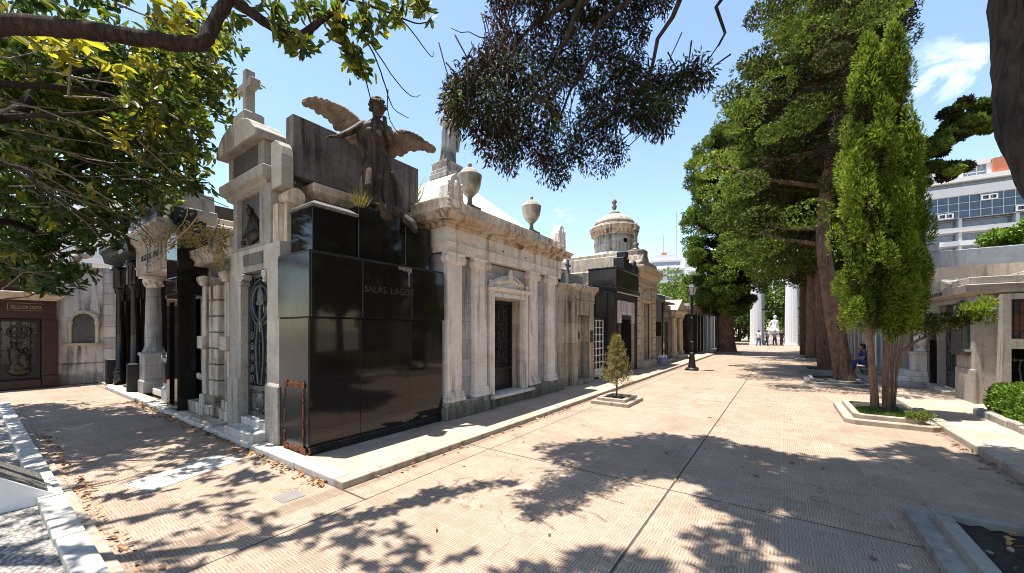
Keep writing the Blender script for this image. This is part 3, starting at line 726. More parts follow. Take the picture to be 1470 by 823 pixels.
s = MB(); s.box(2.5,3.1,-.12,.3,4.0,4.45); s.box(3.05,3.4,-.15,.3,4.0,4.30); s.box(2.6,2.9,-.16,.2,4.45,4.68); s.ball((3.55,-.1,4.2),(.14,.14,.22),10,8); s.ball((3.85,-.1,4.15),(.12,.14,.2),10,8); s.ball((3.7,-.12,4.35),(.13,.1,.13),10,8); s.ball((4.1,-.08,4.1),(.12,.12,.16),10,8)
s.build('sculpture', M['blk_matte'], T, bevel=.012)
MB().box(2.36,3.74,.55,.57,0,2.04).build('interior', M['void'], T)
iron_door(T, 2.37, 3.73, .05, 2.03, .34, 2, 'iron', .2)

# ------------------------------------------------------------------ domed mausoleum behind
T = thing('domed_mausoleum', 'round stone mausoleum drum with ribbed dome and finial rising behind the black tombs', 'mausoleum', (-7.5, 20.4, SW), PI/2)
MB().box(-2.1,2.1,-1.75,2.2,0,4.55).build('body', M['concrete'], T)
b = MB(); b.stack(-2.1,2.1,-1.75,2.2,[(0,4.551),(.06,4.6),(.0,4.7),(-.04,5.35),(-.55,5.37),(-.55,5.62)]); b.build('base', M['concrete'], T, bevel=.03)
d = MB(); d.lathe([(1.32,5.60),(1.32,5.72),(1.22,5.78),(1.08,5.84),(1.06,5.9),(1.06,6.22),(1.075,6.225),(1.075,6.25),(1.06,6.255),(1.06,6.55),(1.075,6.555),(1.075,6.58),(1.06,6.585),(1.06,6.75)],0,0,48)
d.build('drum', M['marble_foot'], T, smooth='auto')
ocs = MB()
for t in (-2.25,-1.05,.2,1.6):
    cx_, cy_ = 1.055*math.cos(t), 1.055*math.sin(t)
    nrm = Vector((math.cos(t), math.sin(t), 0)); q = nrm.to_track_quat('Z','Y').to_matrix().to_4x4()
    ring = MB(); ring.lathe([(.13,.0),(.20,.0),(.20,.05),(.13,.05),(.13,.02)],0,0,20); ring.moved(Matrix.Translation((cx_,cy_,6.38)) @ q); ocs.add(ring.v, ring.f)
ocs.build('oculus_frame', M['cornice'], T)
oc = MB()
for t in (-2.25,-1.05,.2,1.6):
    nrm = Vector((math.cos(t), math.sin(t), 0)); q = nrm.to_track_quat('Z','Y').to_matrix().to_4x4()
    ring = MB(); ring.lathe([(.128,0),(.128,.025)],0,0,16); ring.moved(Matrix.Translation((1.055*nrm.x,1.055*nrm.y,6.38)) @ q); oc.add(ring.v, ring.f)
oc.build('oculus', M['void'], T)
c = MB(); c.lathe([(1.06,6.74),(1.12,6.78),(1.12,6.84),(1.26,6.98),(1.30,7.0),(1.30,7.12),(1.33,7.15),(1.33,7.22),(1.1,7.26)],0,0,48)
for i in range(36):
    t = 2*PI*i/36; k = MB(); k.box(1.1,1.25,-.06,.06,6.82,6.98); k.moved(Matrix.Rotation(t,4,'Z')); c.add(k.v,k.f)
c.build('cornice', M['cornice'], T, smooth='auto')
d = MB(); d.lathe([(1.1,7.24),(1.1,7.34),(1.02,7.40),(1.06,7.44),(1.06,7.50),(.98,7.62),(.80,7.78),(.55,7.92),(.30,8.0),(.28,8.04),(.30,8.08),(.28,8.14),(.16,8.20)],0,0,48)
d.build('dome', M['concrete'], T, smooth='auto')
f = MB(); f.lathe([(.10,8.18),(.06,8.28),(.11,8.36),(.14,8.46),(.10,8.54),(.06,8.58),(.13,8.66),(.14,8.74),(.08,8.82),(.03,8.88)],0,0,16); f.build('finial', M['old_stone'], T, smooth=True)

# ------------------------------------------------------------------ 6 cream tomb with cross
T = thing('cream_tomb', 'tall cream stone tomb with stepped cornice, curved gable and a cross on top', 'tomb', (-5.0, 16.30, SW), PI/2)
W = 2.6
b = MB(); b.wall(0, W, 0, 4.0, .0, .4, [(.75,1.75,.3,2.85)]); b.box(.02,W-.02,1.0,2.2,0,4.0); b.build('wall', M['cream'], T)
MB().box(.5,2.0,.6,.62,.2,3.0).build('interior', M['void'], T)
rp = MB()
for k in range(11):
    w_ = .46 if k % 2 else .38
    rp.box(-.05,w_,-.09,.0,.02+.32*k,.32+.32*k); rp.box(W-w_,W+.05,-.09,.0,.02+.32*k,.32+.32*k)
rp.build('quoin', M['cream'], T, bevel=.02)
ar = MB(); ar.box(.62,.75,-.06,.05,.2,2.86); ar.box(1.75,1.88,-.06,.05,.2,2.86); ar.stack(.6,1.9,-.07,.05,[(0,2.861),(.05,2.93),(.05,2.98),(0,2.99)])
ar.prism([(1.25+.62*math.cos(t), 2.995+.42*math.sin(t)) for t in [PI*i/12 for i in range(13)]],'xz',-.07,.04)
ar.build('door_frame', M['cream'], T, bevel=.01)
iron_door(T,.76,1.74,.32,2.84,.28,0,'iron_light',.25)
MB().box(.5,2.0,-.3,.2,0,.28).build('step', M['cream'], T, bevel=.02)
e = MB(); e.stack(0,W,-.06,1.8,[(0,3.60),(.06,3.64),(.06,3.70),(.02,3.72),(.02,3.95),(.08,4.0),(.12,4.06),(.22,4.12),(.24,4.24),(.30,4.30),(.30,4.38),(.1,4.42)]); e.build('cornice', M['cream'], T, bevel=.008)
g = MB(); g.prism([(.25,4.42),(W-.25,4.42),(W-.3,4.62),(1.85,4.75),(1.72,5.0),(1.60,5.05),(1.60,5.30),(1.0,5.30),(1.0,5.05),(.88,5.0),(.75,4.75),(.3,4.62)],'xz',.0,.9); g.build('gable', M['old_stone'], T, bevel=.03)
x_ = MB(); x_.lathe([(.24,5.28),(.24,5.36),(.12,5.42),(.10,5.55),(.16,5.62),(.07,5.68)],1.3,.45,12); latin_cross(x_,1.3,.39,.51,5.65,6.5,.10,.22,6.22,.10)
for (dx,dz) in ((-.22,6.22),(.22,6.22),(0,6.52)): x_.ball((1.3+dx,.45,dz),.07,8,6)
x_.build('cross', M['old_stone'], T, bevel=.012)

# ------------------------------------------------------------------ 7 grey terrazzo tomb
T = thing('grey_granite_tomb', 'low grey speckled granite tomb with flat roof between the cream tomb and the little temple', 'tomb', (-5.0, 18.95, SW), PI/2)
b = MB(); b.wall(0,1.45,0,3.05,.0,2.2,[]); b.wall(1.451,3.9,0,3.0,.12,.5,[(2.1,3.3,.1,2.1)]); b.box(1.452,3.89,1.0,2.2,0,2.99); b.build('wall', M['grey_speck'], T)
MB().box(.25,1.25,-.02,.0,1.35,2.05).build('window', M['void'], T)
MB().box(1.9,3.5,.55,.57,0,2.3).build('interior', M['void'], T)
MB().box(1.46,1.75,-.06,.12,0,3.02).build('pilaster', M['blk_dull'], T, bevel=.01)
c = MB(); c.stack(-.02,3.92,-.05,2.2,[(0,3.051),(.04,3.06),(.04,3.14),(0,3.15)]); c.box(1.6,3.0,.2,1.5,3.15,3.5); c.build('coping', M['grey_speck'], T, bevel=.01)
MB().box(2.2,3.2,.09,.12,2.35,2.6).build('sign_plate', M['granite'], T)
iron_door(T,2.12,3.28,.12,2.08,.34,2,'iron_light',.25)
MB().box(1.9,3.5,-.25,.12,0,.1).build('step', M['kerb_white'], T, bevel=.01)
pt = thing('flower_pot', 'small lilac flower pot standing on the sidewalk before the cream tomb', 'flower pot', (-4.55, 18.6, SW))
MB().lathe([(.12,0),(.16,.12),(.2,.3),(.21,.32),(.19,.32)],0,0,14).build('pot', plain('lilac_glaze',(.30,.30,.55),.5), pt, smooth='auto')
fl = MB(); random.seed(2)
for k in range(14): fl.ball((random.uniform(-.16,.16),random.uniform(-.16,.16),.36+random.uniform(0,.12)),(.05,.05,.04),6,5)
fl.build('flowers', M['cloth_white'], pt)

# ------------------------------------------------------------------ 8 little cream temple
T = thing('small_temple_tomb', 'narrow cream tomb like a little temple with columns and triangular pediment', 'tomb', (-4.9, 23.0, SW), PI/2)
W = 2.5
MB().wall(.0,W,0,2.6,.35,2.4,[(.85,1.65,.2,2.1)]).build('wall', M['cream'], T)
for xx in (.28,.62,1.88,2.22):
    c = MB(); c.stack(xx-.17,xx+.17,.0,.34,[(0,0),(0,.35),(-.02,.37)]); c.lathe([(.15,.37),(.15,.42),(.125,.46),(.12,1.2),(.10,2.2),(.12,2.24),(.15,2.30),(.15,2.36)],xx,.17,16)
    c.build('column', M['cream'], T, smooth='auto')
e = MB(); e.stack(.05,W-.05,.0,2.3,[(0,2.37),(0,2.55),(.06,2.6),(.14,2.66),(.16,2.74),(.02,2.75)]); e.build('entablature', M['cream'], T)
p = MB(); p.prism([(-.12,2.75),(W+.12,2.75),(W/2,3.45)],'xz',-.12,2.3); p.build('pediment', M['cream'], T, bevel=.02)
iron_door(T,.86,1.64,.22,2.08,.5,2)
MB().box(.5,2.0,-.3,.35,0,.2).build('step', M['cream'], T, bevel=.01)

# ------------------------------------------------------------------ 9 dark low tomb and 10 farther ones
T = thing('dark_grey_tomb', 'dark grey tomb with black pillars and a pale roof slab behind the lamp post', 'tomb', (-5.0, 25.9, SW), PI/2)
b = MB(); b.wall(.0,7.5,0,3.2,.55,2.6,[(3.2,4.3,.1,2.2)]); b.build('wall', M['blk_dull'], T)
for xx in (2.6,4.6,5.9,7.2): MB().box(xx-.16,xx+.16,.0,.34,0,2.75).build('pillar', M['blk_matte'], T, bevel=.01)
e = MB(); e.stack(2.4,7.5,-.02,2.4,[(0,2.751),(0,3.0),(.1,3.05),(.1,3.3),(.02,3.31)]); e.build('entablature', M['old_stone'], T)
rf = MB(); rf.box(-2.0,3.2,1.4,4.2,3.35,3.95); rf.build('roof_slab', M['white_paint'], T, bevel=.02)
iron_door(T,3.22,4.28,.12,2.18,.7,2,'iron_light')
T = thing('pale_far_tomb', 'pale tomb with white pillars and glass doors just behind the bright conifer', 'tomb', (-4.9, 34.4, SW), PI/2)
b = MB(); b.wall(0,5.0,0,3.6,.4,3.0,[(.8,1.9,.3,2.7),(2.8,4.0,.3,2.7)]); b.build('wall', M['facade_white'], T)
for xx in (.35,2.35,4.5): MB().box(xx-.2,xx+.2,.05,.4,0,3.3).build('pillar', M['facade_grey'], T, bevel=.02)
e = MB(); e.stack(0,5,.05,3,[(0,3.61),(.1,3.65),(.1,3.85),(0,3.86)]); e.build('cornice', M['facade_white'], T)
for a,c_ in ((.82,1.88),(2.82,3.98)): MB().box(a,c_,.6,.62,.3,2.7).build('pane', M['pale_glass'], T)
T = thing('green_pillar_tomb', 'far tomb with greenish bronze pillars beyond the bright green conifer', 'tomb', (-4.9, 40.2, SW), PI/2)
MB().wall(0,5.5,0,3.4,.4,3.0,[(2.0,3.4,.2,2.6)]).build('wall', M['concrete'], T)
for xx in (.5,1.6,3.8,4.9):
    MB().lathe([(.22,0),(.22,.3),(.16,.34),(.14,2.9),(.22,3.0),(.22,3.1)],xx,.15,14).build('pillar', M['bronze_green'], T, smooth='auto')
e = MB(); e.stack(0,5.5,.0,3,[(0,3.41),(.1,3.45),(.1,3.75),(0,3.76)]); e.build('cornice', M['concrete'], T)
MB().box(1.9,3.5,.6,.62,.2,2.6).build('pane', M['glass_dark'], T)
for k,(xx,yy,hh,mm,lab) in enumerate(((-9.2,28.5,4.3,'concrete','plain concrete tomb roof behind the dark grey tomb'),(-8.9,13.3,4.35,'concrete','plain grey tomb block with small dark vents behind the black stone tomb'))):
    T = thing('plain_tomb', lab, 'tomb', (xx, yy, SW), PI/2)
    MB().box(-1.6,1.9,-1.2,1.4,0,hh-.3).build('body', M[mm], T)
    e = MB(); e.stack(-1.6,1.9,-1.2,1.4,[(0,hh-.299),(.1,hh-.2),(.1,hh-.05),(0,hh)]); e.build('coping', M[mm], T, bevel=.02)
    for q in range(3): MB().box(-1.0+q*.9,-.6+q*.9,-1.22,-1.2,hh-.85,hh-.55).build('vent', M['void'], T)
# ------------------------------------------------------------------ small statue-topped tomb seen over the concrete tomb
T = thing('statue_topped_tomb', 'pale tomb roof with a small white statue seen over the concrete tomb', 'tomb', (-7.6, 11.6, SW), PI/2)
MB().box(0,1.5,0,1.5,0,3.3).build('body', M['concrete'], T)
c = MB(); c.stack(0,1.5,0,1.5,[(0,3.301),(.08,3.36),(.08,3.44),(0,3.45),(-.45,3.46),(-.45,3.9)]); c.build('cornice', M['marble_foot'], T, bevel=.01)
s_ = MB(); s_.lathe([(.17,3.9),(.15,4.1),(.11,4.35),(.15,4.5),(.12,4.62),(.05,4.66)],.75,.75,12); s_.ball((.75,.75,4.73),.085,10,8); s_.build('statuette', M['marble'], T, smooth=True)
T = thing('iron_cross_tomb', 'low tomb roof carrying a small dark blue cross in front of the domed mausoleum', 'tomb', (-7.4, 14.6, SW), PI/2)
MB().box(.1,1.6,0,1.6,0,4.1).build('body', M['concrete'], T)
c = MB(); latin_cross(c,.5,.2,.28,4.1,4.75,.10,.2,4.5,.10); c.build('cross', plain('blue_iron',(.05,.08,.14),.5), T)

# ------------------------------------------------------------------ side street, right to left
# ornate marble tomb
T = thing('ornate_marble_tomb', 'weathered ornate marble tomb with block columns, a stele and a vine on its cornice', 'tomb', (-9.88, 2.68, SW), 0)
b = MB(); b.wall(0,2.22,0,2.95,.25,.7,[(1.45,1.93,.25,2.25)]); b.box(.02,2.2,1.1,2.4,0,2.94); b.build('wall', M['rust_stone'], T)
MB().box(1.2,2.1,.8,.82,.2,2.5).build('interior', M['void'], T)
pl = MB(); pl.box(-.02,1.30,-.10,.25,0,.22); pl.box(1.72,2.22,-.12,.25,0,.22); pl.box(1.301,1.719,.0,.25,0,.18); pl.build('plinth', M['rust_stone'], T, bevel=.015)
q = MB()
for k in range(7):
    z = .40+k*.30; q.box(.98,1.42,-.05,.26,z,z+.285)
q.build('block_column', M['rust_stone'], T, bevel=.03, seg=2)
for a in (.66,1.78):
    c = MB(); c.box(a-.01,a+.25,-.10,.25,.22,.40); c.box(a+.02,a+.22,-.06,.25,.401,2.5); c.box(a-.03,a+.27,-.13,.25,1.28,1.52); c.stack(a,a+.24,-.08,.25,[(0,2.501),(.03,2.55),(.05,2.62),(.05,2.68),(0,2.69)]); c.build('pilaster', M['rust_stone'], T, bevel=.01)
nc = MB(); nc.prism([(.04,.75),(.56,.75),(.56,2.15),(.30,2.45),(.04,2.15)],'xz',.10,.25); nc.build('stele', M['plaster'], T, bevel=.02)
n2 = MB(); n2.prism([(.10,1.05),(.50,1.05),(.50,2.05),(.30,2.28),(.10,2.05)],'xz',.085,.099); n2.build('stele_panel', M['old_stone'], T)
ng = MB(); ng.box(.0,.6,.05,.25,.62,.74)
for k in range(7): ng.ball((.05+.085*k,.05,.70),(.04,.03,.06),8,6)
ng.build('ledge', M['kerb_white'], T, bevel=.01)
fz = MB(); fz.box(.6,2.15,.1,.25,2.70,2.90); fz.build('frieze_panel', M['granite_dark'], T)
c = MB(); c.stack(.05,2.2,.05,2.2,[(0,2.951),(.06,2.98),(.04,3.04),(.07,3.10),(.11,3.14),(.11,3.22),(.13,3.26),(0,3.30)]); c.build('cornice', M['rust_stone'], T, bevel=.01)
w_ = MB(); w_.box(.1,2.1,.5,.8,3.30,3.55); w_.box(1.3,1.5,.5,.8,3.551,3.85); w_.box(1.75,1.9,.5,.8,3.551,3.8); w_.build('parapet', M['old_stone'], T, bevel=.03)
iron_door(T,1.46,1.92,.26,2.24,.5,2)
MB().box(.95,2.1,-.34,-.12,-.06,.06).build('step', M['kerb'], T, bevel=.015)
# black granite tomb
T = thing('narrow_black_tomb', 'narrow polished black tomb with an iron grille between the columned and the ornate marble tombs', 'tomb', (-10.62, 2.42, SW), 0)
T.scale = (.57,1,1)
b = MB(); b.wall(0,1.25,0,2.35,.0,.3,[(.35,.95,.1,2.2)]); b.box(.02,1.23,.6,2.3,0,2.35); b.build('wall', M['blk'], T)
u = MB(); u.box(-.01,1.26,-.025,.5,2.351,2.72); u.box(.0,1.25,.0,.5,2.721,3.65); u.box(.08,1.1,.05,.5,3.651,3.95); u.build('attic', M['blk'], T, bevel=.015)
sc_ = MB(); sc_.prism([(.5,3.66),(1.25,3.66),(1.2,3.78),(1.0,3.80),(.85,3.95),(.8,4.2),(.5,4.2)],'xz',-.02,.4); sc_.build('scroll', M['blk_matte'], T, bevel=.02)
iron_door(T,.36,.94,.12,2.18,.15,0,'iron_light')
MB().box(.3,1.0,.4,.42,.05,2.3).build('interior', M['void'], T)
# columned tomb
T = thing('columned_tomb', 'grey marble tomb with a round column, inscribed frieze and stone cross on its roof', 'tomb', (-14.0, 2.62, SW), 0)
W = 2.75
b = MB(); b.wall(0,W,0,3.05,.62,.9,[(.95,1.85,.2,2.3)]); b.box(.02,W-.02,1.3,2.8,0,3.04); b.build('wall', M['marble_wall'], T)
MB().box(.8,2.0,1.0,1.02,.1,2.5).build('interior', M['void'], T)
for xx in (.32,2.46):
    p = MB(); p.stack(xx-.23,xx+.23,.0,.46,[(.03,0),(.03,.30),(0,.33),(0,.95),(.03,.98),(.03,1.04),(-.02,1.05)]); p.build('plinth', M['marble_wall'], T, bevel=.012)
    c = MB(); c.lathe([(.22,1.05),(.22,1.10),(.19,1.12),(.205,1.16),(.175,1.19),(.17,1.7),(.145,2.72),(.155,2.74)],xx,.23,24); c.build('column', M['marble_wall'], T, smooth='auto')
    k = MB(); k.lathe([(.15,2.74),(.17,2.85),(.21,2.98),(.22,3.02)],xx,.23,16); k.box(xx-.24,xx+.24,-.02,.48,3.021,3.08)
    for j in range(10): k.ball((xx+.18*math.cos(j*.63),.23+.18*math.sin(j*.63),2.86+.07*(j%2)),(.04,.04,.065),8,6)
    k.build('capital', M['marble'], T, smooth='auto')
pq = MB()
for z0_,z1_ in ((1.0,1.18),(.42,.92)): pq.prism([(2.36,z0_),(2.56,z0_),(2.56,z1_-.04),(2.46,z1_),(2.36,z1_-.04)],'xz',-.045,-.032)
pq.build('plaque', M['blk_matte'], T)
e = MB(); e.stack(.05,W-.05,-.06,2.7,[(0,3.081),(0,3.25),(.02,3.26),(.02,3.30),(0,3.31),(0,3.68),(.03,3.72),(.03,3.78),(.07,3.84),(.13,3.90),(.15,4.0),(.18,4.06),(.18,4.14),(0,4.18)]); e.build('entablature', M['rust_stone'], T, bevel=.006)
text('inscription', "RUIZ M.Y.C. DIAZ", M['letter_dark'], T, (.62,-.063,3.40), (PI/2,0,0), .2, .004, width=1.5)
a = MB(); a.stack(.4,2.2,.2,1.6,[(0,4.18),(0,4.36),(-.12,4.40),(-.12,4.55)]); a.build('attic', M['concrete'], T, bevel=.02)
pd = MB(); pd.prism([(1.5,4.18),(2.72,4.18),(2.72,4.5),(2.55,4.55),(2.5,4.95),(1.75,4.95),(1.68,4.6),(1.5,4.4)],'xz',.15,.9); pd.box(1.85,2.4,.13,.151,4.5,4.85); pd.build('pedestal', M['granite'], T, bevel=.02)
c = MB(); c.stack(1.93,2.33,.35,.75,[(0,4.95),(0,5.12),(-.05,5.16)]); latin_cross(c,2.13,.47,.63,5.15,6.3,.17,.36,5.95,.16); c.build('cross', M['granite'], T, bevel=.015)
iron_door(T,.96,1.84,.22,2.28,.78,0)
MB().box(.85,1.95,.1,.6,0,.16).build('step', M['marble'], T, bevel=.012)
# black ornamented tomb
T = thing('ornamented_black_tomb', 'tall black marble tomb with arched portal at the far end of the side path', 'tomb', (-16.6, 2.70, SW), 0)
W = 2.45
b = MB(); b.wall(0,W,0,3.55,.05,.5,[(.7,1.75,.15,2.5)]); b.box(.02,W-.02,1.0,2.8,0,3.54); b.build('wall', M['blk'], T)
MB().box(.6,1.85,.8,.82,.1,2.6).build('interior', M['void'], T)
for xx in (.30,2.1):
    p = MB(); p.stack(xx-.2,xx+.2,-.2,.05,[(0,0),(0,.4),(-.03,.43)]); p.lathe([(.13,.43),(.13,.5),(.105,.54),(.10,1.5),(.09,2.7),(.12,2.74),(.14,2.85),(.15,2.9)],xx,-.05,16); p.stack(xx-.2,xx+.2,-.2,.05,[(0,2.9),(0,3.4),(.04,3.45),(.04,3.54)]); p.build('column', M['blk'], T, smooth='auto')
h = MB(); h.prism([(.05,2.5),(.7,2.5)]+[(1.22+.52*math.cos(t),2.5+.5*math.sin(t)) for t in [PI-PI*i/12 for i in range(13)]]+[(1.75,2.5),(2.4,2.5),(2.4,3.55),(.05,3.55)],'xz',-.06,.05); h.build('portal', M['blk'], T)
iron_door(T,.72,1.73,.17,2.48,.3,1)
c = MB(); c.stack(0,W,0,2.8,[(0,3.551),(.12,3.62),(.30,3.70),(.34,3.90),(.40,4.0),(.40,4.10),(0,4.12)]); c.build('cornice', M['blk_matte'], T, bevel=.01)
text('inscription', 'PATRI', M['white_paint'], T, (1.95,-.345,3.72), (PI/2,0,0), .14, .004, width=.4)
r = MB(); r.stack(.3,2.2,.3,2.4,[(0,4.12),(.1,4.3),(.0,4.4),(-.1,5.0),(.0,5.15),(.12,5.35),(.2,5.5)]); r.build('raised_roof', M['blk_matte'], T, bevel=.02)
d = MB(); d.prism([(.1,4.12),(1.2,4.12),(1.2,4.4),(.95,4.55),(.85,5.2),(.7,5.35),(.55,5.2),(.5,4.6),(.1,4.35)],'xz',.02,.3); d.build('dormer', M['facade_grey'], T, bevel=.02)
MB().box(.52,.88,.0,.02,4.45,5.0).build('dormer_window', M['glass_dark'], T)
for xx in (-.12,2.55): MB().box(xx-.06,xx+.06,-.30,-.05,0,.75).build('bollard', M['blk_matte'], T, bevel=.02)
# thin poles and roof railing
for k,(xx,h_,lab) in enumerate(((-14.3,7.9,'thin metal pole rising behind the columned tomb, the left one of two'),(-13.2,7.6,'thin metal pole rising behind the columned tomb, the right one of two'))):
    p = MB(); p.lathe([(.025,0),(.02,h_)],0,0,8); p.ball((0,0,h_),.03,6,5)
    o = p.build('metal_pole', M['iron_light']); o.location = (xx, 6.2, 0); tag(o, lab, 'pole', 'thin metal poles')
T = thing('roof_railing', 'thin black railing on a roof behind the ornate marble tomb', 'railing', (-11.2, 4.2, 3.9), 0)
rl = MB(); rl.tube([(0,0,.75),(2.9,0,.55)],.015,5); rl.tube([(0,0,.45),(2.9,0,.28)],.012,5)
rl.build('rail', M['iron'], T)
for k in range(4): MB().tube([(.97*k,0,-.2),(.97*k,0,.75-.067*k)],.014,5).build('post', M['iron'], T)
MB().box(-.1,3.0,.05,1.4,-3.9,-.05).build('roof_block', M['concrete'], T)
# vine on the ornate tomb's cornice
# ------------------------------------------------------------------ end of the path
T = thing('brown_granite_tomb', 'dark brown granite tomb lettered BELCHOR COSTA at the end of the side path', 'tomb', (-17.9, -1.6, 0.02), PI/2)
W = 3.15
b = MB(); b.wall(0,W,0,2.55,.0,.4,[(.35,2.86,.25,2.02)]); b.box(.02,W-.02,.7,3,0,2.54); b.build('wall', M['brown_granite'], T)
MB().box(.3,2.9,.55,.57,.2,2.1).build('interior', M['void'], T)
q = MB(); q.box(2.86,W+.06,-.12,.0,0,.34); q.box(2.88,W+.03,-.06,.0,.341,1.98); q.build('pier', M['brown_granite'], T, bevel=.012)
q = MB(); q.box(-.05,.36,-.12,.0,0,.34); q.box(-.03,.33,-.06,.0,.341,1.98); q.build('pier', M['brown_granite'], T, bevel=.012)
MB().box(.3,2.855,-.12,.3,0,.23).build('step', M['brown_granite'], T, bevel=.012)
c = MB(); c.stack(0,W,0,3,[(0,2.551),(.02,2.58),(.16,2.70),(.18,2.78),(0,2.80)]); c.build('cornice', M['cream'], T, bevel=.01)
a = MB(); a.stack(.0,W-.05,.1,3,[(0,2.801),(0,3.3),(.05,3.35),(.05,3.5),(-.2,3.55),(-.2,4.3)]); a.build('attic', M['brown_granite'], T, bevel=.02)
text('inscription', 'BELCHOR COSTA', M['letter_gold'], T, (2.30,-.004,2.30), (PI/2,0,0), .13, .005, width=.56)
fr = MB()
for a_ in ((2.25,2.92,2.25,2.257),(2.25,2.92,2.453,2.46),(2.25,2.257,2.257,2.453)): fr.box(a_[0],a_[1],-.012,.0,a_[2],a_[3])
fr.build('inscription_frame', M['letter_gold'], T)
for x0_,x1_ in ((.37,1.60),(1.61,2.85)): iron_door(T,x0_,x1_,.26,2.0,.2,2)
wr = MB(); wr.tube(circle(2.46,1.62,.19,.02,20),.035,8,False); wr.box(2.425,2.495,-.0,.08,.7,1.92); wr.box(2.24,2.68,.0,.08,1.585,1.655)
for (dx,dz,rx,rz) in ((-.08,.95,.10,.30),(.10,.80,.11,.26),(-.09,1.28,.055,.07),(.12,1.10,.055,.07),(0,.50,.22,.14),(-.02,.62,.17,.16)): wr.ball((2.46+dx,.03,dz),(rx,.07,rz),12,10)
wr.tube([(2.38,-.02,1.15),(2.46,-.05,1.0),(2.56,-.02,1.02)],.035,8)
md = wr.build('relief', M['bronze'], T).modifiers.new('Remesh','REMESH'); md.mode = 'VOXEL'; md.voxel_size = .014; md.use_smooth_shade = True
T = thing('plaster_wall_tomb', 'streaked whitewashed tomb wall with an arched window at the end of the path', 'tomb', (-18.05, 1.55, 0.02), PI/2)
b = MB(); b.wall(.0,.98,0,3.62,.0,2.0,[]); b.build('wall', M['plaster'], T)
MB().box(.981,1.62,.03,2.0,0,3.75).build('rusticated_wall', M['rustic'], T)
ds_ = MB(); ds_.box(-.01,1.62,-.02,.0,.62,.655); ds_.box(0,.98,-.05,2.0,3.621,3.72); ds_.build('string_course', M['old_stone'], T)
MB().tube([(1.42,-.02,.0),(1.42,-.02,3.7)],.03,8).build('drain_pipe', M['rust'], T)
nf = MB()
arch_o = [(.56+.34*math.cos(t),1.95+.36*math.sin(t)) for t in [PI*i/14 for i in range(15)]]
arch_i = [(.56+.24*math.cos(t),1.95+.26*math.sin(t)) for t in [PI*i/14 for i in range(15)]]
for i in range(14):
    nf.prism([arch_i[i],arch_o[i],arch_o[i+1],arch_i[i+1]],'xz',-.08,.0)
for xx in (.22,.80):
    nf.lathe([(.055,1.28),(.05,1.34),(.04,1.37),(.04,1.82),(.055,1.86),(.07,1.92),(.07,1.95)],xx+.05,-.03,12)
nf.box(.12,1.0,-.10,.0,1.20,1.275); nf.build('window_frame', M['cream'], T, smooth='auto')
MB().prism([(.32,1.28),(.80,1.28)]+arch_i,'xz',-.012,-.002).build('pane', M['granite_dark'], T)
for yy in (1.5,2.62):
    s_ = MB(); random.seed(int(yy*10)); s_.stack(-.2,.2,-.2,.2,[(0,0),(0,.12),(-.05,.14)])
    for k in range(12): s_.ball((random.uniform(-.14,.14),random.uniform(-.14,.14),.2+k*.045),(.11,.11,.08),8,6)
    o = s_.build('roof_ornament', M['cornice'], smooth='auto'); o.location = (-18.3, yy+.6, 3.75 if yy<2 else 3.78)
    tag(o, 'carved stone ornament on the whitewashed wall, the %s of the two' % ('left' if yy<2 else 'right'), 'ornament', 'carved ornaments on the end wall')
T = thing('pale_building', 'pale stone building with cornices rising behind the end of the path', 'building', (-30, 1.6, 0), PI/2)
b = MB(); b.stack(1.2,4.6,0,8,[(0,0),(0,5.2),(.2,5.3),(.2,5.6),(0,5.7),(0,7.0),(.15,7.1),(.3,7.3),(.3,7.6),(0,7.65),(-.6,7.7),(-.6,8.8),(-.4,9.0)]); b.build('wall', M['facade_white'], T)
wn = MB(); wn.box(3.5,4.0,-.03,.0,3.9,5.0); wn.box(2.0,2.5,-.03,.0,3.9,5.0); wn.build('window', M['pale_glass'], T)
r = MB(); r.prism([(-4,4.6),(1.1,4.6),(1.1,5.0),(-4,5.0)],'xz',.2,6); r.build('roof', M['roof_red'], T)

# ------------------------------------------------------------------ right-hand row
T = thing('stained_glass_tomb', 'grey stone corner tomb with bronze door, plaque and a stained glass window behind the hedge', 'tomb', (3.52, 15.95, SW), -PI/2)
W = 3.06                                             # local x runs towards the camera; its side at x = W faces the camera
b = MB(); b.wall(.0,W,0,2.40,.0,.30,[(.62,1.95,.12,2.30)])
b.build('wall', M['granite'], T)
sd = MB()                                            # camera-side wall with two openings, built in its own plane
sd.wall(.30,6.0,0,2.40,-.30,0,[(.42,1.50,1.45,2.28),(.42,1.50,.1,1.24)]); Rm = Matrix.Translation((W,0,0)) @ Matrix.Rotation(PI/2,4,'Z'); sd.moved(Rm)
sd.build('side_wall', M['granite'], T)
MB().box(.02,W-.32,.9,5.9,0,2.39).build('body', M['granite_dark'], T)
MB().box(W-.36,W-.33,.31,1.7,.05,2.5).build('interior', M['void'], T)
MB().box(.4,2.2,.5,.52,.05,2.5).build('interior', M['void'], T)
sf = MB(); sf.stack(-.10,W,-.02,6.0,[(0,2.40),(.08,2.43),(.16,2.47),(.18,2.66),(.03,2.68)]); sf.build('cornice', M['granite'], T, bevel=.01)
bb = MB(); bb.box(W-.02,W+.06,.0,6,2.32,2.398); bb.build('side_band', M['granite'], T, bevel=.01)
g = MB(); g.prism([(.4,2.68),(1.9,2.68),(1.9,2.80),(1.15,3.0),(.4,2.80)],'xz',-.1,.8); g.box(2.0,W,-.1,1.0,2.681,2.84); g.build('attic', M['granite'], T, bevel=.015)
ro = MB(); ro.box(1.2,W+.02,.7,6,2.681,2.92); ro.build('roof_block', M['conc_block'], T, bevel=.02)
text('inscription', 'PELLALDE', M['letter_dark'], T, (.55,-.203,2.51), (PI/2,0,0), .13, .004, width=1.2)
iron_door(T,.63,1.94,.14,2.0,.16,1,'iron_light',.2)
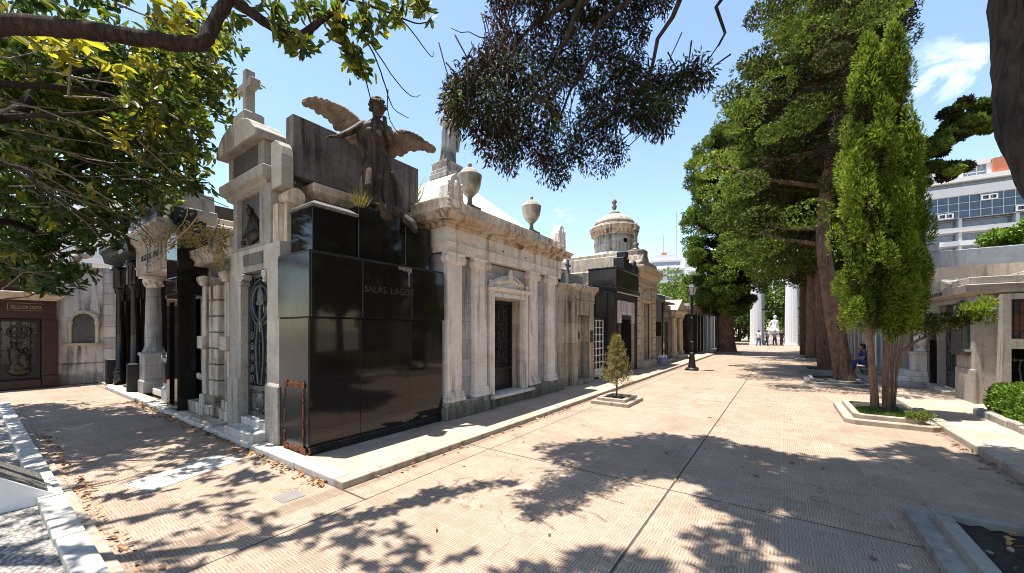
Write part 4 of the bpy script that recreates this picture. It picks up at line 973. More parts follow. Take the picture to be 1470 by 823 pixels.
MB().box(.63,1.94,.14,.18,2.0,2.30).build('transom', M['glass_dark'], T)
kp = MB(); kp.box(.16,.5,-.14,.0,0,1.35); kp.build('door_column', M['blk'], T, bevel=.012)
kp = MB(); kp.box(.2,.46,-.1,.0,1.351,2.1); kp.build('door_plaque', M['bronze_green'], T, bevel=.012)
pq = MB(); pq.prism([(1.98,1.05),(2.78,1.05),(2.86,1.14),(2.78,1.2),(2.78,1.82),(2.88,1.9),(2.7,2.0),(2.55,2.12),(2.38,2.18),(2.21,2.12),(2.06,2.0),(1.88,1.9),(1.98,1.82),(1.98,1.2),(1.9,1.14)],'xz',-.10,-.0)
pq.prism([(2.1,1.2),(2.66,1.2),(2.66,1.75),(2.1,1.75)],'xz',-.115,-.10); pq.ball((2.38,-.1,1.88),(.12,.05,.14),10,8)
for k in range(5): pq.box(2.16,2.60,-.125,-.115,1.28+.085*k,1.30+.085*k)
pq.ball((2.3,-.05,2.2),(.10,.05,.12),8,6); pq.ball((2.5,-.05,2.25),(.10,.05,.09),8,6); pq.build('memorial_plaque', M['bronze_green'], T, bevel=.012)
st = MB(); st.box(.5,1.9,-.22,.0,-.02,.11); st.build('step', M['granite'], T, bevel=.015)
bs = MB(); bs.box(1.96,W+.03,-.03,.02,0,.75); bs.build('pier_base', M['granite'], T, bevel=.01)
gl = MB(); gl.box(.43,1.49,-.14,-.12,1.46,2.27); gl.moved(Rm); gl.build('stained_glass', M['stained'], T)
ld = MB(); random.seed(4)                            # lead lines and the outline of a large flower
for zz in (1.60,1.72,1.84,1.98,2.22): ld.tube([(.43,-.150,zz),(.66 if zz<2.2 else 1.49,-.150,zz)],.006,4)
for xx in (.50,.58,.66): ld.tube([(xx,-.150,1.46),(xx,-.150,2.27)],.006,4)
for (cx_,cz_,rr,n_) in ((1.02,1.66,.20,9),(.92,1.83,.12,8),(1.18,1.90,.16,9),(.84,1.62,.13,7),(.78,2.1,.10,5),(1.28,2.12,.14,9),(1.02,2.02,.09,7)):
    pts = []
    for i in range(n_*3+1):
        t = 2*PI*i/(n_*3); r_ = rr*(1+.18*math.sin(t*3+cx_*9)); pts.append((cx_+r_*math.cos(t),-.152,cz_+r_*.8*math.sin(t)))
    ld.tube(pts,.008,4,False)
ld.moved(Rm); ld.build('lead_line', M['iron_light'], T)
rd = MB()
for (cx_,cz_,rr) in ((1.02,1.66,.17),(1.18,1.90,.13),(1.28,2.12,.11),(.92,1.83,.09)):
    rd.prism([(cx_+rr*math.cos(2*PI*i/14),cz_+rr*.75*math.sin(2*PI*i/14)) for i in range(14)],'xz',-.145,-.141)
rd.moved(Rm); rd.build('red_glass', plain('dull_red_glass',(.20,.065,.045),.2,spec=.6), T)
gb = MB()
for i in range(8):
    xx = .46+.145*i; pts = [(xx+.012*math.sin(k*1.2),-.08+.012*math.cos(k*1.2),.12+.075*k) for k in range(13)]; gb.tube(pts,.016,5)
for zz in (.2,.36,.98): gb.box(.43,1.49,-.09,-.06,zz,zz+.03)
for i in range(7):
    for zz in (.28,1.0): gb.ball((.535+.145*i,-.08,zz),(.035,.03,.035),6,5)
gb.moved(Rm); gb.build('window_grille', M['iron_light'], T)
# marble steps and urn
T = thing('marble_steps', 'white marble steps with a pedestal and urn beside the grey corner tomb', 'steps', (2.48, 16.05, SW), 0)
for k in range(3):
    MB().box(.24*k,1.1,-.62+.1*k,.62-.1*k,.15*k,.15*k+.15).build('step', M['marble_wall'] if k==0 else M['roof_marble'], T, bevel=.012)
pe = MB(); pe.stack(.62,1.1,-.34,.06,[(0,.45),(0,.92),(.04,.95),(.04,1.0)]); pe.build('pedestal', M['roof_marble'], T, bevel=.012)
u = MB(); u.lathe([(.15,1.0),(.16,1.05),(.06,1.12),(.05,1.17),(.12,1.22),(.17,1.30),(.19,1.40),(.185,1.47),(.20,1.50),(.18,1.51)],.86,-.14,20); u.build('urn', M['roof_marble'], T, smooth='auto')
T = thing('tan_tomb', 'tan plastered tomb behind the marble steps with small piers', 'tomb', (3.7, 19.6, SW), -PI/2)
b = MB(); b.wall(0,3.2,0,3.5,.0,3.0,[]); b.build('wall', M['tan_wall'], T)
for xx in (.2,1.6,2.9): MB().box(xx,xx+.22,-.14,.0,0,2.9).build('pier', M['tan_wall'], T, bevel=.015)
MB().box(.7,1.4,-.03,.0,.2,2.2).build('door', M['iron'], T)
MB().box(.3,1.6,-.5,-.14,0,.28).build('step', M['roof_marble'], T, bevel=.012)
T = thing('boundary_wall', 'long high tan wall with a grey painted upper band behind the stained glass tomb', 'wall', (3.3, 20.4, 0), 0)
MB().box(0,16,0,.4,0,3.45).build('wall', M['tan_wall'], T)
w2 = MB(); w2.box(0,16,-.03,.42,3.451,4.62); w2.box(-.3,1.4,-.05,.44,4.621,4.95); w2.build('painted_band', M['grey_paint'], T, bevel=.02)
# tombs seen between the right-hand trunks
for k,(y0_,L,hh,mm,pm_,lab) in enumerate(((26.5,5.4,3.6,'blk_dull','facade_grey','dark tomb with pale upright pillars behind the big leaning trunk'),(33.0,6.0,3.9,'concrete','marble','pale pillared tomb of bare concrete with white marble pillars behind the trunks'),(41.0,7.2,3.5,'blk_matte','cream','dark low tomb with cream pillars close to the gate'))):
    T = thing('pillared_tomb', lab, 'tomb', (3.5, y0_, SW), -PI/2)
    MB().wall(0,L,0,hh,.3,3.2,[(L*.4,L*.6,.2,2.3)]).build('wall', M[mm], T)
    for q in range(5):
        xx = .25+q*(L-.5)/4
        MB().box(xx-.14,xx+.14,.0,.3,0,hh-.5).build('pillar', M[pm_], T, bevel=.015)
    e = MB(); e.stack(0,L,0,3.2,[(0,hh),(.08,hh+.04),(.12,hh+.3),(0,hh+.32)]); e.build('cornice', M[mm if mm!='blk_matte' else 'concrete'], T, bevel=.015)
    MB().box(L*.38,L*.62,.5,.52,.1,2.4).build('pane', M['glass_dark'], T)
# tombs just outside the frame on the right, mirrored in the black granite
T = thing('white_side_tomb', 'plain concrete tomb with an iron door beside the hedge', 'tomb', (6.4, 8.6, SW), -PI/2)
MB().wall(0,6.0,0,3.4,.0,3.0,[(2.3,3.6,.2,2.4)]).build('wall', M['concrete'], T)
e = MB(); e.stack(0,6,0,3,[(0,3.401),(.15,3.5),(.15,3.7),(0,3.72)]); e.build('cornice', M['concrete'], T, bevel=.02)
MB().box(2.2,3.7,.3,.32,.1,2.5).build('door', M['iron'], T)

# ------------------------------------------------------------------ gate at the end of the avenue
T = thing('entrance_gate', 'tall white colonnade gate closing the far end of the avenue', 'gate', (0, 51.6, 0), 0)
for xx in (-8.9,-5.65,-2.4,.85,4.1,7.3):
    c = MB(); c.stack(xx-.62,xx+.62,-.62,.62,[(0,0),(0,.18)]); c.lathe([(.58,.18),(.57,1.0),(.55,4.0),(.48,8.7),(.52,8.8),(.62,9.0)],xx,0,40,0,.07,20); c.box(xx-.66,xx+.66,-.66,.66,9.0,9.25)
    c.build('column', M['white_paint'], T)
    MB().box(xx-.2,xx+.75,1.6,2.6,0,9.2).build('pier', M['facade_grey'], T, bevel=.02)
e = MB(); e.stack(-9.8,8.2,-.35,3.0,[(0,9.26),(0,10.0),(.05,10.05),(.05,10.8),(.1,11.0),(.1,11.4),(0,11.5)]); e.build('entablature', M['white_paint'], T, bevel=.02)
for i,xx in enumerate((-7.3,-4.0,-.8,2.5,5.7)):
    f = MB(); a,b_ = xx-1.1,xx+1.1
    open_ = (i == 2)
    if not open_:
        for k in range(12): f.box(a+k*.2-.015,a+k*.2+.015,.8,.83,.05,3.2)
        for zz in (.1,1.1,3.2): f.box(a,b_,.79,.84,zz,zz+.07)
    else:
        for s_ in (a,b_-.06): f.box(s_,s_+.06,.4,.9,0,4.0)
    f.build('iron_fence', M['iron'], T)
    g_ = MB(); g_.box(a,b_,.79,.86,4.0,4.18)
    for k in range(9): g_.box(a+k*.275-.012,a+k*.275+.012,.8,.83,4.18,9.1)
    for k in range(16): g_.box(a,b_,.80,.83,4.45+k*.28,4.47+k*.28)
    g_.build('upper_grille', M['iron'], T)

# ------------------------------------------------------------------ distant buildings
T = thing('apartment_block', 'large white apartment block with a blue glass storey band and a brick corner', 'building', (22, 118, -1.5), rad(3))
L = 90
MB().box(0,L,0,18,0,36).build('wall', M['facade_white'], T)
for k in range(9):                                   # balcony floors
    z = 1.5+k*2.75
    b = MB(); b.box(0,L,-1.6,0,z,z+.95); b.build('balcony', M['facade_white'], T)
    w = MB(); w.box(0,L,-.05,-.004,z+.95,z+2.6); w.build('window_band', M['pale_glass'], T)
    p = MB()
    for q in range(12): p.box(q*7.6,q*7.6+.5,-1.5,-.06,z+.96,z+2.7)
    p.build('balcony_divider', M['facade_grey'], T)
bl_ = MB(); bl_.box(0,L,-1.7,-.02,26.2,30.8); bl_.build('glass_front', M['sky_glass'], T)
mu = MB()
for q in range(60): mu.box(q*1.5,q*1.5+.10,-1.78,-1.70,26.2,30.8)
for zz in (26.2,27.7,29.3,30.75): mu.box(0,L,-1.775,-1.70,zz,zz+.09)
mu.build('mullion', M['facade_grey'], T)
for (q,zz) in ((3,26.3),(7,29.3),(10,26.4),(18,27.8),(25,29.3)):
    MB().wall(q*1.5,q*1.5+2.2,zz,zz+1.1,-2.2,-2.0,[(q*1.5+.2,q*1.5+1.0,zz+.2,zz+.9),(q*1.5+1.2,q*1.5+2.0,zz+.2,zz+.9)]).build('open_window', M['facade_white'], T)
b = MB(); b.box(-.5,L,-2.0,.5,30.85,32.6); b.box(-.5,L,-2.4,.5,33.6,34.5); b.build('white_band', M['facade_white'], T)
MB().box(0,L,-1.2,-.02,32.6,33.6).build('terrace_glass', M['pale_glass'], T)
MB().box(0,11.8,-.3,-.02,34.6,36.9).build('window_band', M['pale_glass'], T)
pp = MB()
for q in range(4): pp.box(q*3.9,q*3.9+.6,-.9,-.3,34.5,36.95)
for q in range(9): pp.box(q*1.3,q*1.3+.12,-.4,-.3,34.6,36.9)
pp.box(0,11.8,-.4,-.3,35.5,35.7); pp.box(-.5,12.2,-1.0,.2,36.95,38.0); pp.box(0,12,.21,14,36,37.9); pp.build('penthouse_frame', M['facade_white'], T)
br = MB(); br.box(12.3,L,-1.6,3,34.55,35.5); br.box(12.3,14.2,-1.5,3,35.5,37.6); br.build('brick_wall', M['brick_red'], T)
o = MB(); o.box(14.4,L,-2.0,3,36.1,36.9); o.build('white_band', M['facade_white'], T)
gl2 = MB(); gl2.box(14.4,L,-1.2,3,36.9,38.7); gl2.build('roof_glazing', M['pale_glass'], T)
mu = MB()
for q in range(40): mu.box(14.4+q*1.9,14.5+q*1.9,-1.3,-1.2,36.9,38.7)
for zz in (36.95,37.8,38.6): mu.box(14.4,L,-1.32,-1.2,zz,zz+.12)
mu.build('mullion', M['iron_light'], T)
MB().box(16,19.5,-1.66,-1.6,34.7,35.3).build('window', M['sky_glass'], T)
T = thing('distant_tower', 'distant white apartment tower with stepped roof between the domed mausoleum and the bright conifer', 'building', (-55.5, 195, 0), rad(20))
b = MB(); b.box(0,18,0,14,0,33); b.box(2,17,1,13,33,37); b.box(5,14,3,11,37,40); b.build('wall', M['facade_white'], T)
w = MB()
for k in range(10):
    w.box(1,8,-.1,-.004,3+k*3,4.6+k*3); w.box(10,17,-.1,-.004,3+k*3,4.6+k*3)
w.box(3,16,.9,.996,34.2,36); w.build('window_band', M['pale_glass'], T)
bb = MB()
for k in range(11): bb.box(-.6,18.6,-1.2,-.11,1.6+k*3,2.5+k*3)
bb.box(-.8,18.8,-.8,14,32.4,33.2); bb.build('balcony', M['facade_white'], T)
an = MB(); an.tube([(15,6,37),(15,6,62)],.12,5); an.tube([(9,6,40),(9,6,50)],.1,5); an.box(8,10.5,5,7,40,41.5); an.build('antenna', M['brick_red'], T)
T = thing('roof_corner', 'tiled roof corner with pale wall on the terrace beyond the boundary wall', 'building', (9.6, 25.5, 0), 0)
MB().box(0,9,0,5,0,6.0).build('wall', M['facade_grey'], T)
r = MB(); r.prism([(-.8,6.0),(9,8.3),(9,8.6),(-.9,6.2)],'xz',-.8,5.5); r.build('roof', M['roof_red'], T)
# ------------------------------------------------------------------ statues and people
def lerp_prof(prof, z):
    for a, b in zip(prof, prof[1:]):
        if a[0] <= z <= b[0]:
            t = (z-a[0])/(b[0]-a[0]); t = t*t*(3-2*t)
            return [a[i]+(b[i]-a[i])*t for i in range(1, len(a))]
    return list(prof[-1][1:])
def robe(mb, prof, nz=70, seg=72, folds=13, seed=1):
    """draped column: prof rows are (z, cx, cy, rx, ry, fold depth)"""
    r = random.Random(seed); ph = [r.uniform(0, 6.28) for _ in range(4)]
    z0, z1 = prof[0][0], prof[-1][0]; vs = []; fs = []
    for j in range(nz+1):
        z = z0+(z1-z0)*j/nz; cx, cy, rx, ry, fd = lerp_prof(prof, z)
        for i in range(seg):
            t = 2*PI*i/seg
            w = math.sin(folds*t+ph[0]+1.6*math.sin(z*3+ph[1]))*.6+math.sin((folds*.5+.5)*t*1.0+ph[2]-z*2)*.5+.5*math.sin(t*3+z*5+ph[3])
            k = 1+fd*w/max(rx, .05)
            vs.append((cx+rx*k*math.cos(t), cy+ry*k*math.sin(t), z))
    for j in range(nz):
        for i in range(seg):
            a = j*seg+i; b = j*seg+(i+1) % seg; fs.append((a, b, b+seg, a+seg))
    fs.append(tuple(range(seg-1,-1,-1))); fs.append(tuple(range(nz*seg, nz*seg+seg)))
    mb.add(vs, fs)
def hand(mb, w, d, side, size=.17, curl=.5, spread=.18, n=Vector((0,0,1))):
    """palm, four fingers and a thumb starting at wrist w along direction d; n = back of the hand"""
    d = Vector(d).normalized(); n = (n-d*n.dot(d)).normalized(); s = d.cross(n)*side; w = Vector(w)
    palm = w+d*size*.28
    mb.ball(palm, (size*.22, size*.27, size*.12), 10, 8, Matrix((s, d, n)).transposed())
    for k, L in enumerate((.43,.50,.47,.36)):
        o = palm+d*size*.20+s*size*(.16-.105*k); dd = (d+s*spread*(1.2-.8*k)).normalized()
        p1 = o+dd*size*L*.45; p2 = p1+(dd-n*curl*.6).normalized()*size*L*.32; p3 = p2+(dd-n*curl*1.3).normalized()*size*L*.25
        mb.tube([o-dd*size*.1,o,p1,p2,p3], [size*.06,size*.06,size*.055,size*.048,size*.036], 6)
    o = palm-d*size*.1+s*size*.17; mb.tube([o,o+(s*.8+d*.6).normalized()*size*.2,o+(s*.5+d).normalized()*size*.36],[size*.07,size*.06,size*.042],6)
def head(mb, c, r, yaw=0.0, tilt=0.0, hair=True):
    R = Matrix.Rotation(yaw,3,'Z') @ Matrix.Rotation(tilt,3,'X'); c = Vector(c)
    P = lambda x, y, z: c + R @ Vector((x*r, y*r, z*r))
    mb.ball(P(0,0,.12), (r*.80,r*.95,r*.92), 18, 14, R); mb.ball(P(0,-.22,-.42), (r*.56,r*.62,r*.62), 14, 10, R)
    mb.tube([P(0,-.90,.12),P(0,-1.06,-.16),P(0,-1.0,-.26),P(0,-.8,-.3)],[r*.10,r*.15,r*.16,r*.1],8)
    for s in (-1,1):
        mb.ball(P(s*.32,-.80,.05),(r*.13,r*.1,r*.09),8,6,R); mb.tube([P(s*.1,-.93,.24),P(s*.35,-.90,.30),P(s*.58,-.72,.22)],r*.08,6)
        mb.ball(P(s*.82,-.02,-.05),(r*.08,r*.2,r*.26),8,6,R)
    mb.tube([P(-.24,-.83,-.52),P(0,-.90,-.50),P(.24,-.83,-.52)],[r*.05,r*.09,r*.05],6)
    mb.tube([P(-.18,-.82,-.60),P(0,-.87,-.61),P(.18,-.82,-.60)],[r*.05,r*.09,r*.05],6)
    if hair:
        rr = random.Random(3)
        for k in range(70):
            t = rr.uniform(0,2*PI); ph = rr.uniform(-.25,1.45)
            x,y,z = math.cos(ph)*math.cos(t), math.cos(ph)*math.sin(t), math.sin(ph)
            if y < -.62 and z < .35: continue
            mb.ball(P(x*.86,y*.98+.05,z*.98+.18),(r*.27,r*.27,r*.22),7,5,R)
        mb.ball(P(0,.9,-.1),(r*.42,r*.35,r*.4),10,8,R)
def remesh(o, vox, smooth=True):
    md = o.modifiers.new('Remesh', 'REMESH'); md.mode = 'VOXEL'; md.voxel_size = vox; md.use_smooth_shade = True
    return o

ANG = (-5.50, 3.93, SW+3.53)
T = thing('angel_statue', 'dark weathered bronze angel with outspread wings leaning forward on top of the black corner tomb', 'statue', ANG, rad(45))
b = MB()
robe(b, [(.10,.02,.03,.32,.28,.036),(.22,.0,.0,.28,.25,.044),(.45,-.01,-.02,.245,.225,.040),(.78,.0,-.05,.215,.18,.026),(1.0,-.02,-.09,.17,.14,.016),(1.12,-.03,-.11,.155,.125,.012),(1.28,-.02,-.15,.185,.135,.012),(1.40,-.015,-.17,.20,.12,.008),(1.48,-.005,-.18,.12,.085,.004),(1.53,.01,-.19,.06,.06,0),(1.60,.02,-.21,.05,.055,0)], 90, 90, 12, 4)
b.ball((-.075,-.245,1.30),(.07,.06,.07),12,8); b.ball((.065,-.245,1.28),(.07,.06,.07),12,8)
b.tube([(-.06,-.10,.92),(-.10,-.20,.62),(-.09,-.27,.40),(-.07,-.2,.16)],[.10,.115,.095,.07],12)       # forward knee under the cloth
head(b, (.05,-.27,1.65), .135, rad(-14), rad(28))
b.tube([(-.13,-.14,1.42),(-.20,-.17,1.43),(-.28,-.22,1.34),(-.37,-.29,1.24),(-.46,-.36,1.15),(-.53,-.42,1.09)],[.075,.075,.062,.052,.045,.032],12)
hand(b, (-.53,-.42,1.09), (-.75,-.45,-.35), 1, .17, .25, .22)
b.tube([(.12,-.14,1.41),(.19,-.15,1.39),(.235,-.17,1.28),(.245,-.21,1.17),(.22,-.30,1.24),(.18,-.36,1.36)],[.07,.072,.06,.055,.046,.034],12)
hand(b, (.18,-.36,1.36), (-.15,-.05,1), -1, .16, .3, .12, Vector((.3,-1,.2)))
b.tube([(-.20,-.2,1.40),(-.23,-.16,1.25),(-.21,-.1,1.05),(-.2,-.02,.85)],[.05,.075,.06,.03],10)           # sleeve fall
b.tube([(.2,-.02,.75),(.29,.05,.45),(.34,.08,.2),(.42,.05,.04),(.55,.0,-.10),(.62,-.05,-.22)],[.06,.08,.09,.10,.09,.05],12)
b.tube([(-.15,-.05,.5),(-.24,-.1,.2),(-.30,-.16,.05)],[.06,.08,.05],10)
remesh(b.build('figure', M['statue'], T), .0085)
rk = MB(); random.seed(6)
for k in range(26): rk.ball((random.uniform(-.3,.42),random.uniform(-.28,.2),random.uniform(-.06,.10)),(random.uniform(.08,.17),random.uniform(.08,.15),random.uniform(.05,.10)),9,7)
rk.tube([(-.22,-.28,.10),(-.08,-.34,.14),(.08,-.33,.10),(.2,-.3,.06),(.3,-.33,.0)],[.02,.025,.022,.02,.012],6)
remesh(rk.build('rock_base', M['statue'], T), .014)
def wing(parent, root, lead, trail, n, ytip):
    """feathered wing: lead and trail are polylines from root to tip in (x, z); y runs to ytip"""
    w = MB()
    def at(pl, t):
        q = t*(len(pl)-1); i = min(int(q), len(pl)-2); f = q-i
        return (pl[i][0]+(pl[i+1][0]-pl[i][0])*f, pl[i][1]+(pl[i+1][1]-pl[i][1])*f)
    yy = lambda t: .06+(ytip-.06)*t
    for row, (frac, th, off, cnt) in enumerate(((1.0,.016,0,n),(.66,.018,-.022,n),(.36,.02,-.042,n+2))):
        for i in range(cnt):
            t = (i+.3)/cnt*.93; a = at(lead, t); e = at(trail, min(1, t+.05+.12*t))
            L = Vector((e[0]-a[0], 0, e[1]-a[1]))*frac*(1+.06*math.sin(i*2.3))
            if L.length < .07: continue
            d = L.normalized(); s = Vector((-d.z,0,d.x)); wd = (.085 if row == 0 else .075)*(.75+.5*(1-t))
            prof = [(0,.7),(.25,1),(.6,1.0),(.85,.8),(.96,.45),(1.0,.0)]
            out = [Vector((a[0],0,a[1]))+L*p+s*wd*q for p,q in prof]+[Vector((a[0],0,a[1]))+L*p-s*wd*q for p,q in prof[-2::-1]]
            for sg in (1,-1):
                y0 = yy(t)+sg*(.012-off)*.8+.003*(i%2)
                w.prism([(p.x,p.z) for p in out],'xz',y0-th/2,y0+th/2)
                w.tube([Vector((a[0],y0-sg*-.5*th,a[1])),Vector((a[0]+L.x*.97,y0+sg*.5*th,a[1]+L.z*.97))],[.008,.003],5)
    N = 24; pts = [(at(lead,i/N)[0],yy(i/N),at(lead,i/N)[1]) for i in range(N+1)]
    w.tube(pts,[.050*(1-.80*i/N) for i in range(N+1)],8)
    remesh(w.build('wing', M['wing'], parent), .009)
wing(T, None, [(-.08,1.32),(-.20,1.47),(-.36,1.64),(-.52,1.75),(-.70,1.81),(-.90,1.81),(-1.12,1.74)], [(-.16,1.08),(-.28,1.12),(-.42,1.19),(-.56,1.30),(-.72,1.46),(-.90,1.60),(-1.14,1.72)], 12, -.10)
wing(T, None, [(.10,1.34),(.22,1.46),(.36,1.53),(.50,1.53),(.64,1.47),(.78,1.38),(.92,1.28)], [(.14,1.06),(.22,1.04),(.34,1.08),(.46,1.17),(.60,1.23),(.74,1.25),(.94,1.26)], 11, .25)

T = thing('roof_statue', 'white marble statue of a veiled woman on the pyramid roof of the white tomb', 'statue', (-7.06, 4.96+2.2, SW+5.93), rad(62))
b = MB()
robe(b, [(0,0,0,.22,.2,.022),(.3,0,0,.19,.18,.025),(.7,.01,0,.19,.16,.02),(.95,.02,0,.16,.13,.012),(1.15,.02,-.01,.18,.125,.008),(1.26,.01,-.02,.10,.09,.003),(1.34,.01,-.03,.055,.055,0)], 60, 72, 11, 9)
head(b, (.01,-.04,1.42), .105, 0, rad(8)); b.ball((.01,.03,1.42),(.125,.12,.15),12,10)
b.tube([(-.17,-.02,1.18),(-.2,-.06,.98),(-.08,-.2,.98),(.02,-.22,1.05)],[.06,.055,.045,.035],10); b.tube([(.19,-.02,1.18),(.23,-.07,.98),(.1,-.2,.98),(.03,-.22,1.06)],[.06,.055,.045,.035],10)
hand(b,(.0,-.22,1.05),(.1,-.1,1),1,.14,.3,.05,Vector((-.4,-1,0))); b.tube([(.2,.0,1.1),(.27,-.02,.8),(.25,.02,.4)],[.05,.08,.05],8)
remesh(b.build('figure', M['marble_foot'], T), .011)

T = thing('park_statue', 'white statue on a stepped pedestal in the park beyond the gate', 'statue', (-.75, 59, 0), 0)
T.scale = (.72,.72,.8)
MB().stack(-1.1,1.1,-.9,.9,[(0,0),(0,.8),(-.35,.85),(-.35,2.0),(-.2,2.1)]).build('pedestal', M['white_paint'], T, bevel=.03)
b = MB(); robe(b,[(2.0,0,0,.7,.6,.06),(2.6,0,0,.6,.5,.06),(3.2,.1,0,.45,.4,.05),(3.6,.1,0,.5,.35,.03),(3.9,.1,0,.15,.15,0)],40,48,9,2); head(b,(.1,-.05,4.15),.26); b.tube([(-.3,0,3.6),(-.7,-.1,3.2),(-.75,-.3,2.7)],[.16,.14,.1],8)
remesh(b.build('figure', M['white_paint'], T), .03)

def person(label, loc, rz, top, legs_m, pose='stand', hat=None, bag=None):
    T = thing('person', label, 'person', loc, rz)
    k = MB(); sh = MB(); tr = MB(); hr = MB(); sho = MB()
    if pose == 'stand':
        hip, chest, neck, hd = (0,0,.92), (0,-.01,1.25), (0,0,1.46), (0,-.03,1.60)
        legsj = [[(s*.09,0,.9),(s*.10,-.03+.05*s,.5),(s*.11,.02+.10*s,.07)] for s in (-1,1)]
        arms = [[(s*.19,0,1.40),(s*.25,.0,1.14),(s*.23,-.12,.93)] for s in (-1,1)]
    elif pose == 'walk':
        hip, chest, neck, hd = (0,0,.90), (0,-.02,1.24), (0,-.04,1.45), (0,-.08,1.59)
        legsj = [[(-.09,0,.88),(-.10,-.16,.50),(-.10,-.12,.07)],[(.09,0,.88),(.10,.02,.48),(.10,.28,.10)]]
        arms = [[(-.19,0,1.40),(-.25,.10,1.14),(-.23,.12,.92)],[(.19,0,1.40),(.26,-.10,1.15),(.22,-.27,1.02)]]
    else:
        hip, chest, neck, hd = (0,.05,.34), (0,-.04,.68), (0,-.12,.88), (0,-.20,1.00)
        legsj = [[(s*.09,.0,.36),(s*.12,-.42,.48),(s*.10,-.52,.07)] for s in (-1,1)]
        arms = [[(s*.19,-.08,.84),(s*.24,-.22,.62),(s*.10,-.40,.56)] for s in (-1,1)]
    H, C, N_, D_ = map(Vector,(hip,chest,neck,hd))
    for mb, g in ((k,0),(sh,.018)):
        mb.ball(H.lerp(C,.0),(.155+g,.11+g,.13),14,10); mb.ball(H.lerp(C,.5),(.145+g,.10+g,.20),14,10); mb.ball(C,(.175+g,.115+g,.20),14,10)
    k.tube([C,N_,D_],[.06,.055,.05],10); head(k, D_, .108, 0, rad(6) if pose!='sit' else rad(20), False)
    hr.ball(D_+Vector((0,.02,.035)),(.098,.112,.098),12,8); hr.ball(D_+Vector((0,.06,-.03)),(.085,.07,.09),10,8)
    for j in legsj:
        pts = [Vector(p) for p in j]; k.tube([pts[0],pts[0].lerp(pts[1],.5),pts[1],pts[1].lerp(pts[2],.4),pts[2]],[.085,.075,.055,.055,.036],10)
        tr.tube([pts[0]+Vector((0,0,.06)),pts[0].lerp(pts[1],.5),pts[1],pts[2]+Vector((0,0,.03))],[.11,.10,.082,.075],10)
        sho.ball(pts[2]+Vector((0,-.06,-.035)),(.045,.125,.04),10,8)
    tr.ball(H,(.175,.13,.13),12,8)
    for s, j in zip((-1,1), arms):
        pts = [Vector(p) for p in j]; k.tube([pts[0],pts[0].lerp(pts[1],.5),pts[1],pts[2]],[.052,.048,.038,.028],10)
        hand(k, pts[2], (pts[2]-pts[1]), s, .17, .5, .1, Vector((s,0,.2)))
        sh.tube([pts[0]-Vector((s*.05,0,-.01)),pts[0],pts[0].lerp(pts[1],.8)],[.07,.075,.066],10)
    remesh(k.build('body', M['skin'], T), .014)
    remesh(sh.build('shirt', M[top], T), .016); remesh(tr.build('trousers', M[legs_m], T), .016)
    remesh(hr.build('hair', M[hat or 'hair'], T), .014); sho.build('shoes', M['cloth_dark'], T, smooth=True)
    if bag: MB().stack(.16,.34,-.1,.1,[(0,.75),(.03,.85),(.02,1.1),(-.05,1.16)]).build('bag', M[bag], T, bevel=.02)
    return T
person('person in a white shirt and blue jeans walking by a gate column', (-2.05, 49.6, 0), rad(160), 'cloth_white', 'denim', 'walk')
person('person in a red and violet top walking through the open gate', (-1.35, 50.6, 0), rad(70), 'cloth_grey', 'cloth_dark', 'walk', bag='cloth_red')
person('person in grey clothes standing in the middle of the gateway', (-.62, 51.5, 0), rad(-20), 'cloth_grey', 'cloth_dark')
person('person dressed all in black standing under the park statue', (-.02, 51.6, 0), rad(30), 'cloth_dark', 'cloth_dark', 'stand')
person('person in an orange top beyond the gate fence', (2.6, 54.5, 0), rad(80), 'cloth_red', 'cloth_dark', 'walk')
sit = person('person in blue clothes sitting on a low stone bench behind the cypress', (2.66, 19.4, SW), rad(-78), 'cloth_blue', 'cloth_blue', 'sit')
bn = thing('stone_bench', 'low dark stone bench the person in blue sits on', 'bench', (2.45, 18.9, SW), 0)
MB().box(-.02,.42,0,1.1,.16,.235).build('seat', M['kerb_dark'], bn, bevel=.012)
for yy in (.1,.9): MB().box(.04,.36,yy,yy+.14,0,.16).build('leg', M['kerb_dark'], bn, bevel=.01)

# ------------------------------------------------------------------ lamp post
T = thing('lamp_post', 'black iron lamp post with a glass lantern at the sidewalk edge', 'lamp post', (-3.12, 17.75, 0), 0)
b = MB(); b.stack(-.24,.24,-.24,.24,[(0,0),(0,.06),(-.03,.09),(-.05,.12)]); b.lathe([(.17,.12),(.15,.2),(.12,.42),(.10,.62),(.12,.66),(.12,.72),(.07,.76)],0,0,12); b.build('base', M['iron'], T, smooth='auto')
p = MB(); p.lathe([(.062,.76),(.058,1.4),(.05,2.5),(.045,3.0),(.07,3.03),(.07,3.07),(.04,3.1)],0,0,14,0,.2,8)
for z in (1.2,2.2): p.lathe([(.06,z-.04),(.08,z),(.06,z+.04)],0,0,12)
p.build('pole', M['iron'], T, smooth='auto')
h = MB(); h.lathe([(.05,3.1),(.10,3.14),(.12,3.18)],0,0,6)
for i in range(6):
    t = 2*PI*i/6; h.tube([(.11*math.cos(t),.11*math.sin(t),3.17),(.20*math.cos(t),.20*math.sin(t),3.52)],.012,5)
h.lathe([(.23,3.52),(.24,3.55),(.16,3.64),(.07,3.70),(.05,3.76),(.06,3.79),(.01,3.86)],0,0,12); h.build('lantern_frame', M['iron'], T)
g = MB(); g.lathe([(.10,3.17),(.19,3.52)],0,0,6); g.build('lantern_glass', M['lamp_glass'], T)

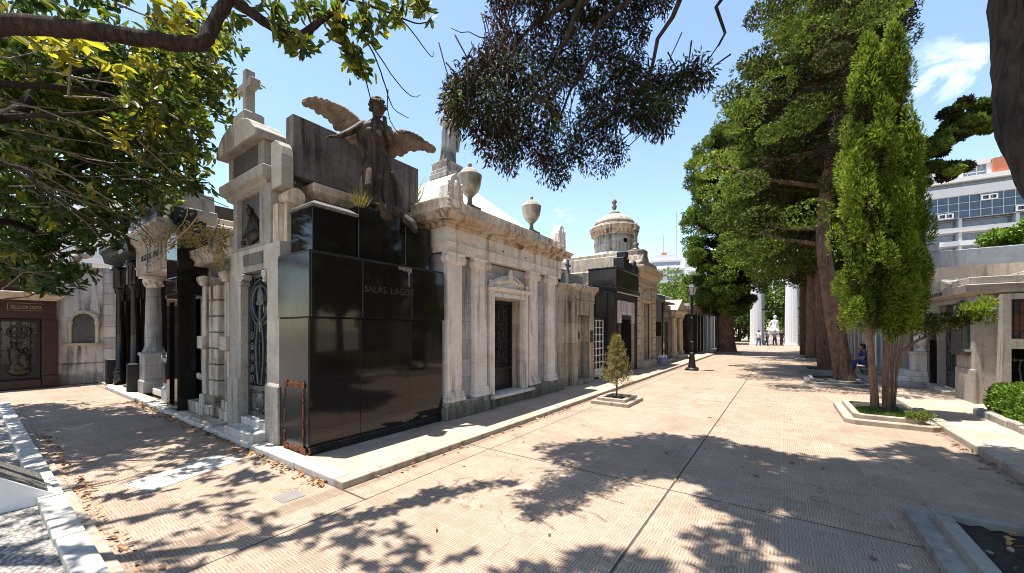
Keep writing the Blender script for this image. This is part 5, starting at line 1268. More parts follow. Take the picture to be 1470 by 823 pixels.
# ------------------------------------------------------------------ planters
def planter(name, label, x0, x1, y0, y1, inner=.16, h1=.09, h2=.17, m='kerb', cut=0.0):
    T = thing(name, label, 'planter', ((x0+x1)/2,(y0+y1)/2,0), 0)
    cx, cy = (x0+x1)/2, (y0+y1)/2
    def ring(mb, a0,a1,b0,b1, w, z0, z1, c):
        def oct_(a0,a1,b0,b1,c): return [(a0+c,b0),(a1-c,b0),(a1,b0+c),(a1,b1-c),(a1-c,b1),(a0+c,b1),(a0,b1-c),(a0,b0+c)]
        o = oct_(a0,a1,b0,b1,c); i = oct_(a0+w,a1-w,b0+w,b1-w,max(c-w*.4,.01))
        n = 8; vs = [(x-cx,y-cy,z0) for x,y in o]+[(x-cx,y-cy,z1) for x,y in o]+[(x-cx,y-cy,z1) for x,y in i]+[(x-cx,y-cy,z0) for x,y in i]
        fs = []
        for k in range(n):
            j = (k+1)%n; fs += [(k,j,j+n,k+n),(k+n,j+n,j+2*n,k+2*n),(k+2*n,j+2*n,j+3*n,k+3*n)]
        mb.add(vs,fs)
    c = cut or .01
    lo = MB(); ring(lo,x0,x1,y0,y1,inner*.9,-.02,h1,c); lo.build('outer_kerb', M[m], T, bevel=.012)
    hi = MB(); ring(hi,x0+inner*.88,x1-inner*.88,y0+inner*.88,y1-inner*.88,.10,-.02,h2,c); hi.build('inner_kerb', M[m], T, bevel=.012)
    w = inner+.08; so = MB(); N = 14; r_ = random.Random(int(x0*10+y0))
    vs = [(x0+w+(x1-x0-2*w)*i/N-cx, y0+w+(y1-y0-2*w)*j/N-cy, h2-.06+r_.uniform(-.025,.02)) for j in range(N+1) for i in range(N+1)]
    so.add(vs,[(j*(N+1)+i,j*(N+1)+i+1,(j+1)*(N+1)+i+1,(j+1)*(N+1)+i) for j in range(N) for i in range(N)]); so.build('soil', M['soil'], T, smooth=True)
    return T
planter('tree_planter','two-step stone planter around the cypress, with grass inside', .95,2.18,9.22,11.35, cut=.12)
planter('tree_planter','small square stone planter around the sapling', -3.62,-2.74,8.30,9.42,.12,.08,.15)
planter('tree_planter','grey concrete planter with bare soil and scattered dry leaves, closest to the camera', .92,2.19,2.35,5.0,.16,.07,.15,'kerb_dark')
planter('tree_planter','grey octagonal planter round the big leaning trunk', .62,2.18,15.2,17.6,.16,.08,.15,'kerb_dark',.3)
planter('tree_planter','grey octagonal planter round the upright trunk just behind the leaning trunk', .60,2.18,19.0,21.3,.16,.08,.15,'kerb_dark',.3)
planter('tree_planter','grey octagonal planter round the trunk third from the cypress', .62,2.18,26.6,28.8,.16,.08,.15,'kerb_dark',.3)
planter('tree_planter','low kerb round the foot of the tall bright green conifer', -4.3,-2.4,31.2,33.4,.16,.08,.14,'kerb',.3)
T = thing('hedge_planter', 'low rough stone edging round the hedge bed', 'planter', (3.1, 11.4, SW), 0)
ek = MB(); random.seed(9); y = 0
while y > -4.5:
    L = random.uniform(.25,.4); ek.box(-.02+random.uniform(-.02,.02),.13,y-L+.02,y,-.05,.13+random.uniform(-.02,.02)); y -= L
x = .16
while x < 2.6:
    L = random.uniform(.25,.4); ek.box(x,x+L-.02,-.14,.0,-.05,.12+random.uniform(-.02,.02)); x += L
ek.build('edging', M['kerb_dark'], T, bevel=.02)
ek = MB(); ek.box(.16,2.7,-4.5,-.16,-.04,.06); ek.build('soil', M['soil'], T)
# ------------------------------------------------------------------ foliage
def nrm(a): return a/np.maximum(np.linalg.norm(a, axis=1, keepdims=True), 1e-9)
def leaf_mesh(name, P, A, Nn, L, W, tint, m, parent=None, shape='blade', loc=(0,0,0)):
    n = len(P); A = nrm(A); S = nrm(np.cross(A, Nn)); Nn = np.cross(S, A)
    if shape == 'blade':
        T = np.array([(0,0,0),(.42,.5,.12),(1,0,0),(.42,-.5,.12)]); Fc = [(0,1,2,3)]
    elif shape == 'spray':       # a flat branchlet of three pointed lobes
        T = np.array([(0,0,0),(.30,.22,.04),(.72,.52,-.04),(.62,.16,.05),(1,0,0),(.60,-.18,.05),(.66,-.55,-.04),(.26,-.2,.04)]); Fc = [(0,1,2,3),(0,3,4,5),(0,5,6,7)]
    else:
        T = np.array([(0,0,0),(.34,.42,.10),(.74,.40,.06),(1,0,-.10),(.74,-.40,.06),(.34,-.42,.10)]); Fc = [(0,1,2,3),(0,3,4,5)]
    k = len(T)
    V = (P[:,None,:] + A[:,None,:]*(T[None,:,0:1]*L[:,None,None]) + S[:,None,:]*(T[None,:,1:2]*W[:,None,None]) + Nn[:,None,:]*(T[None,:,2:3]*L[:,None,None]))
    V = V.reshape(-1,3) - np.array(loc)
    F = (np.array(Fc)[None] + (np.arange(n)*k)[:,None,None]).reshape(-1,4)
    me = bpy.data.meshes.new(name)
    me.vertices.add(len(V)); me.vertices.foreach_set('co', V.astype(np.float32).ravel())
    me.loops.add(F.size); me.loops.foreach_set('vertex_index', F.astype(np.int32).ravel())
    me.polygons.add(len(F)); me.polygons.foreach_set('loop_start', (np.arange(len(F))*4).astype(np.int32))
    me.update(calc_edges=True)
    at = me.attributes.new('tint', 'FLOAT', 'POINT'); at.data.foreach_set('value', np.repeat(np.clip(tint,0,1), k).astype(np.float32))
    me.materials.append(m); o = bpy.data.objects.new(name, me); col.objects.link(o)
    if parent is not None: o.parent = parent
    return o
def rdir(n): return nrm(RNG.normal(size=(n,3)))
def clumps(C, R, per, L, W, up=.25, jit=.5, tint=(.5,.18,.12), shell=.55, droop=0.0, tang=0.0):
    """sprays on the outside of every clump; returns arrays for leaf_mesh"""
    C = np.array(C, float); R = np.array(R, float)
    if R.ndim == 1: R = np.repeat(R[:,None],3,1)
    n = len(C)*per; c = np.repeat(C,per,0); r = np.repeat(R,per,0)
    d = rdir(n); rad_ = shell+(1-shell)*RNG.random((n,1))**.5
    P = c + d*r*rad_
    A = nrm(d*(1-tang*.75) + RNG.normal(size=(n,3))*jit*(1+tang) + np.array([0,0,up-droop]))
    NN = nrm(d+rdir(n)*.55) if tang else rdir(n)
    t = np.repeat(RNG.normal(tint[0],tint[1],len(C)),per) + RNG.normal(0,tint[2],n)
    return P, A, NN, L*(.7+.6*RNG.random(n)), W*(.7+.6*RNG.random(n)), t
def cat(*arrs): return [np.concatenate(x) for x in zip(*arrs)]
def interp(prof, z):
    zs = [p[0] for p in prof]; return np.interp(z, zs, [p[1] for p in prof])
def trunk_tube(pts, rads, m, parent, name='trunk', seg=14, rough=.08, sub=5, loc=(0,0,0)):
    P = []; R = []
    n = len(pts)
    for i in range(n-1):
        p0 = Vector(pts[max(i-1,0)]); p1 = Vector(pts[i]); p2 = Vector(pts[i+1]); p3 = Vector(pts[min(i+2,n-1)])
        for k in range(sub):
            t = k/sub
            P.append(.5*((2*p1)+(p2-p0)*t+(2*p0-5*p1+4*p2-p3)*t*t+(3*p1-p0-3*p2+p3)*t*t*t)); R.append(rads[i]+(rads[i+1]-rads[i])*t)
    P.append(Vector(pts[-1])); R.append(rads[-1])
    mb = MB(); mb.tube([p-Vector(loc) for p in P], R, seg)
    if rough:
        r_ = random.Random(len(P)); vs = []
        for idx,(x,y,z) in enumerate(mb.v):
            i = idx//seg; k = idx % seg; c = P[min(i,len(P)-1)]-Vector(loc)
            f = 1+rough*(math.sin(k*2.4+i*.31)*.6+math.sin(k*5.1-i*.23)*.5+r_.uniform(-.5,.5))
            v = Vector((x,y,z)); vs.append(tuple(c+(v-c)*f))
        mb.v = vs
    return mb.build(name, m, parent, smooth=True)

# ---- big conifers along the avenue
def conifer(label, x, y, prof, n, per, L, W, mat, trunk, trads, seed, tint=(.5,.16,.12), cr=(.4,.75), lop=.22, group='conifers along the avenue', limbs=14, extra=None, flat=.6, cut=None):
    global RNG
    RNG = np.random.default_rng(seed)
    T = thing('conifer_tree', label, 'tree', (x,y,0), 0, group)
    z0, z1 = prof[0][0], prof[-1][0]
    zz = z0+(z1-z0)*RNG.random(n*3); keep = RNG.random(n*3) < (interp(prof, zz)/max(p[1] for p in prof)+.15); zz = zz[keep][:n]; m_ = len(zz)
    a = RNG.random(m_)*2*PI
    lob = 1+lop*(np.sin(3*a+zz*1.1+seed)+.7*np.sin(5*a-zz*1.7)+.5*np.sin(zz*2.6+a*2))
    inner = RNG.random(m_) < .42
    q = np.where(inner, .30+.42*RNG.random(m_), .84+.24*RNG.random(m_))
    rr = interp(prof, zz)*lob*q
    # centre line follows the trunk
    tz = [p[2] for p in trunk]; cx = np.interp(zz, tz, [p[0] for p in trunk]); cy = np.interp(zz, tz, [p[1] for p in trunk])
    C = np.stack([cx+rr*np.cos(a), cy+rr*np.sin(a), zz],1)
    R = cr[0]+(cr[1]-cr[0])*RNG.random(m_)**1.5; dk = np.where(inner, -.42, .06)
    if cut is not None:
        k_ = cut(C); C = C[k_]; R = R[k_]; dk = dk[k_]; m_ = len(C)
    if extra is not None:
        E_ = np.array(extra); C = np.concatenate([C, E_[:,:3]]); R = np.concatenate([R, E_[:,3]]); dk = np.concatenate([dk, np.zeros(len(E_))])
    R3 = np.stack([R,R,R*flat],1)
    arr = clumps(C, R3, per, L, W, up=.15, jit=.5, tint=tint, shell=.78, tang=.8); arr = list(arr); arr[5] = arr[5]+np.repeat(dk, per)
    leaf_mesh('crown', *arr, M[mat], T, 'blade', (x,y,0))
    trunk_tube(trunk, trads, M['bark'], T, 'trunk', 16, .07, 6, (x,y,0))
    pick = RNG.choice(m_, min(limbs, m_), replace=False)
    for i in pick:
        e = Vector(C[i]); s = Vector((float(np.interp(max(e.z-1.2,z0*.6),tz,[p[0] for p in trunk])), float(np.interp(max(e.z-1.2,z0*.6),tz,[p[1] for p in trunk])), max(e.z-1.2,z0*.6)))
        md = s.lerp(e,.5)+Vector((0,0,-.15)); MB().tube([s-Vector((x,y,0)),md-Vector((x,y,0)),e-Vector((x,y,0))],[.09,.06,.025],7).build('limb', M['bark'], T, smooth=True)
    return T
# right branch of the nearest conifer reaching over the boundary wall
ex = []
def cutA(C):
    lat = (C[:,0]-1.3)*.818+(C[:,1]-16.4)*.575; dep = -(C[:,0]-1.3)*.575+(C[:,1]-16.4)*.818
    low = (C[:,2] < 6.0)&(dep < .9)&(lat > -1.7)          # the bare leg of the trunk shows up to five metres
    return (C[:,0] < .2*C[:,1]-.70+.35*(C[:,2]>7.5))&~low&(lat > -3.3)
def cutB(C): return C[:,0] < .2*C[:,1]-.70
rr_ = random.Random(4)
for i in range(46):
    t = i/45; ex.append((3.6+1.9*t+rr_.uniform(-.2,.2), 17.2+1.2*t+rr_.uniform(-.4,.4), 7.4+1.3*t+rr_.uniform(-.30,.30)-.30*math.sin(t*9), .13+.12*rr_.random()))
for i in range(16):
    t = i/15; ex.append((3.5+1.0*t+rr_.uniform(-.15,.15), 17.0+.6*t+rr_.uniform(-.3,.3), 6.5+.3*t+rr_.uniform(-.25,.25), .13+.1*rr_.random()))
conifer('huge dark conifer with a sunlit leaning bare trunk, beside the slender cypress', 1.75, 16.45,
        [(3.9,1.8),(4.6,2.8),(5.7,3.3),(7.0,3.4),(9.0,3.1),(10.5,2.7),(12.5,2.2),(14.5,1.3),(15.5,.5)], 300, 480, .11, .05, 'f_con',
        [(1.75,16.45,-.1),(1.66,16.45,.35),(1.5,16.4,1.5),(1.28,16.35,3.2),(1.12,16.3,5.0),(1.4,16.4,8.0),(2.2,16.9,13.0)], [.36,.27,.235,.215,.19,.15,.05], 21, (.5,.22,.14), (.40,.80), extra=ex, limbs=22, cut=cutA)
conifer('dark conifer whose upright trunk stands just behind the leaning trunk', 1.5, 20.15,
        [(5.0,1.8),(6.0,3.0),(7.5,3.4),(10,3.2),(13,2.4),(15.5,.5)], 330, 200, .17, .075, 'f_con',
        [(1.55,20.15,-.1),(1.5,20.15,.4),(1.42,20.1,2.0),(1.35,20.1,5.0),(1.35,20.1,13.0)], [.38,.30,.26,.22,.06], 22, (.42,.2,.14), (.4,.75), cut=cutB)
conifer('dark conifer whose trunk is third in the row, counted from the cypress', 1.5, 27.7,
        [(4.7,2.0),(5.8,3.1),(9,3.4),(13,2.6),(16,.5)], 330, 110, .2, .08, 'f_con',
        [(1.55,27.7,-.1),(1.5,27.7,.4),(1.5,27.7,5.0),(1.5,27.7,14.0)], [.48,.38,.30,.06], 23, (.42,.18,.14), (.45,.8))
conifer('dark conifer whose trunk ends the row, closest to the gate columns', 1.4, 33.5,
        [(4.9,2.4),(6.0,3.9),(9,4.0),(13,2.8),(16,.5)], 300, 100, .22, .09, 'f_con',
        [(1.45,33.5,-.1),(1.4,33.5,.4),(1.4,33.5,5.0),(1.4,33.5,14.0)], [.44,.36,.30,.06], 24, (.42,.18,.14), (.45,.85))
conifer('tall bright green conifer with a thick straight trunk beyond the lamp post', -3.35, 32.3,
        [(2.9,1.1),(3.8,2.0),(5.5,2.4),(9,2.5),(12,2.5),(14.5,2.1),(16.2,1.3),(17,.4)], 520, 240, .19, .085, 'f_con_light',
        [(-3.35,32.3,-.1),(-3.35,32.3,.5),(-3.4,32.3,3.0),(-3.3,32.3,6.0),(-3.3,32.3,16.0)], [.85,.62,.52,.42,.08], 25, (.55,.16,.12), (.34,.62), .14, 'conifers along the avenue', 14)

# ---- columnar cypress with three spires in the stepped planter
RNG = np.random.default_rng(31)
T = thing('cypress_tree', 'slender bright green cypress with twin trunks and three spires in the stepped stone planter', 'tree', (1.6,10.5,0), 0)
CC = []; RR = []; DK = []
for (sx,sy,zb,zt,rb,n) in ((1.37,10.10,1.95,7.30,.44,230),(1.78,10.40,1.85,7.55,.36,230),(2.06,10.60,1.95,5.15,.17,110),(1.66,10.33,1.75,6.2,.38,120)):
    z = zb+(zt-zb)*RNG.random(n)**1.15; f = (z-zb)/(zt-zb)
    prof_ = np.interp(f,[0,.1,.3,.6,.85,1],[.62,.95,1.0,.78,.42,.06])*rb
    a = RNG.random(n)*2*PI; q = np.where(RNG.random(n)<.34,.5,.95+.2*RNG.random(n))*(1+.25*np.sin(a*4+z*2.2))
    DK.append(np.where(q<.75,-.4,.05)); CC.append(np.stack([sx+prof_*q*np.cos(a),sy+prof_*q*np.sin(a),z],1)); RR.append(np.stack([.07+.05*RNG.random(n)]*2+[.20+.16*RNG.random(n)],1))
C = np.concatenate(CC); R = np.concatenate(RR)
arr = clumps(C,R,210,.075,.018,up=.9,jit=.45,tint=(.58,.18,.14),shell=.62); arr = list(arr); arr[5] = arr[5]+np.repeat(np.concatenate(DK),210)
# low side branch towards the grey tomb
bx = [(1.9+1.2*t+random.uniform(-.12,.12),10.6+.5*t+random.uniform(-.15,.15),1.72+.25*t+random.uniform(-.13,.13)) for t in [i/26 for i in range(27)]]
ar2 = clumps(bx,np.full((len(bx),3),(.085)),55,.09,.022,up=.4,jit=.5,tint=(.25,.2,.15))
tip = [(3.05+random.uniform(-.15,.15),11.1+random.uniform(-.1,.1),2.05+random.uniform(-.15,.2)) for i in range(9)]
ar3 = clumps(tip,np.full((9,3),.11),80,.09,.022,up=.8,jit=.5,tint=(.7,.1,.1))
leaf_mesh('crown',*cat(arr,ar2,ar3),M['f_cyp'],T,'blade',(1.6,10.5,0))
lo = (1.6,10.5,0)
trunk_tube([(1.52,10.38,.0),(1.50,10.36,.5),(1.44,10.28,1.3),(1.40,10.15,2.2),(1.40,10.12,6.5)],[.075,.06,.054,.048,.02],M['bark_young'],T,'trunk',10,.06,5,lo)
trunk_tube([(1.72,10.55,.0),(1.70,10.55,.5),(1.70,10.5,1.3),(1.76,10.45,2.2),(1.8,10.42,6.8)],[.07,.054,.048,.043,.02],M['bark_young'],T,'trunk',10,.06,5,lo)
lb = MB()
for k in range(7):
    a_ = k*.9; lb.tube([(.22+.03*math.cos(a_),.15+.03*math.sin(a_),.05),(.24+.05*math.cos(a_),.17+.05*math.sin(a_),.9),(.34+.12*math.cos(a_),.2+.1*math.sin(a_),2.0)],[.011,.009,.005],5)
lb.tube([(.15,.05,1.1),(.6,.3,1.5),(1.1,.5,1.8),(1.45,.6,2.0)],[.03,.025,.02,.008],6); lb.build('stem', M['bark_young'], T)

# ---- sapling
RNG = np.random.default_rng(33)
T = thing('sapling', 'small yellowish conifer sapling in the small square planter', 'tree', (-3.2,8.85,0), 0)
C=[]; tz = MB(); tz.tube([(0,0,.1),(.02,0,.6),(0,.02,1.5)],[.022,.016,.005],7)
for k in range(44):
    z = .38+1.1*(k/44); r_ = .34*(1-(k/44)**1.4)+.03; a_ = k*2.4; e = Vector((r_*math.cos(a_),r_*math.sin(a_),z+.12))
    tz.tube([(0,0,z-.05),e*.5+Vector((0,0,z*.5-.02)),e],[.008,.006,.003],4)
    for t in (.45,.7,.95): C.append((-3.2+e.x*t,8.85+e.y*t,z+(.12*t)))
arr = clumps(C,np.full((len(C),3),.06),26,.055,.014,up=.7,jit=.6,tint=(.5,.2,.2),shell=.2)
leaf_mesh('foliage',*arr,M['f_young'],T,'blade',(-3.2,8.85,0)); tz.build('trunk', M['bark_young'], T)

# ---- hedge
RNG = np.random.default_rng(35)
T = thing('hedge', 'clipped bright green hedge in front of the stained glass tomb', 'hedge', (3.3,11.2,SW), 0)
C=[]
for i in range(620):
    x_ = 3.32+2.3*RNG.random(); y_ = 7.2+4.0*RNG.random(); f = RNG.random()
    z_ = .66 if f<.5 else .15+.5*RNG.random()
    if f>=.5: 
        if RNG.random()<.6: x_ = 3.30
        else: y_ = 11.15 if RNG.random()<.3 else y_
    C.append((x_,y_,z_+.05*math.sin(x_*5)+.05*math.sin(y_*6)))
arr = clumps(C,np.full((len(C),3),.13),52,.055,.036,up=.8,jit=.6,tint=(.5,.14,.16))
leaf_mesh('foliage',*arr,M['f_hedge'],T,'leaf',(3.3,11.2,SW))
st = MB(); random.seed(10)
for k in range(60):
    x_=random.uniform(.1,2.2); y_=random.uniform(-3.9,-.1); st.tube([(x_,y_,-.02),(x_+random.uniform(-.15,.15),y_+random.uniform(-.15,.15),.6)],[.012,.006],4)
st.build('stem', M['bark_young'], T)

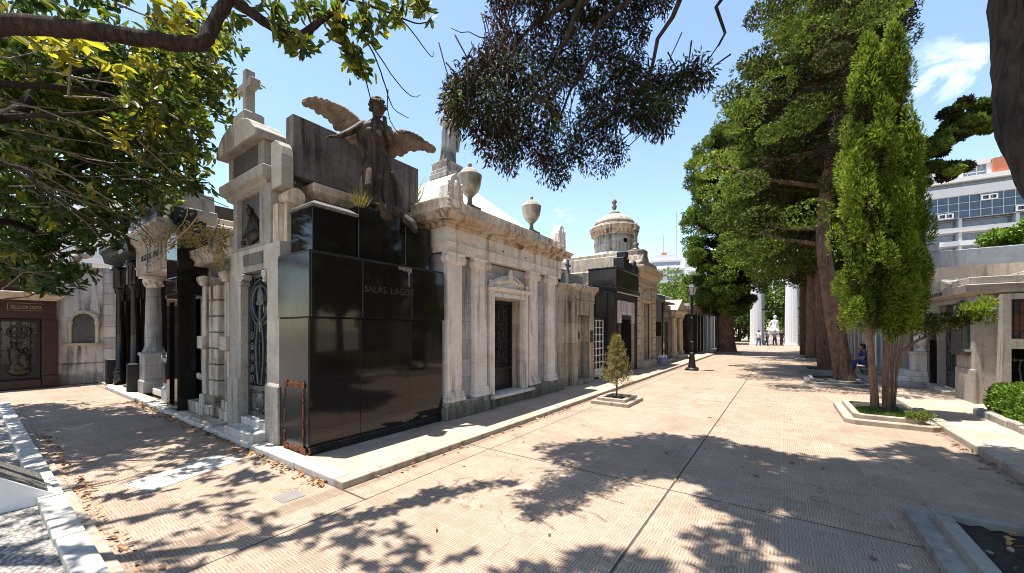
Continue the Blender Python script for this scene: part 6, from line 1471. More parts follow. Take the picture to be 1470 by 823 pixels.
# ---- foreground conifer whose crown hangs over the avenue (trunk at the right edge)
HANG=[(-2.47,3.42,4.30),(-2.15,3.65,4.18),(-1.97,5.27,6.37),(-2.84,4.06,5.53),(-1.04,4.53,4.50),(-1.85,5.08,5.95),(-1.99,5.40,4.22),(-2.13,4.69,4.32),(-1.81,5.30,6.31),(-1.18,4.22,4.15),(-2.72,4.14,6.03),(-1.00,4.75,4.61),(-2.34,4.14,4.00),(-2.42,4.64,3.87),(-0.72,4.76,4.59),(-1.89,5.05,5.55),(-2.17,4.63,5.20),(-2.03,4.99,3.98),(-1.78,5.21,5.97),(-1.57,5.04,5.64),(-1.07,4.61,4.34),(-2.74,4.07,5.91),(-2.65,4.81,6.14),(-2.50,3.77,3.98),(-1.58,5.15,5.41),(-2.81,4.34,6.10),(-2.01,5.11,6.36),(-2.48,3.23,4.49),(-2.06,5.35,6.21),(-1.69,4.69,4.54),(-2.02,4.74,4.61),(-2.34,4.38,4.30),(-2.74,3.80,5.16),(-2.31,5.32,6.73),(-2.28,4.16,4.52),(-2.88,2.93,4.05),(-1.78,4.77,4.93),(-1.62,4.82,5.17),(-2.58,3.65,4.65),(-1.91,4.79,5.36),(-2.67,4.48,5.51),(-2.58,3.93,4.99),(-1.41,5.20,6.14),(-1.93,4.61,4.24),(-2.61,4.03,5.43),(-1.78,5.52,6.34),(-2.60,4.09,5.20),(-2.32,3.73,4.16),(-0.88,4.44,4.44),(-2.87,3.90,5.71),(-2.41,5.35,6.27),(-2.88,3.69,5.20),(-1.09,4.41,4.10),(-2.37,4.37,5.08),(-1.65,4.75,4.74),(-2.51,3.76,4.95),(-2.74,3.74,5.67),(-2.00,4.97,5.59),(-1.20,4.87,5.75),(-2.47,4.50,3.83),(-2.00,5.20,5.58),(-2.58,3.65,3.74),(-2.14,4.34,4.07),(-2.71,4.48,5.83),(-2.28,5.11,4.33),(-2.79,3.50,3.89),(-1.23,5.19,6.09),(-2.15,3.98,4.63),(-2.64,2.95,4.21),(-2.02,5.00,5.42),(-2.64,3.42,4.83),(-2.55,3.00,4.09),(-1.59,5.16,5.29),(-2.37,4.45,5.22),(-2.08,4.36,4.25),(-2.38,4.68,5.68),(-2.05,4.62,4.38),(-2.55,4.74,4.09),(-1.42,4.79,4.57),(-2.64,3.01,4.06),(-1.24,4.52,4.49),(-2.05,4.86,4.14),(-2.98,4.16,5.79),(-2.44,3.44,4.15),(-1.42,5.01,5.10),(-1.45,5.04,5.71),(-2.46,3.22,4.11),(-2.50,3.78,4.12),(-2.89,3.88,5.95),(-2.23,4.54,5.19),(-2.52,3.17,4.56),(-2.46,4.90,4.25),(-2.50,3.44,3.95),(-2.51,3.23,3.89),(-2.36,3.67,4.65),(-1.67,5.56,6.37),(-1.92,4.68,4.41),(-0.74,4.72,4.67),(-2.28,5.21,6.32),(-2.47,3.62,4.13),(-1.77,4.99,4.17),(-2.61,3.77,4.04),(-2.23,4.65,5.32),(-1.36,4.43,4.11),(-2.32,5.51,6.36),(-1.58,4.39,4.28),(-1.95,5.54,6.39),(-2.39,3.82,4.07),(-1.89,4.76,4.74),(-2.66,4.12,5.63),(-1.24,4.37,4.34),(-1.42,4.86,5.10),(-2.42,3.50,4.67),(-2.46,5.23,6.06),(-2.49,3.98,4.92),(-2.11,4.80,4.28),(-2.42,4.00,3.86),(-2.70,4.79,6.04),(-2.12,4.69,4.75),(-2.67,3.51,5.07),(-2.02,4.68,4.68),(-1.79,5.43,5.75),(-1.94,4.93,4.40),(-2.17,4.77,5.09),(-2.50,3.25,4.25),(-2.84,2.95,4.28),(-1.66,4.63,4.86),(-0.98,4.55,4.22),(-1.00,4.70,4.66),(-2.50,3.09,4.24),(-1.56,4.87,4.72),(-2.30,4.26,4.41),(-2.31,3.54,4.47),(-2.25,3.83,4.46),(-2.11,5.33,6.03),(-2.61,5.15,6.22),(-2.77,3.68,5.40),(-2.18,4.20,4.91),(-1.62,5.10,6.11),(-2.38,4.80,5.98),(-1.25,4.78,4.73),(-2.79,3.93,5.35),(-2.63,4.29,5.94),(-2.63,2.80,3.83),(-2.37,3.63,4.23),(-2.60,3.02,4.45),(-2.68,4.90,6.00),(-2.82,4.10,5.71),(-1.32,4.31,4.21),(-2.17,5.18,6.28),(-2.40,2.65,3.70),(-2.57,3.14,3.99),(-2.38,4.39,4.16),(-2.00,5.11,4.33),(-2.99,3.79,5.80),(-2.48,2.76,4.12),(-2.61,3.53,3.77),(-1.79,4.69,4.46),(-2.17,3.55,4.13),(-2.64,5.08,6.43),(-2.52,4.12,4.81),(-2.56,2.79,4.00),(-1.43,4.82,4.92),(-2.73,3.66,4.96),(-2.72,5.09,6.56),(-1.94,4.24,4.30),(-2.42,3.54,4.58),(-2.80,3.43,3.94),(-2.59,4.42,5.83),(-2.89,3.71,5.85),(-2.39,4.48,5.33),(-2.76,3.87,4.01),(-1.77,4.73,4.39),(-2.86,4.02,5.76),(-2.35,5.05,4.28),(-2.21,5.13,5.80),(-0.84,4.50,4.42),(-1.01,4.14,4.03),(-2.40,4.37,4.82),(-2.40,3.74,4.48),(-2.51,4.57,4.09),(-2.45,5.06,5.85),(-2.45,2.79,3.74),(-1.91,5.29,6.00),(-2.82,4.40,5.64),(-2.83,4.18,5.86),(-0.94,4.13,3.94),(-2.36,5.40,6.70),(-1.63,4.81,4.45),(-2.65,3.42,3.76),(-2.65,4.58,6.11),(-2.59,4.27,3.84),(-2.58,4.20,4.23),(-1.10,4.16,4.14),(-2.88,3.79,5.81),(-1.40,5.09,5.89),(-2.64,3.20,4.13),(-2.32,4.51,4.96),(-2.19,4.88,4.06),(-2.32,4.13,5.01),(-2.18,5.37,6.31),(-2.52,4.15,5.99),(-2.22,4.52,5.07),(-2.84,3.69,3.80),(-2.61,4.53,4.10),(-2.62,3.54,4.64),(-2.11,5.01,5.77),(-1.59,4.67,4.46),(-2.57,3.25,3.82),(-2.32,4.10,4.60),(-1.78,5.37,5.91),(-2.52,2.90,4.08),(-2.95,3.88,5.81),(-0.83,4.15,4.09),(-2.73,3.43,4.73),(-0.97,4.62,4.43),(-2.69,4.78,6.38),(-2.55,4.81,5.79),(-1.94,4.66,4.82),(-2.55,2.89,3.76),(-1.52,4.60,4.83),(-2.58,3.44,3.89),(-2.72,4.64,6.35),(-1.43,4.89,4.82),(-1.94,5.04,5.67),(-1.64,5.13,6.27),(-2.24,4.88,5.53),(-1.91,4.61,4.70),(-1.22,4.76,4.63),(-2.73,3.20,4.37),(-0.76,4.34,4.42),(-2.59,3.94,5.17),(-2.45,3.76,4.02),(-1.77,4.36,4.37),(-2.17,4.61,5.07),(-2.39,3.70,4.14),(-2.25,5.44,6.74),(-2.42,4.94,6.21),(-2.82,3.55,3.80),(-2.58,4.41,5.30),(-2.93,4.20,6.06),(-1.34,4.74,4.78),(-1.82,5.24,6.37),(-2.54,3.38,3.94),(-2.70,3.23,3.89),(-2.45,5.06,6.51),(-2.19,5.07,5.52),(-2.79,4.15,5.53),(-1.44,4.48,4.30),(-2.71,4.16,5.81),(-1.27,4.54,4.12),(-1.69,4.73,4.83),(-2.58,3.41,4.10),(-2.35,5.12,5.83),(-2.02,5.33,6.27),(-2.51,5.29,6.39),(-2.28,3.16,3.90),(-1.77,4.70,4.02),(-2.10,4.89,4.04),(-2.41,4.47,6.13),(-2.62,3.57,3.66),(-2.71,4.71,5.83),(-2.52,3.09,4.14),(-2.18,3.42,4.13),(-2.76,4.83,3.95),(-2.33,3.97,4.15),(-2.34,4.04,4.68),(-2.51,2.75,3.88),(-1.90,4.95,5.31),(-1.71,5.34,5.98),(-2.11,4.37,4.15),(-2.14,5.23,6.41),(-1.97,5.29,6.54),(-2.66,3.18,4.54),(-1.81,4.82,4.83),(-2.83,4.00,3.81),(-2.50,4.45,6.19),(-1.51,4.57,4.46),(-2.01,4.32,4.28),(-2.71,4.38,5.89),(-2.65,3.37,4.55),(-1.39,5.48,6.19),(-2.53,3.70,4.28),(-2.54,3.52,4.74),(-1.92,5.49,5.96),(-2.35,3.27,3.77),(-2.29,3.90,4.26),(-1.96,4.58,4.38),(-1.86,4.71,4.93),(-2.83,3.35,3.88),(-1.87,5.01,5.25),(-1.47,4.86,4.89),(-2.04,5.11,4.19),(-2.59,4.25,5.53),(-2.38,4.07,4.09),(-1.89,4.33,4.66),(-2.62,3.92,3.93),(-2.37,5.24,6.52),(-1.09,4.64,4.65),(-2.29,2.89,3.82),(-2.50,4.94,4.10),(-2.33,2.99,3.80),(-2.01,4.79,4.19),(-2.32,5.23,6.05),(-1.57,5.48,5.97),(-2.76,3.09,4.48),(-2.64,5.01,6.20),(-1.15,4.57,4.08),(-1.62,4.64,4.95),(-1.16,4.39,4.06),(-1.60,5.11,5.89),(-2.33,3.88,4.42),(-2.36,3.82,4.67),(-2.44,4.69,4.10),(-2.51,3.65,4.59),(-0.84,4.44,4.30),(-0.74,4.51,4.40),(-2.82,4.57,6.31),(-2.43,4.58,4.16),(-2.33,3.88,4.20),(-2.33,2.96,3.97),(-2.42,4.37,5.02),(-1.81,4.92,5.35),(-1.32,4.90,4.22),(-2.29,4.55,5.34),(-2.59,4.53,5.50),(-1.44,4.47,4.59),(-2.60,4.31,4.16),(-2.73,4.68,4.07),(-2.49,2.59,3.87),(-2.69,4.41,5.55),(-1.28,4.98,5.95),(-2.34,3.07,4.21),(-2.42,5.34,6.75),(-1.68,4.43,4.43),(-2.56,5.03,6.57),(-1.17,4.41,4.18),(-2.62,3.72,4.96),(-1.04,4.57,4.40),(-2.21,4.58,5.37),(-1.33,4.40,4.43),(-2.75,4.97,6.45),(-2.48,3.45,4.58),(-1.72,4.96,4.04),(-2.79,3.48,4.95),(-1.82,5.03,5.31),(-1.65,5.14,5.62),(-2.35,4.90,4.13),(-2.34,3.52,4.40),(-2.65,4.83,3.88),(-2.56,2.74,4.11),(-1.34,4.71,4.29),(-2.83,4.20,5.67),(-2.48,3.53,4.31),(-2.46,4.49,5.45),(-2.33,4.58,4.34),(-2.58,4.61,3.99),(-2.45,5.19,6.52),(-2.34,4.68,5.12),(-2.14,3.81,4.24),(-1.22,4.66,4.50),(-2.22,3.55,4.27),(-1.58,4.66,4.79),(-1.87,5.07,5.70),(-2.54,3.16,3.89),(-2.87,4.16,6.19),(-2.40,5.00,6.05),(-2.03,4.51,4.72),(-2.62,3.55,4.50),(-2.75,3.27,4.71),(-2.43,3.65,4.40),(-2.57,2.74,3.85),(-2.75,3.33,4.53),(-1.63,5.57,6.25),(-3.01,4.03,5.63),(-2.46,4.80,5.46),(-1.39,4.69,4.18),(-2.95,4.14,6.12),(-2.01,5.15,6.22),(-2.46,3.30,4.07),(-2.28,3.12,4.01),(-2.40,4.64,4.30),(-1.09,4.42,4.26),(-2.45,4.71,5.57),(-2.08,5.20,6.05),(-2.20,5.00,5.63),(-1.44,5.09,5.99),(-2.32,5.25,4.14),(-2.59,4.11,4.10),(-2.70,2.73,3.97),(-1.81,4.61,4.72),(-2.60,3.07,3.91),(-2.50,4.91,6.36),(-2.51,2.81,3.86),(-2.63,4.41,5.94),(-2.64,3.24,4.51),(-2.75,3.33,3.78),(-2.13,3.98,4.14),(-2.48,2.86,3.85),(-1.52,5.13,5.63),(-1.45,5.07,6.07),(-2.35,4.16,4.40),(-2.52,4.16,5.16),(-1.69,4.60,4.08),(-2.52,3.63,3.78),(-2.36,4.25,4.34),(-1.80,4.56,4.94),(-2.68,3.57,4.99),(-2.25,4.87,4.32),(-2.49,2.90,4.21),(-2.83,4.16,5.42),(-2.85,3.89,5.40),(-2.40,4.21,4.23),(-1.24,4.77,4.81),(-2.41,5.08,6.62),(-1.00,4.29,3.94),(-2.44,5.49,6.48),(-2.76,3.83,5.90),(-1.78,5.36,6.15),(-2.39,3.32,3.93),(-2.35,5.52,6.48),(-1.82,5.25,5.62),(-2.41,3.48,3.97),(-2.09,4.39,4.80),(-2.29,3.40,4.15),(-3.05,3.90,5.76),(-1.85,5.21,6.20),(-1.98,5.13,4.02),(-1.60,4.63,4.53),(-2.14,4.72,5.31),(-1.53,4.64,4.94),(-0.62,4.42,4.32),(-2.67,3.07,3.81),(-2.84,3.30,4.63),(-2.49,3.36,4.58),(-2.00,4.48,4.51),(-2.75,4.36,6.22),(-2.40,4.56,5.10),(-2.42,4.40,4.26),(-1.41,4.42,4.19),(-2.78,3.02,4.41),(-2.51,4.77,5.86),(-1.58,5.21,6.21),(-1.10,4.48,3.95),(-2.54,2.65,3.85),(-1.76,5.08,4.01),(-2.58,2.77,4.05),(-1.60,5.30,5.91),(-1.95,5.14,5.93),(-2.48,4.47,5.54),(-2.60,5.10,6.34),(-2.47,3.97,4.24),(-1.22,5.13,5.87),(-1.68,4.59,4.57),(-0.92,4.30,4.15),(-2.59,4.43,6.24),(-1.08,4.47,4.41),(-2.48,5.39,6.57),(-2.46,4.69,3.81),(-2.61,4.17,4.04),(-2.72,3.98,4.06),(-2.41,4.20,4.61),(-2.39,4.23,4.86),(-2.52,5.07,6.67),(-1.63,4.64,4.29),(-2.53,3.81,4.30),(-2.51,3.40,3.77),(-2.16,4.46,4.05),(-2.77,3.04,3.92),(-2.03,4.67,4.76),(-2.13,5.05,5.57),(-2.30,2.95,4.09),(-1.13,4.59,4.57),(-2.35,5.46,6.63),(-0.81,4.29,4.39),(-1.84,4.37,4.71),(-2.62,4.48,5.75),(-2.44,3.99,4.63),(-1.36,4.68,4.36),(-1.46,4.56,4.72),(-2.43,4.12,3.96),(-1.48,4.71,4.90),(-2.34,4.21,5.15),(-2.65,3.85,5.77),(-1.91,4.88,4.46),(-1.61,5.39,6.45),(-2.19,4.06,4.36),(-2.34,4.63,5.55),(-2.76,4.51,4.05),(-2.52,5.18,6.11),(-1.99,4.93,4.33),(-2.61,3.39,4.70),(-2.72,4.60,6.22),(-1.31,4.34,4.13),(-1.79,4.45,4.34),(-2.67,4.54,3.90),(-1.50,4.45,4.47),(-2.27,4.85,5.82)]
RNG = np.random.default_rng(41); random.seed(41)
BL = (2.05,4.35,0)
T = thing('hanging_conifer', 'old conifer with cracked dark trunk and drooping brownish branches hanging over the avenue', 'tree', BL, 0)
trunk_tube([(2.1,4.1,.05),(2.0,4.25,1.2),(1.85,4.55,2.3),(1.67,4.84,3.2),(1.65,5.02,3.85),(1.66,5.18,4.55),(1.56,5.1,5.6),(1.25,4.8,7.0),(.9,4.5,9.5)],[.32,.26,.23,.20,.175,.165,.15,.13,.06],M['bark_dark'],T,'trunk',18,.10,8,BL)
H_ = np.array(HANG)
nz = np.sin(H_[:,0]*9+1)*np.sin(H_[:,1]*8)+np.sin(H_[:,2]*10+H_[:,0]*4)+.8*RNG.normal(size=len(H_))
H_ = H_[nz < 1.25]
arr = clumps(H_,np.stack([.08+.05*RNG.random(len(H_)),.08+.05*RNG.random(len(H_)),.12+.07*RNG.random(len(H_))],1),84,.066,.018,up=0,jit=.65,tint=(.60,.18,.16),shell=.05,droop=.9)
# brown dead sprays gather on the left lobe, green tips on the rim
sel = (arr[0][:,0] < -2.55); arr[5][sel] -= .32
SH = [(-2.96,4.45),(-2.3,5.6),(-1.15,6.97),(-.09,6.29),(.44,6.49),(1.33,7.87),(2.21,8.09),(3.6,8.2),(4.6,6.5),(4.2,1.0),(-.3,1.0),(-1.5,2.2),(-1.2,2.9),(-.75,2.75),(-.35,3.1),(-.45,3.7),(-.64,4.22),(-1.19,4.3),(-1.84,4.3)]
def inside(x, y, poly):
    c = False
    for (x1,y1),(x2,y2) in zip(poly, poly[-1:]+poly[:-1]):
        if (y1>y) != (y2>y) and x < (x2-x1)*(y-y1)/(y2-y1)+x1: c = not c
    return c
C=[]
while len(C) < 1500:
    x_, y_ = random.uniform(-3.2,4.8), random.uniform(.8,8.4)
    if not inside(x_, y_, SH): continue
    # a few holes let spots of sun through
    if x_ < 1.2 and y_ < 4.6 and math.sin(x_*5.3+1)*math.sin(y_*6.1) > .42: continue
    e_ = min(inside(x_+dx_, y_+dy_, SH) for dx_, dy_ in ((.55,0),(-.55,0),(0,.55),(0,-.55)))
    if not e_ and math.sin(x_*11+2*math.sin(y_*7))+math.sin(y_*13+x_*5) > -.3: continue
    if x_ < .2 and math.sin(x_*9+1.3*math.sin(y_*6))+math.sin(y_*10.5+x_*4) > .55: continue
    if math.sin(x_*7.3+y_*2.1)+math.sin(y_*8.7-x_*3.3) > 1.62: continue
    z_ = random.uniform(6.9,8.4); C.append((x_-z_*.161, y_-z_*.089, z_))
a2 = clumps(C,np.full((len(C),3),(.20)),70,.17,.08,up=0,jit=.6,tint=(.5,.2,.18),shell=.2,droop=.3)
leaf_mesh('crown',*cat(arr,a2),M['f_hang'],T,'blade',BL)
lb = MB()
def limb(a, b, r0, r1, sag=.3, n=8, wig=.12):
    a = Vector(a); b = Vector(b); pts = []
    for i in range(n+1):
        t = i/n; p = a.lerp(b,t)+Vector((random.uniform(-wig,wig),random.uniform(-wig,wig),random.uniform(-wig,wig)+sag*math.sin(PI*t)))*(1 if 0<i<n else 0); pts.append(p-Vector(BL))
    MB().tube(pts,[r0+(r1-r0)*i/n for i in range(n+1)],8).build('limb', M['bark_dark'], T, smooth=True)
limb((1.46,5.0,5.5),(-1.2,4.6,6.2),.10,.06); limb((-1.2,4.6,6.2),(-3.0,4.3,5.6),.06,.02,.1)
limb((-.6,4.7,6.2),(-1.6,4.9,4.6),.045,.012,.1); limb((-1.2,4.6,6.2),(-2.4,4.5,4.5),.045,.012,.1); limb((-1.8,4.5,6.0),(-3.1,4.2,4.4),.04,.012,.1); limb((-.2,4.8,6.2),(-.6,5.0,5.0),.04,.012,.1)
limb((1.4,4.95,6.0),(-1.5,3.2,7.4),.08,.03); limb((1.3,4.9,6.6),(1.5,2.0,7.4),.08,.03); limb((1.3,4.9,6.6),(.2,6.5,7.3),.08,.03); limb((1.3,4.9,6.3),(3.0,5.5,7.6),.08,.03); limb((1.2,4.8,7.0),(2.8,2.5,8.0),.07,.03)
idx = RNG.choice(len(H_), 150, replace=False)
for i in idx:
    e = Vector(H_[i]); s = e+Vector((random.uniform(-.15,.35),random.uniform(-.15,.15),random.uniform(.15,.5)))
    lb.tube([s-Vector(BL),(s+e)/2-Vector(BL)+Vector((random.uniform(-.06,.06),random.uniform(-.06,.06),0)),e-Vector(BL)],[.009,.007,.003],4)
# thin bare shoots at the left rim
for (a_,b_) in (((-3.0,3.8,4.9),(-3.35,3.5,4.75)),((-2.9,3.7,4.7),(-3.3,3.55,5.05)),((-2.9,3.8,5.3),(-3.3,3.4,5.4))): limb(a_,b_,.008,.004,.03,5,.03)
lb.build('twig', M['bark_dark'], T, smooth=True)

# ---- magnolia on the left
MAGN=[(-10.76,1.14,5.44),(-10.55,0.73,6.18),(-14.30,0.17,4.45),(-9.57,1.61,6.14),(-11.74,0.56,6.36),(-10.95,1.52,5.14),(-14.02,0.36,3.48),(-13.61,0.53,3.06),(-10.40,1.00,2.77),(-14.60,0.51,5.17),(-13.29,0.15,5.22),(-10.31,2.07,5.76),(-11.42,2.56,5.13),(-12.26,1.04,5.42),(-12.79,0.97,4.64),(-10.36,0.33,5.35),(-9.75,0.36,6.00),(-10.90,2.17,5.04),(-11.18,1.42,5.45),(-12.96,0.78,4.70),(-9.66,1.67,6.77),(-13.95,0.75,3.85),(-13.14,1.50,4.72),(-11.53,0.51,6.56),(-10.84,1.40,6.41),(-14.17,0.20,3.21),(-8.01,1.84,4.88),(-12.17,0.87,5.11),(-9.21,0.83,6.03),(-9.71,0.94,6.02),(-9.24,2.97,7.95),(-13.19,0.29,4.19),(-9.95,0.94,3.66),(-11.04,0.21,6.20),(-12.01,0.24,5.45),(-10.24,2.11,4.64),(-9.35,1.43,4.33),(-9.64,1.99,6.99),(-11.34,0.96,3.14),(-11.80,0.49,6.04),(-11.33,0.88,6.80),(-11.94,0.88,4.85),(-8.70,1.68,5.97),(-8.39,1.76,4.49),(-8.61,2.50,5.74),(-12.08,0.26,6.24),(-9.10,1.38,5.33),(-7.92,2.32,6.84),(-11.92,0.15,5.16),(-8.25,2.19,6.00),(-12.46,1.44,3.87),(-9.60,1.23,6.20),(-11.67,0.53,5.62),(-9.46,2.57,7.29),(-7.05,1.73,4.72),(-12.91,0.19,3.50),(-13.96,0.54,3.97),(-9.84,0.55,4.67),(-11.14,0.38,5.05),(-13.51,0.92,3.10),(-11.82,0.22,3.61),(-9.14,1.61,4.69),(-7.81,1.46,5.04),(-8.34,2.69,6.19),(-8.43,1.01,4.94),(-9.10,0.90,6.15),(-12.13,1.48,4.06),(-10.80,2.08,7.24),(-10.72,1.01,6.05),(-10.40,1.00,5.72),(-8.94,0.63,4.89),(-10.24,2.46,7.68),(-9.45,0.77,4.87),(-11.48,0.53,4.53),(-9.50,1.89,5.06),(-10.56,0.34,6.08),(-8.80,1.92,6.18),(-11.89,2.12,5.02),(-9.93,0.63,4.89),(-12.35,1.00,4.05),(-8.48,0.48,5.43),(-8.99,1.23,5.38),(-9.93,1.65,5.95),(-10.38,1.07,4.87),(-8.35,2.01,4.39),(-11.72,1.61,4.40),(-9.88,1.20,5.18),(-11.10,1.97,5.62),(-10.02,1.37,3.39),(-12.07,0.99,2.57),(-7.71,0.52,5.25),(-8.68,2.27,4.92),(-11.18,1.54,4.73),(-12.56,0.80,7.76),(-13.59,0.32,5.34),(-12.57,0.65,3.87),(-7.49,1.97,4.80),(-10.71,1.29,7.05),(-11.63,0.65,6.14),(-8.76,2.39,5.80),(-14.13,0.94,2.86),(-7.01,1.92,6.12),(-11.08,0.26,4.98),(-10.78,1.65,6.50),(-13.25,0.70,4.57),(-11.45,1.93,7.38),(-8.45,1.88,6.44),(-9.55,2.42,6.96),(-8.26,1.71,5.71),(-7.24,1.60,4.98),(-12.14,0.13,4.41),(-10.60,1.51,3.87),(-12.09,0.94,3.67),(-12.42,0.68,3.24),(-10.78,0.35,4.52),(-11.91,0.84,5.36),(-12.39,1.40,4.96),(-11.02,1.04,3.60),(-14.02,0.56,4.82),(-10.86,1.20,3.97),(-12.93,0.52,4.13),(-11.46,0.78,3.32),(-9.02,1.24,5.10),(-9.57,1.75,5.44),(-10.11,1.85,4.73),(-10.14,2.30,5.07),(-11.03,1.25,6.20),(-10.07,1.01,4.21),(-13.46,0.71,3.08),(-11.08,0.45,3.17),(-12.44,0.83,4.31),(-8.28,1.97,4.72),(-12.69,0.43,6.57),(-11.06,0.98,7.14),(-11.04,1.02,5.74),(-8.89,1.94,5.32),(-10.86,0.21,5.50),(-12.11,0.28,4.54),(-11.48,1.07,6.56),(-8.19,0.57,4.98),(-12.29,0.23,5.75),(-9.65,0.79,5.28),(-8.69,0.71,5.44),(-10.12,0.87,4.57),(-12.07,0.34,4.27),(-14.42,0.44,3.86),(-10.37,1.99,6.42),(-11.38,0.76,3.09),(-9.38,1.33,6.13),(-11.03,1.59,7.36),(-9.07,2.72,6.49),(-9.57,1.39,5.09),(-10.76,1.94,4.39),(-11.40,0.64,4.65),(-10.43,1.14,6.30),(-8.16,1.78,5.20),(-10.84,0.46,6.79),(-9.02,0.16,5.54),(-8.49,2.59,6.88),(-9.92,1.56,4.86),(-10.31,2.49,7.05),(-10.21,1.05,4.57),(-12.19,1.10,4.49),(-10.38,0.89,4.41),(-7.44,1.90,3.94),(-10.57,1.34,4.70),(-9.95,1.54,3.90),(-8.97,1.83,5.61),(-7.71,1.80,5.84),(-11.42,0.60,5.85),(-9.84,0.56,6.23),(-8.97,1.46,4.38),(-13.29,0.22,5.07),(-12.49,1.89,4.78),(-8.63,2.49,6.40),(-9.90,1.45,4.64),(-10.61,0.71,5.66),(-12.15,1.39,5.44),(-12.57,0.35,7.39),(-8.20,1.96,5.49),(-13.58,0.65,5.52),(-8.80,2.79,7.36),(-9.07,1.44,5.07),(-12.95,0.61,5.84),(-8.79,1.37,6.13),(-9.39,1.91,4.17),(-7.38,1.28,4.71),(-11.18,2.62,4.89),(-8.60,2.51,7.06),(-9.61,2.19,6.35),(-8.79,2.38,6.61),(-9.76,1.13,6.37),(-9.70,0.27,5.53),(-10.27,0.63,5.17),(-10.07,2.51,5.17),(-8.59,2.52,6.73),(-11.99,0.17,6.97),(-10.61,2.21,6.59),(-9.72,1.79,6.25),(-9.15,1.52,4.08),(-12.23,0.57,7.29),(-9.09,0.71,5.20),(-10.04,2.19,5.25),(-12.20,0.78,4.01),(-8.28,2.07,4.90),(-8.53,2.56,5.94),(-7.02,0.93,5.18),(-13.14,0.45,5.38),(-9.66,0.99,6.22),(-10.78,0.82,7.05),(-10.40,1.51,5.17),(-7.91,1.98,6.53),(-10.61,2.78,6.39),(-11.75,1.00,2.80),(-7.41,1.40,5.74),(-11.66,0.68,4.97),(-11.60,1.20,6.06),(-11.21,0.14,5.71),(-12.17,0.99,6.69),(-11.37,1.57,4.55),(-10.18,0.73,4.20),(-9.94,0.99,4.92),(-9.77,1.49,3.57),(-12.93,0.13,3.26),(-11.17,0.72,3.46),(-9.19,0.10,4.57),(-12.80,1.40,4.12),(-10.85,0.39,3.91),(-9.49,2.63,6.50),(-11.88,0.36,5.48),(-12.51,1.00,4.32),(-9.56,1.86,5.27),(-9.21,0.91,3.72),(-10.83,1.91,6.54),(-10.94,2.33,7.45),(-12.65,0.18,6.62),(-9.55,2.45,4.78),(-11.34,1.70,6.43),(-13.82,0.40,3.00),(-9.46,0.55,5.53),(-8.88,0.96,5.45),(-10.12,1.27,3.91),(-8.72,2.43,5.50),(-9.01,2.22,6.20),(-11.28,1.36,4.52),(-11.46,1.82,5.66),(-8.97,1.88,5.06),(-13.46,0.41,3.20),(-7.87,2.02,5.50),(-13.60,0.38,3.99),(-9.97,1.55,6.45),(-12.80,0.99,7.80),(-10.82,2.07,5.28),(-11.22,0.62,3.95),(-10.19,0.54,6.57),(-8.25,1.47,5.70),(-9.94,1.99,5.82),(-9.63,1.37,6.07),(-9.31,0.35,5.44),(-11.70,0.40,5.62),(-9.84,0.58,5.85),(-13.76,0.96,4.10),(-14.08,0.26,4.74),(-11.59,0.50,5.11),(-11.12,1.25,5.35),(-10.84,0.60,2.62),(-7.52,1.69,6.12),(-11.94,1.91,7.98),(-9.05,0.85,4.81),(-8.94,2.41,5.22),(-12.50,0.54,4.99),(-14.29,0.63,3.36),(-9.01,2.25,6.84),(-10.91,1.54,6.41),(-8.58,2.00,5.47),(-13.30,0.14,3.98),(-9.79,1.24,4.68),(-10.52,1.00,2.55),(-11.16,0.90,2.91),(-10.71,2.34,4.65),(-10.19,1.95,4.48),(-8.35,2.12,5.53),(-13.48,0.57,6.42),(-10.05,1.15,4.59),(-10.54,1.40,3.67),(-11.21,0.12,5.49),(-11.23,0.11,6.31),(-11.59,0.95,5.79),(-14.42,0.15,5.15),(-9.77,0.28,5.88)]
NEARLEAF=[(-3.89,1.66,4.71),(-3.81,1.72,4.60),(-3.86,1.56,4.68),(-3.89,1.72,4.45),(-3.80,1.73,4.49),(-3.80,1.97,4.90),(-3.80,1.85,4.84),(-3.78,2.11,4.96),(-3.75,1.88,4.46),(-3.82,1.84,4.48),(-3.78,2.11,4.77),(-3.76,2.25,4.72),(-3.75,2.32,4.68),(-3.73,2.14,4.67),(-3.67,2.43,4.91),(-3.58,2.50,4.85),(-3.60,2.60,5.04),(-3.61,2.47,5.02),(-3.63,2.34,4.92),(-3.73,2.27,4.86),(-3.76,2.37,4.58),(-3.79,2.35,4.68),(-3.76,2.43,4.50),(-3.76,2.37,4.53),(-3.73,2.45,4.65),(-3.64,2.45,5.09),(-3.59,2.73,5.34),(-3.53,2.77,5.24),(-3.47,2.82,5.35),(-3.38,3.00,5.40),(-3.34,3.03,5.32),(-3.43,2.97,5.47),(-3.63,2.58,5.27),(-3.69,2.17,4.91),(-4.12,1.38,4.63),(-4.13,1.49,4.87),(-8.43,2.50,6.72),(-8.43,2.63,6.50),(-8.24,2.76,6.32),(-8.33,2.70,6.19),(-7.87,3.02,6.19),(-8.19,2.80,6.12)]
YELLOW=[(-6.32,0.45,4.65),(-6.17,0.55,4.61),(-6.20,0.65,4.72),(-6.41,0.38,4.68),(-6.14,0.69,4.78),(-6.23,0.51,4.70),(-6.60,0.98,4.86),(-6.67,1.06,4.78),(-7.54,1.42,4.85),(-7.40,1.15,4.49),(-7.30,1.22,4.35),(-7.28,1.48,4.74),(-5.83,1.40,5.46),(-5.90,1.35,5.38),(-5.75,1.45,5.44),(-5.91,1.47,5.34),(-7.47,1.59,4.55)]
RNG = np.random.default_rng(51); random.seed(51)
BM = (-7.2,-1.7,0)
T = thing('magnolia_tree', 'large magnolia with a thick bare limb and glossy green and yellow leaves', 'tree', BM, 0)
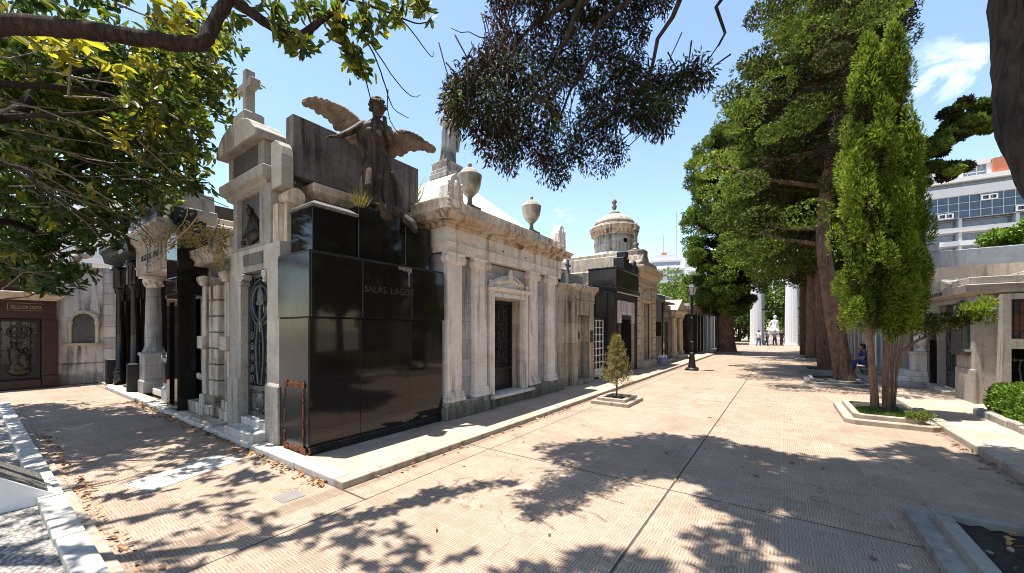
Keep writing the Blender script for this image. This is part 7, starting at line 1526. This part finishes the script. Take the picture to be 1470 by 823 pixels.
trunk_tube([(-7.2,-1.7,0),(-7.15,-1.65,.8),(-7.1,-1.5,2.2),(-6.9,-1.3,3.3)],[.42,.34,.30,.26],M['bark_mag'],T,'trunk',16,.08,6,BM)
def limb2(pts, rads, seg=9, sub=5, wob=0.0):
    n = len(pts); P=[]; R=[]
    for i in range(n-1):
        p0=Vector(pts[max(i-1,0)]);p1=Vector(pts[i]);p2=Vector(pts[i+1]);p3=Vector(pts[min(i+2,n-1)])
        for k in range(sub):
            t=k/sub; P.append(.5*((2*p1)+(p2-p0)*t+(2*p0-5*p1+4*p2-p3)*t*t+(3*p1-p0-3*p2+p3)*t*t*t)-Vector(BM)+Vector((random.uniform(-wob,wob),random.uniform(-wob,wob),random.uniform(-wob,wob)))); R.append((rads[i]+(rads[i+1]-rads[i])*t)*random.uniform(.93,1.07))
    P.append(Vector(pts[-1])-Vector(BM)); R.append(rads[-1]); MB().tube(P,R,seg).build('limb', M['bark_mag'], T, smooth=True)
# the thick limb across the top left
limb2([(-6.9,-1.3,3.2),(-5.9,-.6,3.85),(-4.9,.1,4.01),(-4.51,.49,4.06),(-4.25,.80,4.07),(-3.99,1.10,4.10),(-3.97,1.18,4.25),(-3.95,1.32,4.60),(-3.90,1.48,4.56),(-3.84,1.72,4.52),(-3.79,1.87,4.58),(-3.73,2.08,4.88),(-3.67,2.31,5.25),(-3.5,2.8,5.7)],[.15,.10,.068,.063,.060,.056,.054,.045,.041,.038,.035,.030,.025,.014],12,6,.007)
# thinner twigs hanging before the angel
for pts,r in (([(-3.79,1.95,4.62),(-3.84,2.13,5.0),(-3.79,2.47,4.62),(-3.80,2.60,4.40),(-3.84,2.68,4.18)],.012),([(-3.74,2.2,4.9),(-3.72,2.55,4.85),(-3.70,2.72,4.55),(-3.70,2.85,4.30),(-3.60,3.0,4.22)],.010),
              ([(-3.70,2.45,4.95),(-3.60,2.75,4.60),(-3.5,2.95,4.42),(-3.42,3.02,4.44)],.008),([(-3.70,2.78,4.48),(-3.72,2.80,4.2),(-3.66,2.90,4.02),(-3.58,3.0,4.05)],.007),
              ([(-3.72,2.2,5.15),(-3.59,2.73,5.27),(-3.45,2.95,5.24),(-3.34,3.16,5.34)],.013),([(-3.55,2.80,5.27),(-3.48,2.95,5.15),(-3.42,3.18,4.98),(-3.40,3.2,5.04)],.008)):
    limb2(pts,[r*(1-.6*i/(len(pts)-1)) for i in range(len(pts))],6,4,.004)
# limbs through the crown
for pts,r in (([(-6.9,-1.3,3.2),(-8.34,.24,4.5),(-8.5,.7,5.3),(-8.8,1.4,6.0)],.12),([(-7.0,-1.4,2.9),(-8.4,-.1,4.4),(-10.0,.3,4.8),(-9.6,1.8,5.6)],.12),([(-7.1,-1.5,2.4),(-9.5,.0,3.3),(-11.5,.7,3.6),(-13.0,1.2,3.4)],.10),
              ([(-6.9,-1.3,3.2),(-7.6,.0,4.5),(-7.95,1.13,5.1),(-7.6,2.0,4.8)],.06),([(-8.34,.24,4.5),(-7.6,.9,4.6),(-6.9,1.6,4.9)],.04),([(-6.9,-1.3,3.2),(-6.67,.2,3.45),(-6.63,.47,3.27),(-6.64,.83,3.02),(-7.0,1.3,2.9)],.028),
              ([(-6.9,-1.3,3.2),(-5.6,-1.0,5.2),(-4.6,-.4,6.3),(-3.6,.4,7.0)],.10),([(-5.6,-1.0,5.2),(-5.9,.2,6.4),(-5.4,1.0,7.0)],.06),([(-4.6,-.4,6.3),(-3.2,-.8,6.9),(-2.3,-.2,7.2)],.05),([(-6.9,-1.3,3.2),(-7.2,-.4,6.0),(-7.4,.3,7.5)],.1)):
    limb2(pts,[r*(1-.8*i/(len(pts)-1)) for i in range(len(pts))],8,5,.012)
MG = np.array(MAGN)
tw = MB()
for i in range(len(MG)):
    e = Vector(MG[i]); s = e+Vector((random.uniform(-.5,.6),random.uniform(-.7,.2),random.uniform(-.5,.4)))
    md = (s+e)/2+Vector((random.uniform(-.14,.14),random.uniform(-.14,.14),random.uniform(-.14,.14)))
    tw.tube([s-Vector(BM),md-Vector(BM),e-Vector(BM)],[.014,.010,.005],5)
for i in range(13):                 # bare pale twigs criss-crossing in front of the leaves
    s = Vector((-7.6-random.random()*1.6,.1+random.random()*.5,3.6+random.random()*1.6)); pts=[s]
    d = Vector((random.uniform(-1.0,1.0),1.0,random.uniform(-.8,.6))).normalized()
    for k in range(6):
        d = (d+Vector((random.uniform(-.3,.3),random.uniform(-.1,.25),random.uniform(-.35,.25)))).normalized(); pts.append(pts[-1]+d*.26)
    tw.tube([p-Vector(BM) for p in pts],[.013,.012,.010,.008,.006,.005,.003],5)
tw.build('twig', M['twig'], T)
def rosettes(C, per, L, W, tint):
    C = np.array(C); n = len(C)*per; ax = nrm(RNG.normal(size=(len(C),3))*.7+np.array([.1,.2,.5]))
    axr = np.repeat(ax,per,0); d = rdir(n); d = nrm(d-axr*np.sum(d*axr,1,keepdims=True)); A = nrm(d+axr*(.2+.8*RNG.random((n,1)))-np.array([0,0,.15]))
    P = np.repeat(C,per,0)+axr*RNG.normal(0,.05,(n,1))+RNG.normal(0,.02,(n,3))
    t = np.repeat(RNG.normal(tint[0],tint[1],len(C)),per)+RNG.normal(0,tint[2],n)
    return P, A, nrm(axr+RNG.normal(size=(n,3))*.3), L*(.75+.5*RNG.random(n)), W*(.75+.5*RNG.random(n)), t
sub = np.concatenate([MG+RNG.normal(0,.17,MG.shape) for _ in range(7)])
r1 = rosettes(sub,9,.16,.07,(.40,.16,.15)); sun_tint = np.clip((r1[0][:,2]-3.6)/1.6,0,1)*np.clip((r1[0][:,1]+.2)/1.0,0,1); r1[5][:] += .20*sun_tint  # sunlight put into the tint: leaves brighter higher up and towards the path
near = NEARLEAF
r2 = rosettes([(x+random.uniform(-.04,.04),y+random.uniform(-.04,.04),z+random.uniform(-.03,.03)) for x,y,z in near for _ in range(2)],8,.125,.056,(.62,.12,.14))
yl = rosettes(YELLOW,8,.17,.08,(.93,.05,.06))
ov = []
while len(ov) < 300:
    x_,y_,z_ = random.uniform(-7.5,-2.0),random.uniform(-2.4,1.6),random.uniform(6.0,7.6)
    if math.sin(x_*2.1)*math.sin(y_*2.7+.5) > -.15: ov.append((x_,y_,z_))
r3 = rosettes(ov,9,.15,.065,(.5,.15,.15))
far = [(random.uniform(-12,-8),random.uniform(-1.5,1.5),random.uniform(5.4,8.0)) for _ in range(420)]
r4 = rosettes(far,9,.16,.07,(.5,.15,.15))
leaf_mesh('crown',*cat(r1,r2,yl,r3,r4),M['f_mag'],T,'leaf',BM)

# ---- background trees
def broadleaf(label, x, y, zc, rx, rz, n, per, L, seed, mat='f_back', trunk_r=.3, name='tree', group='trees beyond the walls', base=0.0):
    global RNG
    RNG = np.random.default_rng(seed)
    T = thing('broadleaf_tree', label, 'tree', (x,y,base), 0, group)
    d = rdir(n); q = .35+.65*RNG.random((n,1))**.5; q *= 1+.2*np.sin(d[:,:1]*7+seed)+.15*np.sin(d[:,2:]*9)
    C = np.array([x,y,zc])+d*q*np.array([rx,rx,rz]); R = rx*(.16+.12*RNG.random(n))
    arr = clumps(C,np.stack([R,R,R*.7],1),per,L,L*.6,up=.4,jit=.7,tint=(.5,.16,.14),shell=.4)
    leaf_mesh('crown',*arr,M[mat],T,'leaf',(x,y,base))
    trunk_tube([(x,y,base),(x+.1,y,zc*.4+base*.6),(x,y,zc)],[trunk_r,trunk_r*.8,trunk_r*.4],M['bark'],T,'trunk',10,.05,5,(x,y,base))
    return T
for k,(x_,y_,zc,rx,rz,lab) in enumerate(((-12.5,66,5.5,5,5,'leafy park tree beyond the gate, leftmost seen under the conifers'),(-5.5,70,5.0,4.5,5,'leafy park tree behind the gate column beside the person in white'),(-.5,74,6,5,6,'leafy park tree behind the white park statue'),(4.5,69,5.5,4.5,5.5,'leafy park tree behind the gate column beside the person in black'),(11,72,6,5,6,'leafy park tree beyond the gate, behind the person in orange'))):
    broadleaf(lab,x_,y_,zc,rx,rz,110,60,.5,60+k)
for k,(x_,lab) in enumerate(((-9,'dense dark hedge bush seen low through the left gate fence'),(3.6,'dense dark hedge bush seen low through the right gate fence'))):
    broadleaf(lab,x_,62,1.2,3.0,1.4,70,50,.3,70+k,'f_back',.15)
broadleaf('light green tree rising above the roofs between the cream tomb and the lamp post', -13.5,41,6.0,3.6,2.9,130,70,.34,80)
broadleaf('light green tree beyond the lamp post, half hidden by the bright conifer', -9.5,52,5.2,3.4,2.6,90,60,.36,81)
broadleaf('bushy green tree on the terrace above the grey painted wall', 9.2,23.6,6.0,1.15,.95,110,80,.16,82,'f_hedge',.07,base=4.4)
broadleaf('lower green shrub beside the bushy tree above the grey painted wall', 7.6,22.8,5.2,1.0,.5,70,70,.15,83,'f_hedge',.06,base=4.4)
# trees on the far right outside the frame, mirrored in the black granite
for k,(x_,y_,lab) in enumerate(((6.6,9.8,'dense dark tree behind the hedge, beside the stained glass window wall'),(8.2,12.2,'dense dark tree standing deepest behind the stained glass tomb'))):
    broadleaf(lab,x_,y_,5.2,2.2,3.2,170,90,.22,86+k,'f_con',.2)
broadleaf('rounded tree between the hedge and the pale side tomb', 7.5,4.0,4.6,2.6,2.0,120,70,.24,84,'f_back',.16)

# ---- small plants
def tuft(name, label, cat_, x, y, z, n, h, spread, mat, seed, w=.008):
    global RNG
    RNG = np.random.default_rng(seed)
    a = RNG.random(n)*2*PI; r = spread*.25*RNG.random(n)
    P = np.stack([x+r*np.cos(a),y+r*np.sin(a),np.full(n,z)],1); A = np.stack([np.cos(a)*spread/h*RNG.random(n),np.sin(a)*spread/h*RNG.random(n),np.ones(n)],1)
    o = leaf_mesh(name,P,A,rdir(n),h*(.4+.7*RNG.random(n)),np.full(n,w),RNG.random(n),M[mat],None,'blade',(x,y,z)); o.location=(x,y,z)
    return tag(o,label,cat_)
tuft('dry_grass_tuft','dry yellow grass tuft growing on the black tomb below the angel','grass tuft',-5.22,3.42,3.56,130,.30,.24,'f_young',90,.010)
tuft('dry_grass_tuft','thin brown weeds growing at the joint between the black tomb and the white tomb','grass tuft',-5.55,4.93,3.5,60,.55,.2,'f_young',91,.012)
tuft('weed','wispy green weed growing on the roof edge beside the white tomb','weed',-6.5,5.4,4.3,50,.75,.5,'f_back',92,.03)
RNG = np.random.default_rng(93)
n=5200; x_=1.22+.7*RNG.random(n); y_=9.5+1.4*RNG.random(n); k_=(np.sin(x_*6)*np.sin(y_*5)+.9*RNG.random(n)>.1)&(y_<10.4); x_,y_=x_[k_],y_[k_]; n=len(x_)
P=np.stack([x_,y_,np.full(n,.11)],1); A=RNG.normal(size=(n,3))*.5+np.array([0,0,1])
tag(leaf_mesh('grass',P,A,rdir(n),.07*(.6+RNG.random(n)),np.full(n,.012),RNG.random(n)*.8,M['f_grass'],None,'blade'),kind='stuff')
RNG = np.random.default_rng(94)
C=[(1.95+.1*RNG.normal(),9.42+.06*RNG.normal(),.2+.05*RNG.random()) for _ in range(14)]
o=leaf_mesh('weed',*clumps(C,np.full((14,3),.06),30,.05,.02,up=.8,tint=(.6,.1,.15)),M['f_grass'],None,'leaf',(1.95,9.42,.12)); o.location=(1.95,9.42,.12); tag(o,'bright green weed on the front kerb of the cypress planter','weed')
# vine over the ornate tomb cornice
RNG = np.random.default_rng(95); random.seed(95)
T = thing('vine','dry vine with yellowing leaves trailing over the cornice of the ornate marble tomb','vine',(-9.0,2.4,3.3),0)
random.seed(7)
tw=MB(); C=[]
for k in range(26):
    p=Vector((random.uniform(-.9,1.2),random.uniform(-.35,.2),random.uniform(.0,.35))); pts=[p]
    d=Vector((random.choice((-1,1)),random.uniform(-.3,.1),random.uniform(-.2,.3))).normalized()
    for j in range(6):
        d=(d+Vector((random.uniform(-.3,.3),random.uniform(-.15,.2),random.uniform(-.18,.14)))).normalized(); pts.append(pts[-1]+d*.14); C.append(pts[-1]+Vector((-9.0,2.4,3.3)))
    tw.tube(pts,.009,4)
for k in range(5):
    pts=[(1.25+.03*k+.03*math.sin(q+k),.05,.1-.15*q) for q in range(5)]; tw.tube(pts,.008,4); C+= [Vector(p)+Vector((-9.0,2.4,3.3)) for p in pts for _ in range(2)]
tw.tube([(-2.6,-.3,.95),(-1.9,-.35,.6),(-1.0,-.35,.2),(0,-.3,-.05),(1.0,-.3,.1),(1.4,-.25,.3)],.014,5)
tw.build('stem', plain('dry_vine_stem',(.30,.19,.12),.85), T)
C=C[::2]
leaf_mesh('foliage',*clumps([tuple(c) for c in C],np.full((len(C),3),.06),9,.06,.026,up=-.2,tint=(.5,.2,.25)),M['f_vine'],T,'leaf',(-9.0,2.4,3.3))

# ---- fallen leaves
RNG = np.random.default_rng(96)
def scatter(n, fx): 
    P=[fx() for _ in range(n)]; return np.array(P)
L1=scatter(330,lambda:(-4.1-8.5*RNG.random()**1.2,2.29-abs(RNG.normal(0,.09)),.012+.02*RNG.random()))
L2=scatter(90,lambda:(-3.3-7*RNG.random(),.66+abs(RNG.normal(0,.05)),.012+.02*RNG.random()))
L3=scatter(60,lambda:(-3.80+abs(RNG.normal(0,.05)),2.5+7*RNG.random(),.012+.01*RNG.random()))
L4=scatter(60,lambda:(2.17-abs(RNG.normal(0,.07)),5.2+6*RNG.random(),.012))
L5=scatter(60,lambda:(1.2+.8*RNG.random(),2.7+2.0*RNG.random(),.14+.02*RNG.random()))
L6=scatter(36,lambda:(-6+8*RNG.random(),1.0+9*RNG.random(),.008))
P=np.concatenate([L1,L2,L3,L4,L5,L6]); n=len(P); A=RNG.normal(size=(n,3))*np.array([1,1,.2]); Nn=RNG.normal(size=(n,3))*.3+np.array([0,0,1])
def litter_mat():
    b=NT('fallen_leaf'); t=b.n('ShaderNodeAttribute',attribute_name='tint').outputs['Fac']
    return b.out(b.bsdf(b.ramp(t,[(0,(.10,.05,.03)),(.45,(.30,.13,.05)),(.8,(.48,.28,.08)),(1,(.62,.52,.10))]),.7,None,.3))
tag(leaf_mesh('fallen_leaves',P,A,Nn,.035+.06*RNG.random(n),.02+.025*RNG.random(n),RNG.random(n)*.86,litter_mat(),None,'leaf'),kind='stuff')
# pale stones and clods in the near right planter
random.seed(97); pb=MB()
for k in range(26): pb.ball((random.uniform(1.2,1.95),random.uniform(2.7,4.7),.125),(random.uniform(.012,.035),random.uniform(.012,.03),random.uniform(.008,.02)),7,5)
tag(pb.build('pebbles', M['old_stone'], smooth=True),kind='stuff')
# ------------------------------------------------------------------ camera, sun, sky
cam = bpy.data.cameras.new('camera'); cam.sensor_width = 36; cam.lens = 36*550/1470; cam.shift_y = 63.5/1470
cam.clip_start = .05; cam.clip_end = 4000
co_ = bpy.data.objects.new('camera', cam); col.objects.link(co_)
co_.location = (0,0,1.7); co_.rotation_euler = (PI/2,0,math.atan(387/550)); scene.camera = co_
EL = rad(79.5); hx, hy = -.876, -.482
S = Vector((hx*math.cos(EL), hy*math.cos(EL), math.sin(EL)))
sun = bpy.data.lights.new('sun','SUN'); sun.energy = 5.0; sun.angle = rad(.53); sun.color = (1.0,.95,.87)
so = bpy.data.objects.new('sun', sun); col.objects.link(so); so.rotation_euler = S.to_track_quat('Z','Y').to_euler(); so.location = (0,0,30)
w = bpy.data.worlds.new('World'); scene.world = w; w.use_nodes = True
b = NT('', w)
sky = b.n('ShaderNodeTexSky', sky_type='NISHITA', sun_disc=False, sun_elevation=EL, sun_rotation=math.atan2(hx,hy), air_density=1.25, dust_density=.35, ozone_density=.7, altitude=20)
g = b.n('ShaderNodeTexCoord').outputs['Generated']
n1 = b.noise(b.scalev(g,(1,1,2.6)),5.0,9,.6,.7)
def cloud(u, v, su, sv):
    x = (u-735)/550; y = -(v-475)/550; a_ = math.atan(387/550)
    d = Vector((-math.sin(a_)+x*math.cos(a_), math.cos(a_)+x*math.sin(a_), y)).normalized()
    dt = b.n('ShaderNodeVectorMath',{0:g,1:tuple(d)},operation='DISTANCE').outputs['Value']
    return b.ramp(dt,[(0,1.),(su,0.)])
mask = b.math('MAXIMUM', cloud(1372,112,.085,.1), b.math('MULTIPLY', cloud(815,316,.07,.1), .8))
cl = b.math('MULTIPLY', b.ramp(b.math('ADD', n1, b.math('MULTIPLY', mask, .22)),[(.60,0.),(.78,1.)]), b.math('ADD', b.math('MULTIPLY', mask, .9), .04), clamp=True)
mixc = b.mix(cl, sky.outputs[0], (9.,9.2,9.6))
bg = b.n('ShaderNodeBackground', {'Color': mixc, 'Strength': .115})
b.n('ShaderNodeOutputWorld', {'Surface': bg.outputs[0]})
vs = scene.view_settings
scene.display_settings.display_device = 'sRGB'
vs.view_transform = 'Standard'; vs.look = 'None'; vs.exposure = 1.18; vs.gamma = 1.0; vs.use_curve_mapping = False
scene.cycles.use_denoising = True
scene.cycles.filter_width = 1.0
scene.cycles.max_bounces = 8; scene.cycles.diffuse_bounces = 4; scene.cycles.transparent_max_bounces = 8
scene.cycles.caustics_reflective = False; scene.cycles.caustics_refractive = False
scene.cycles.sample_clamp_indirect = 8.0
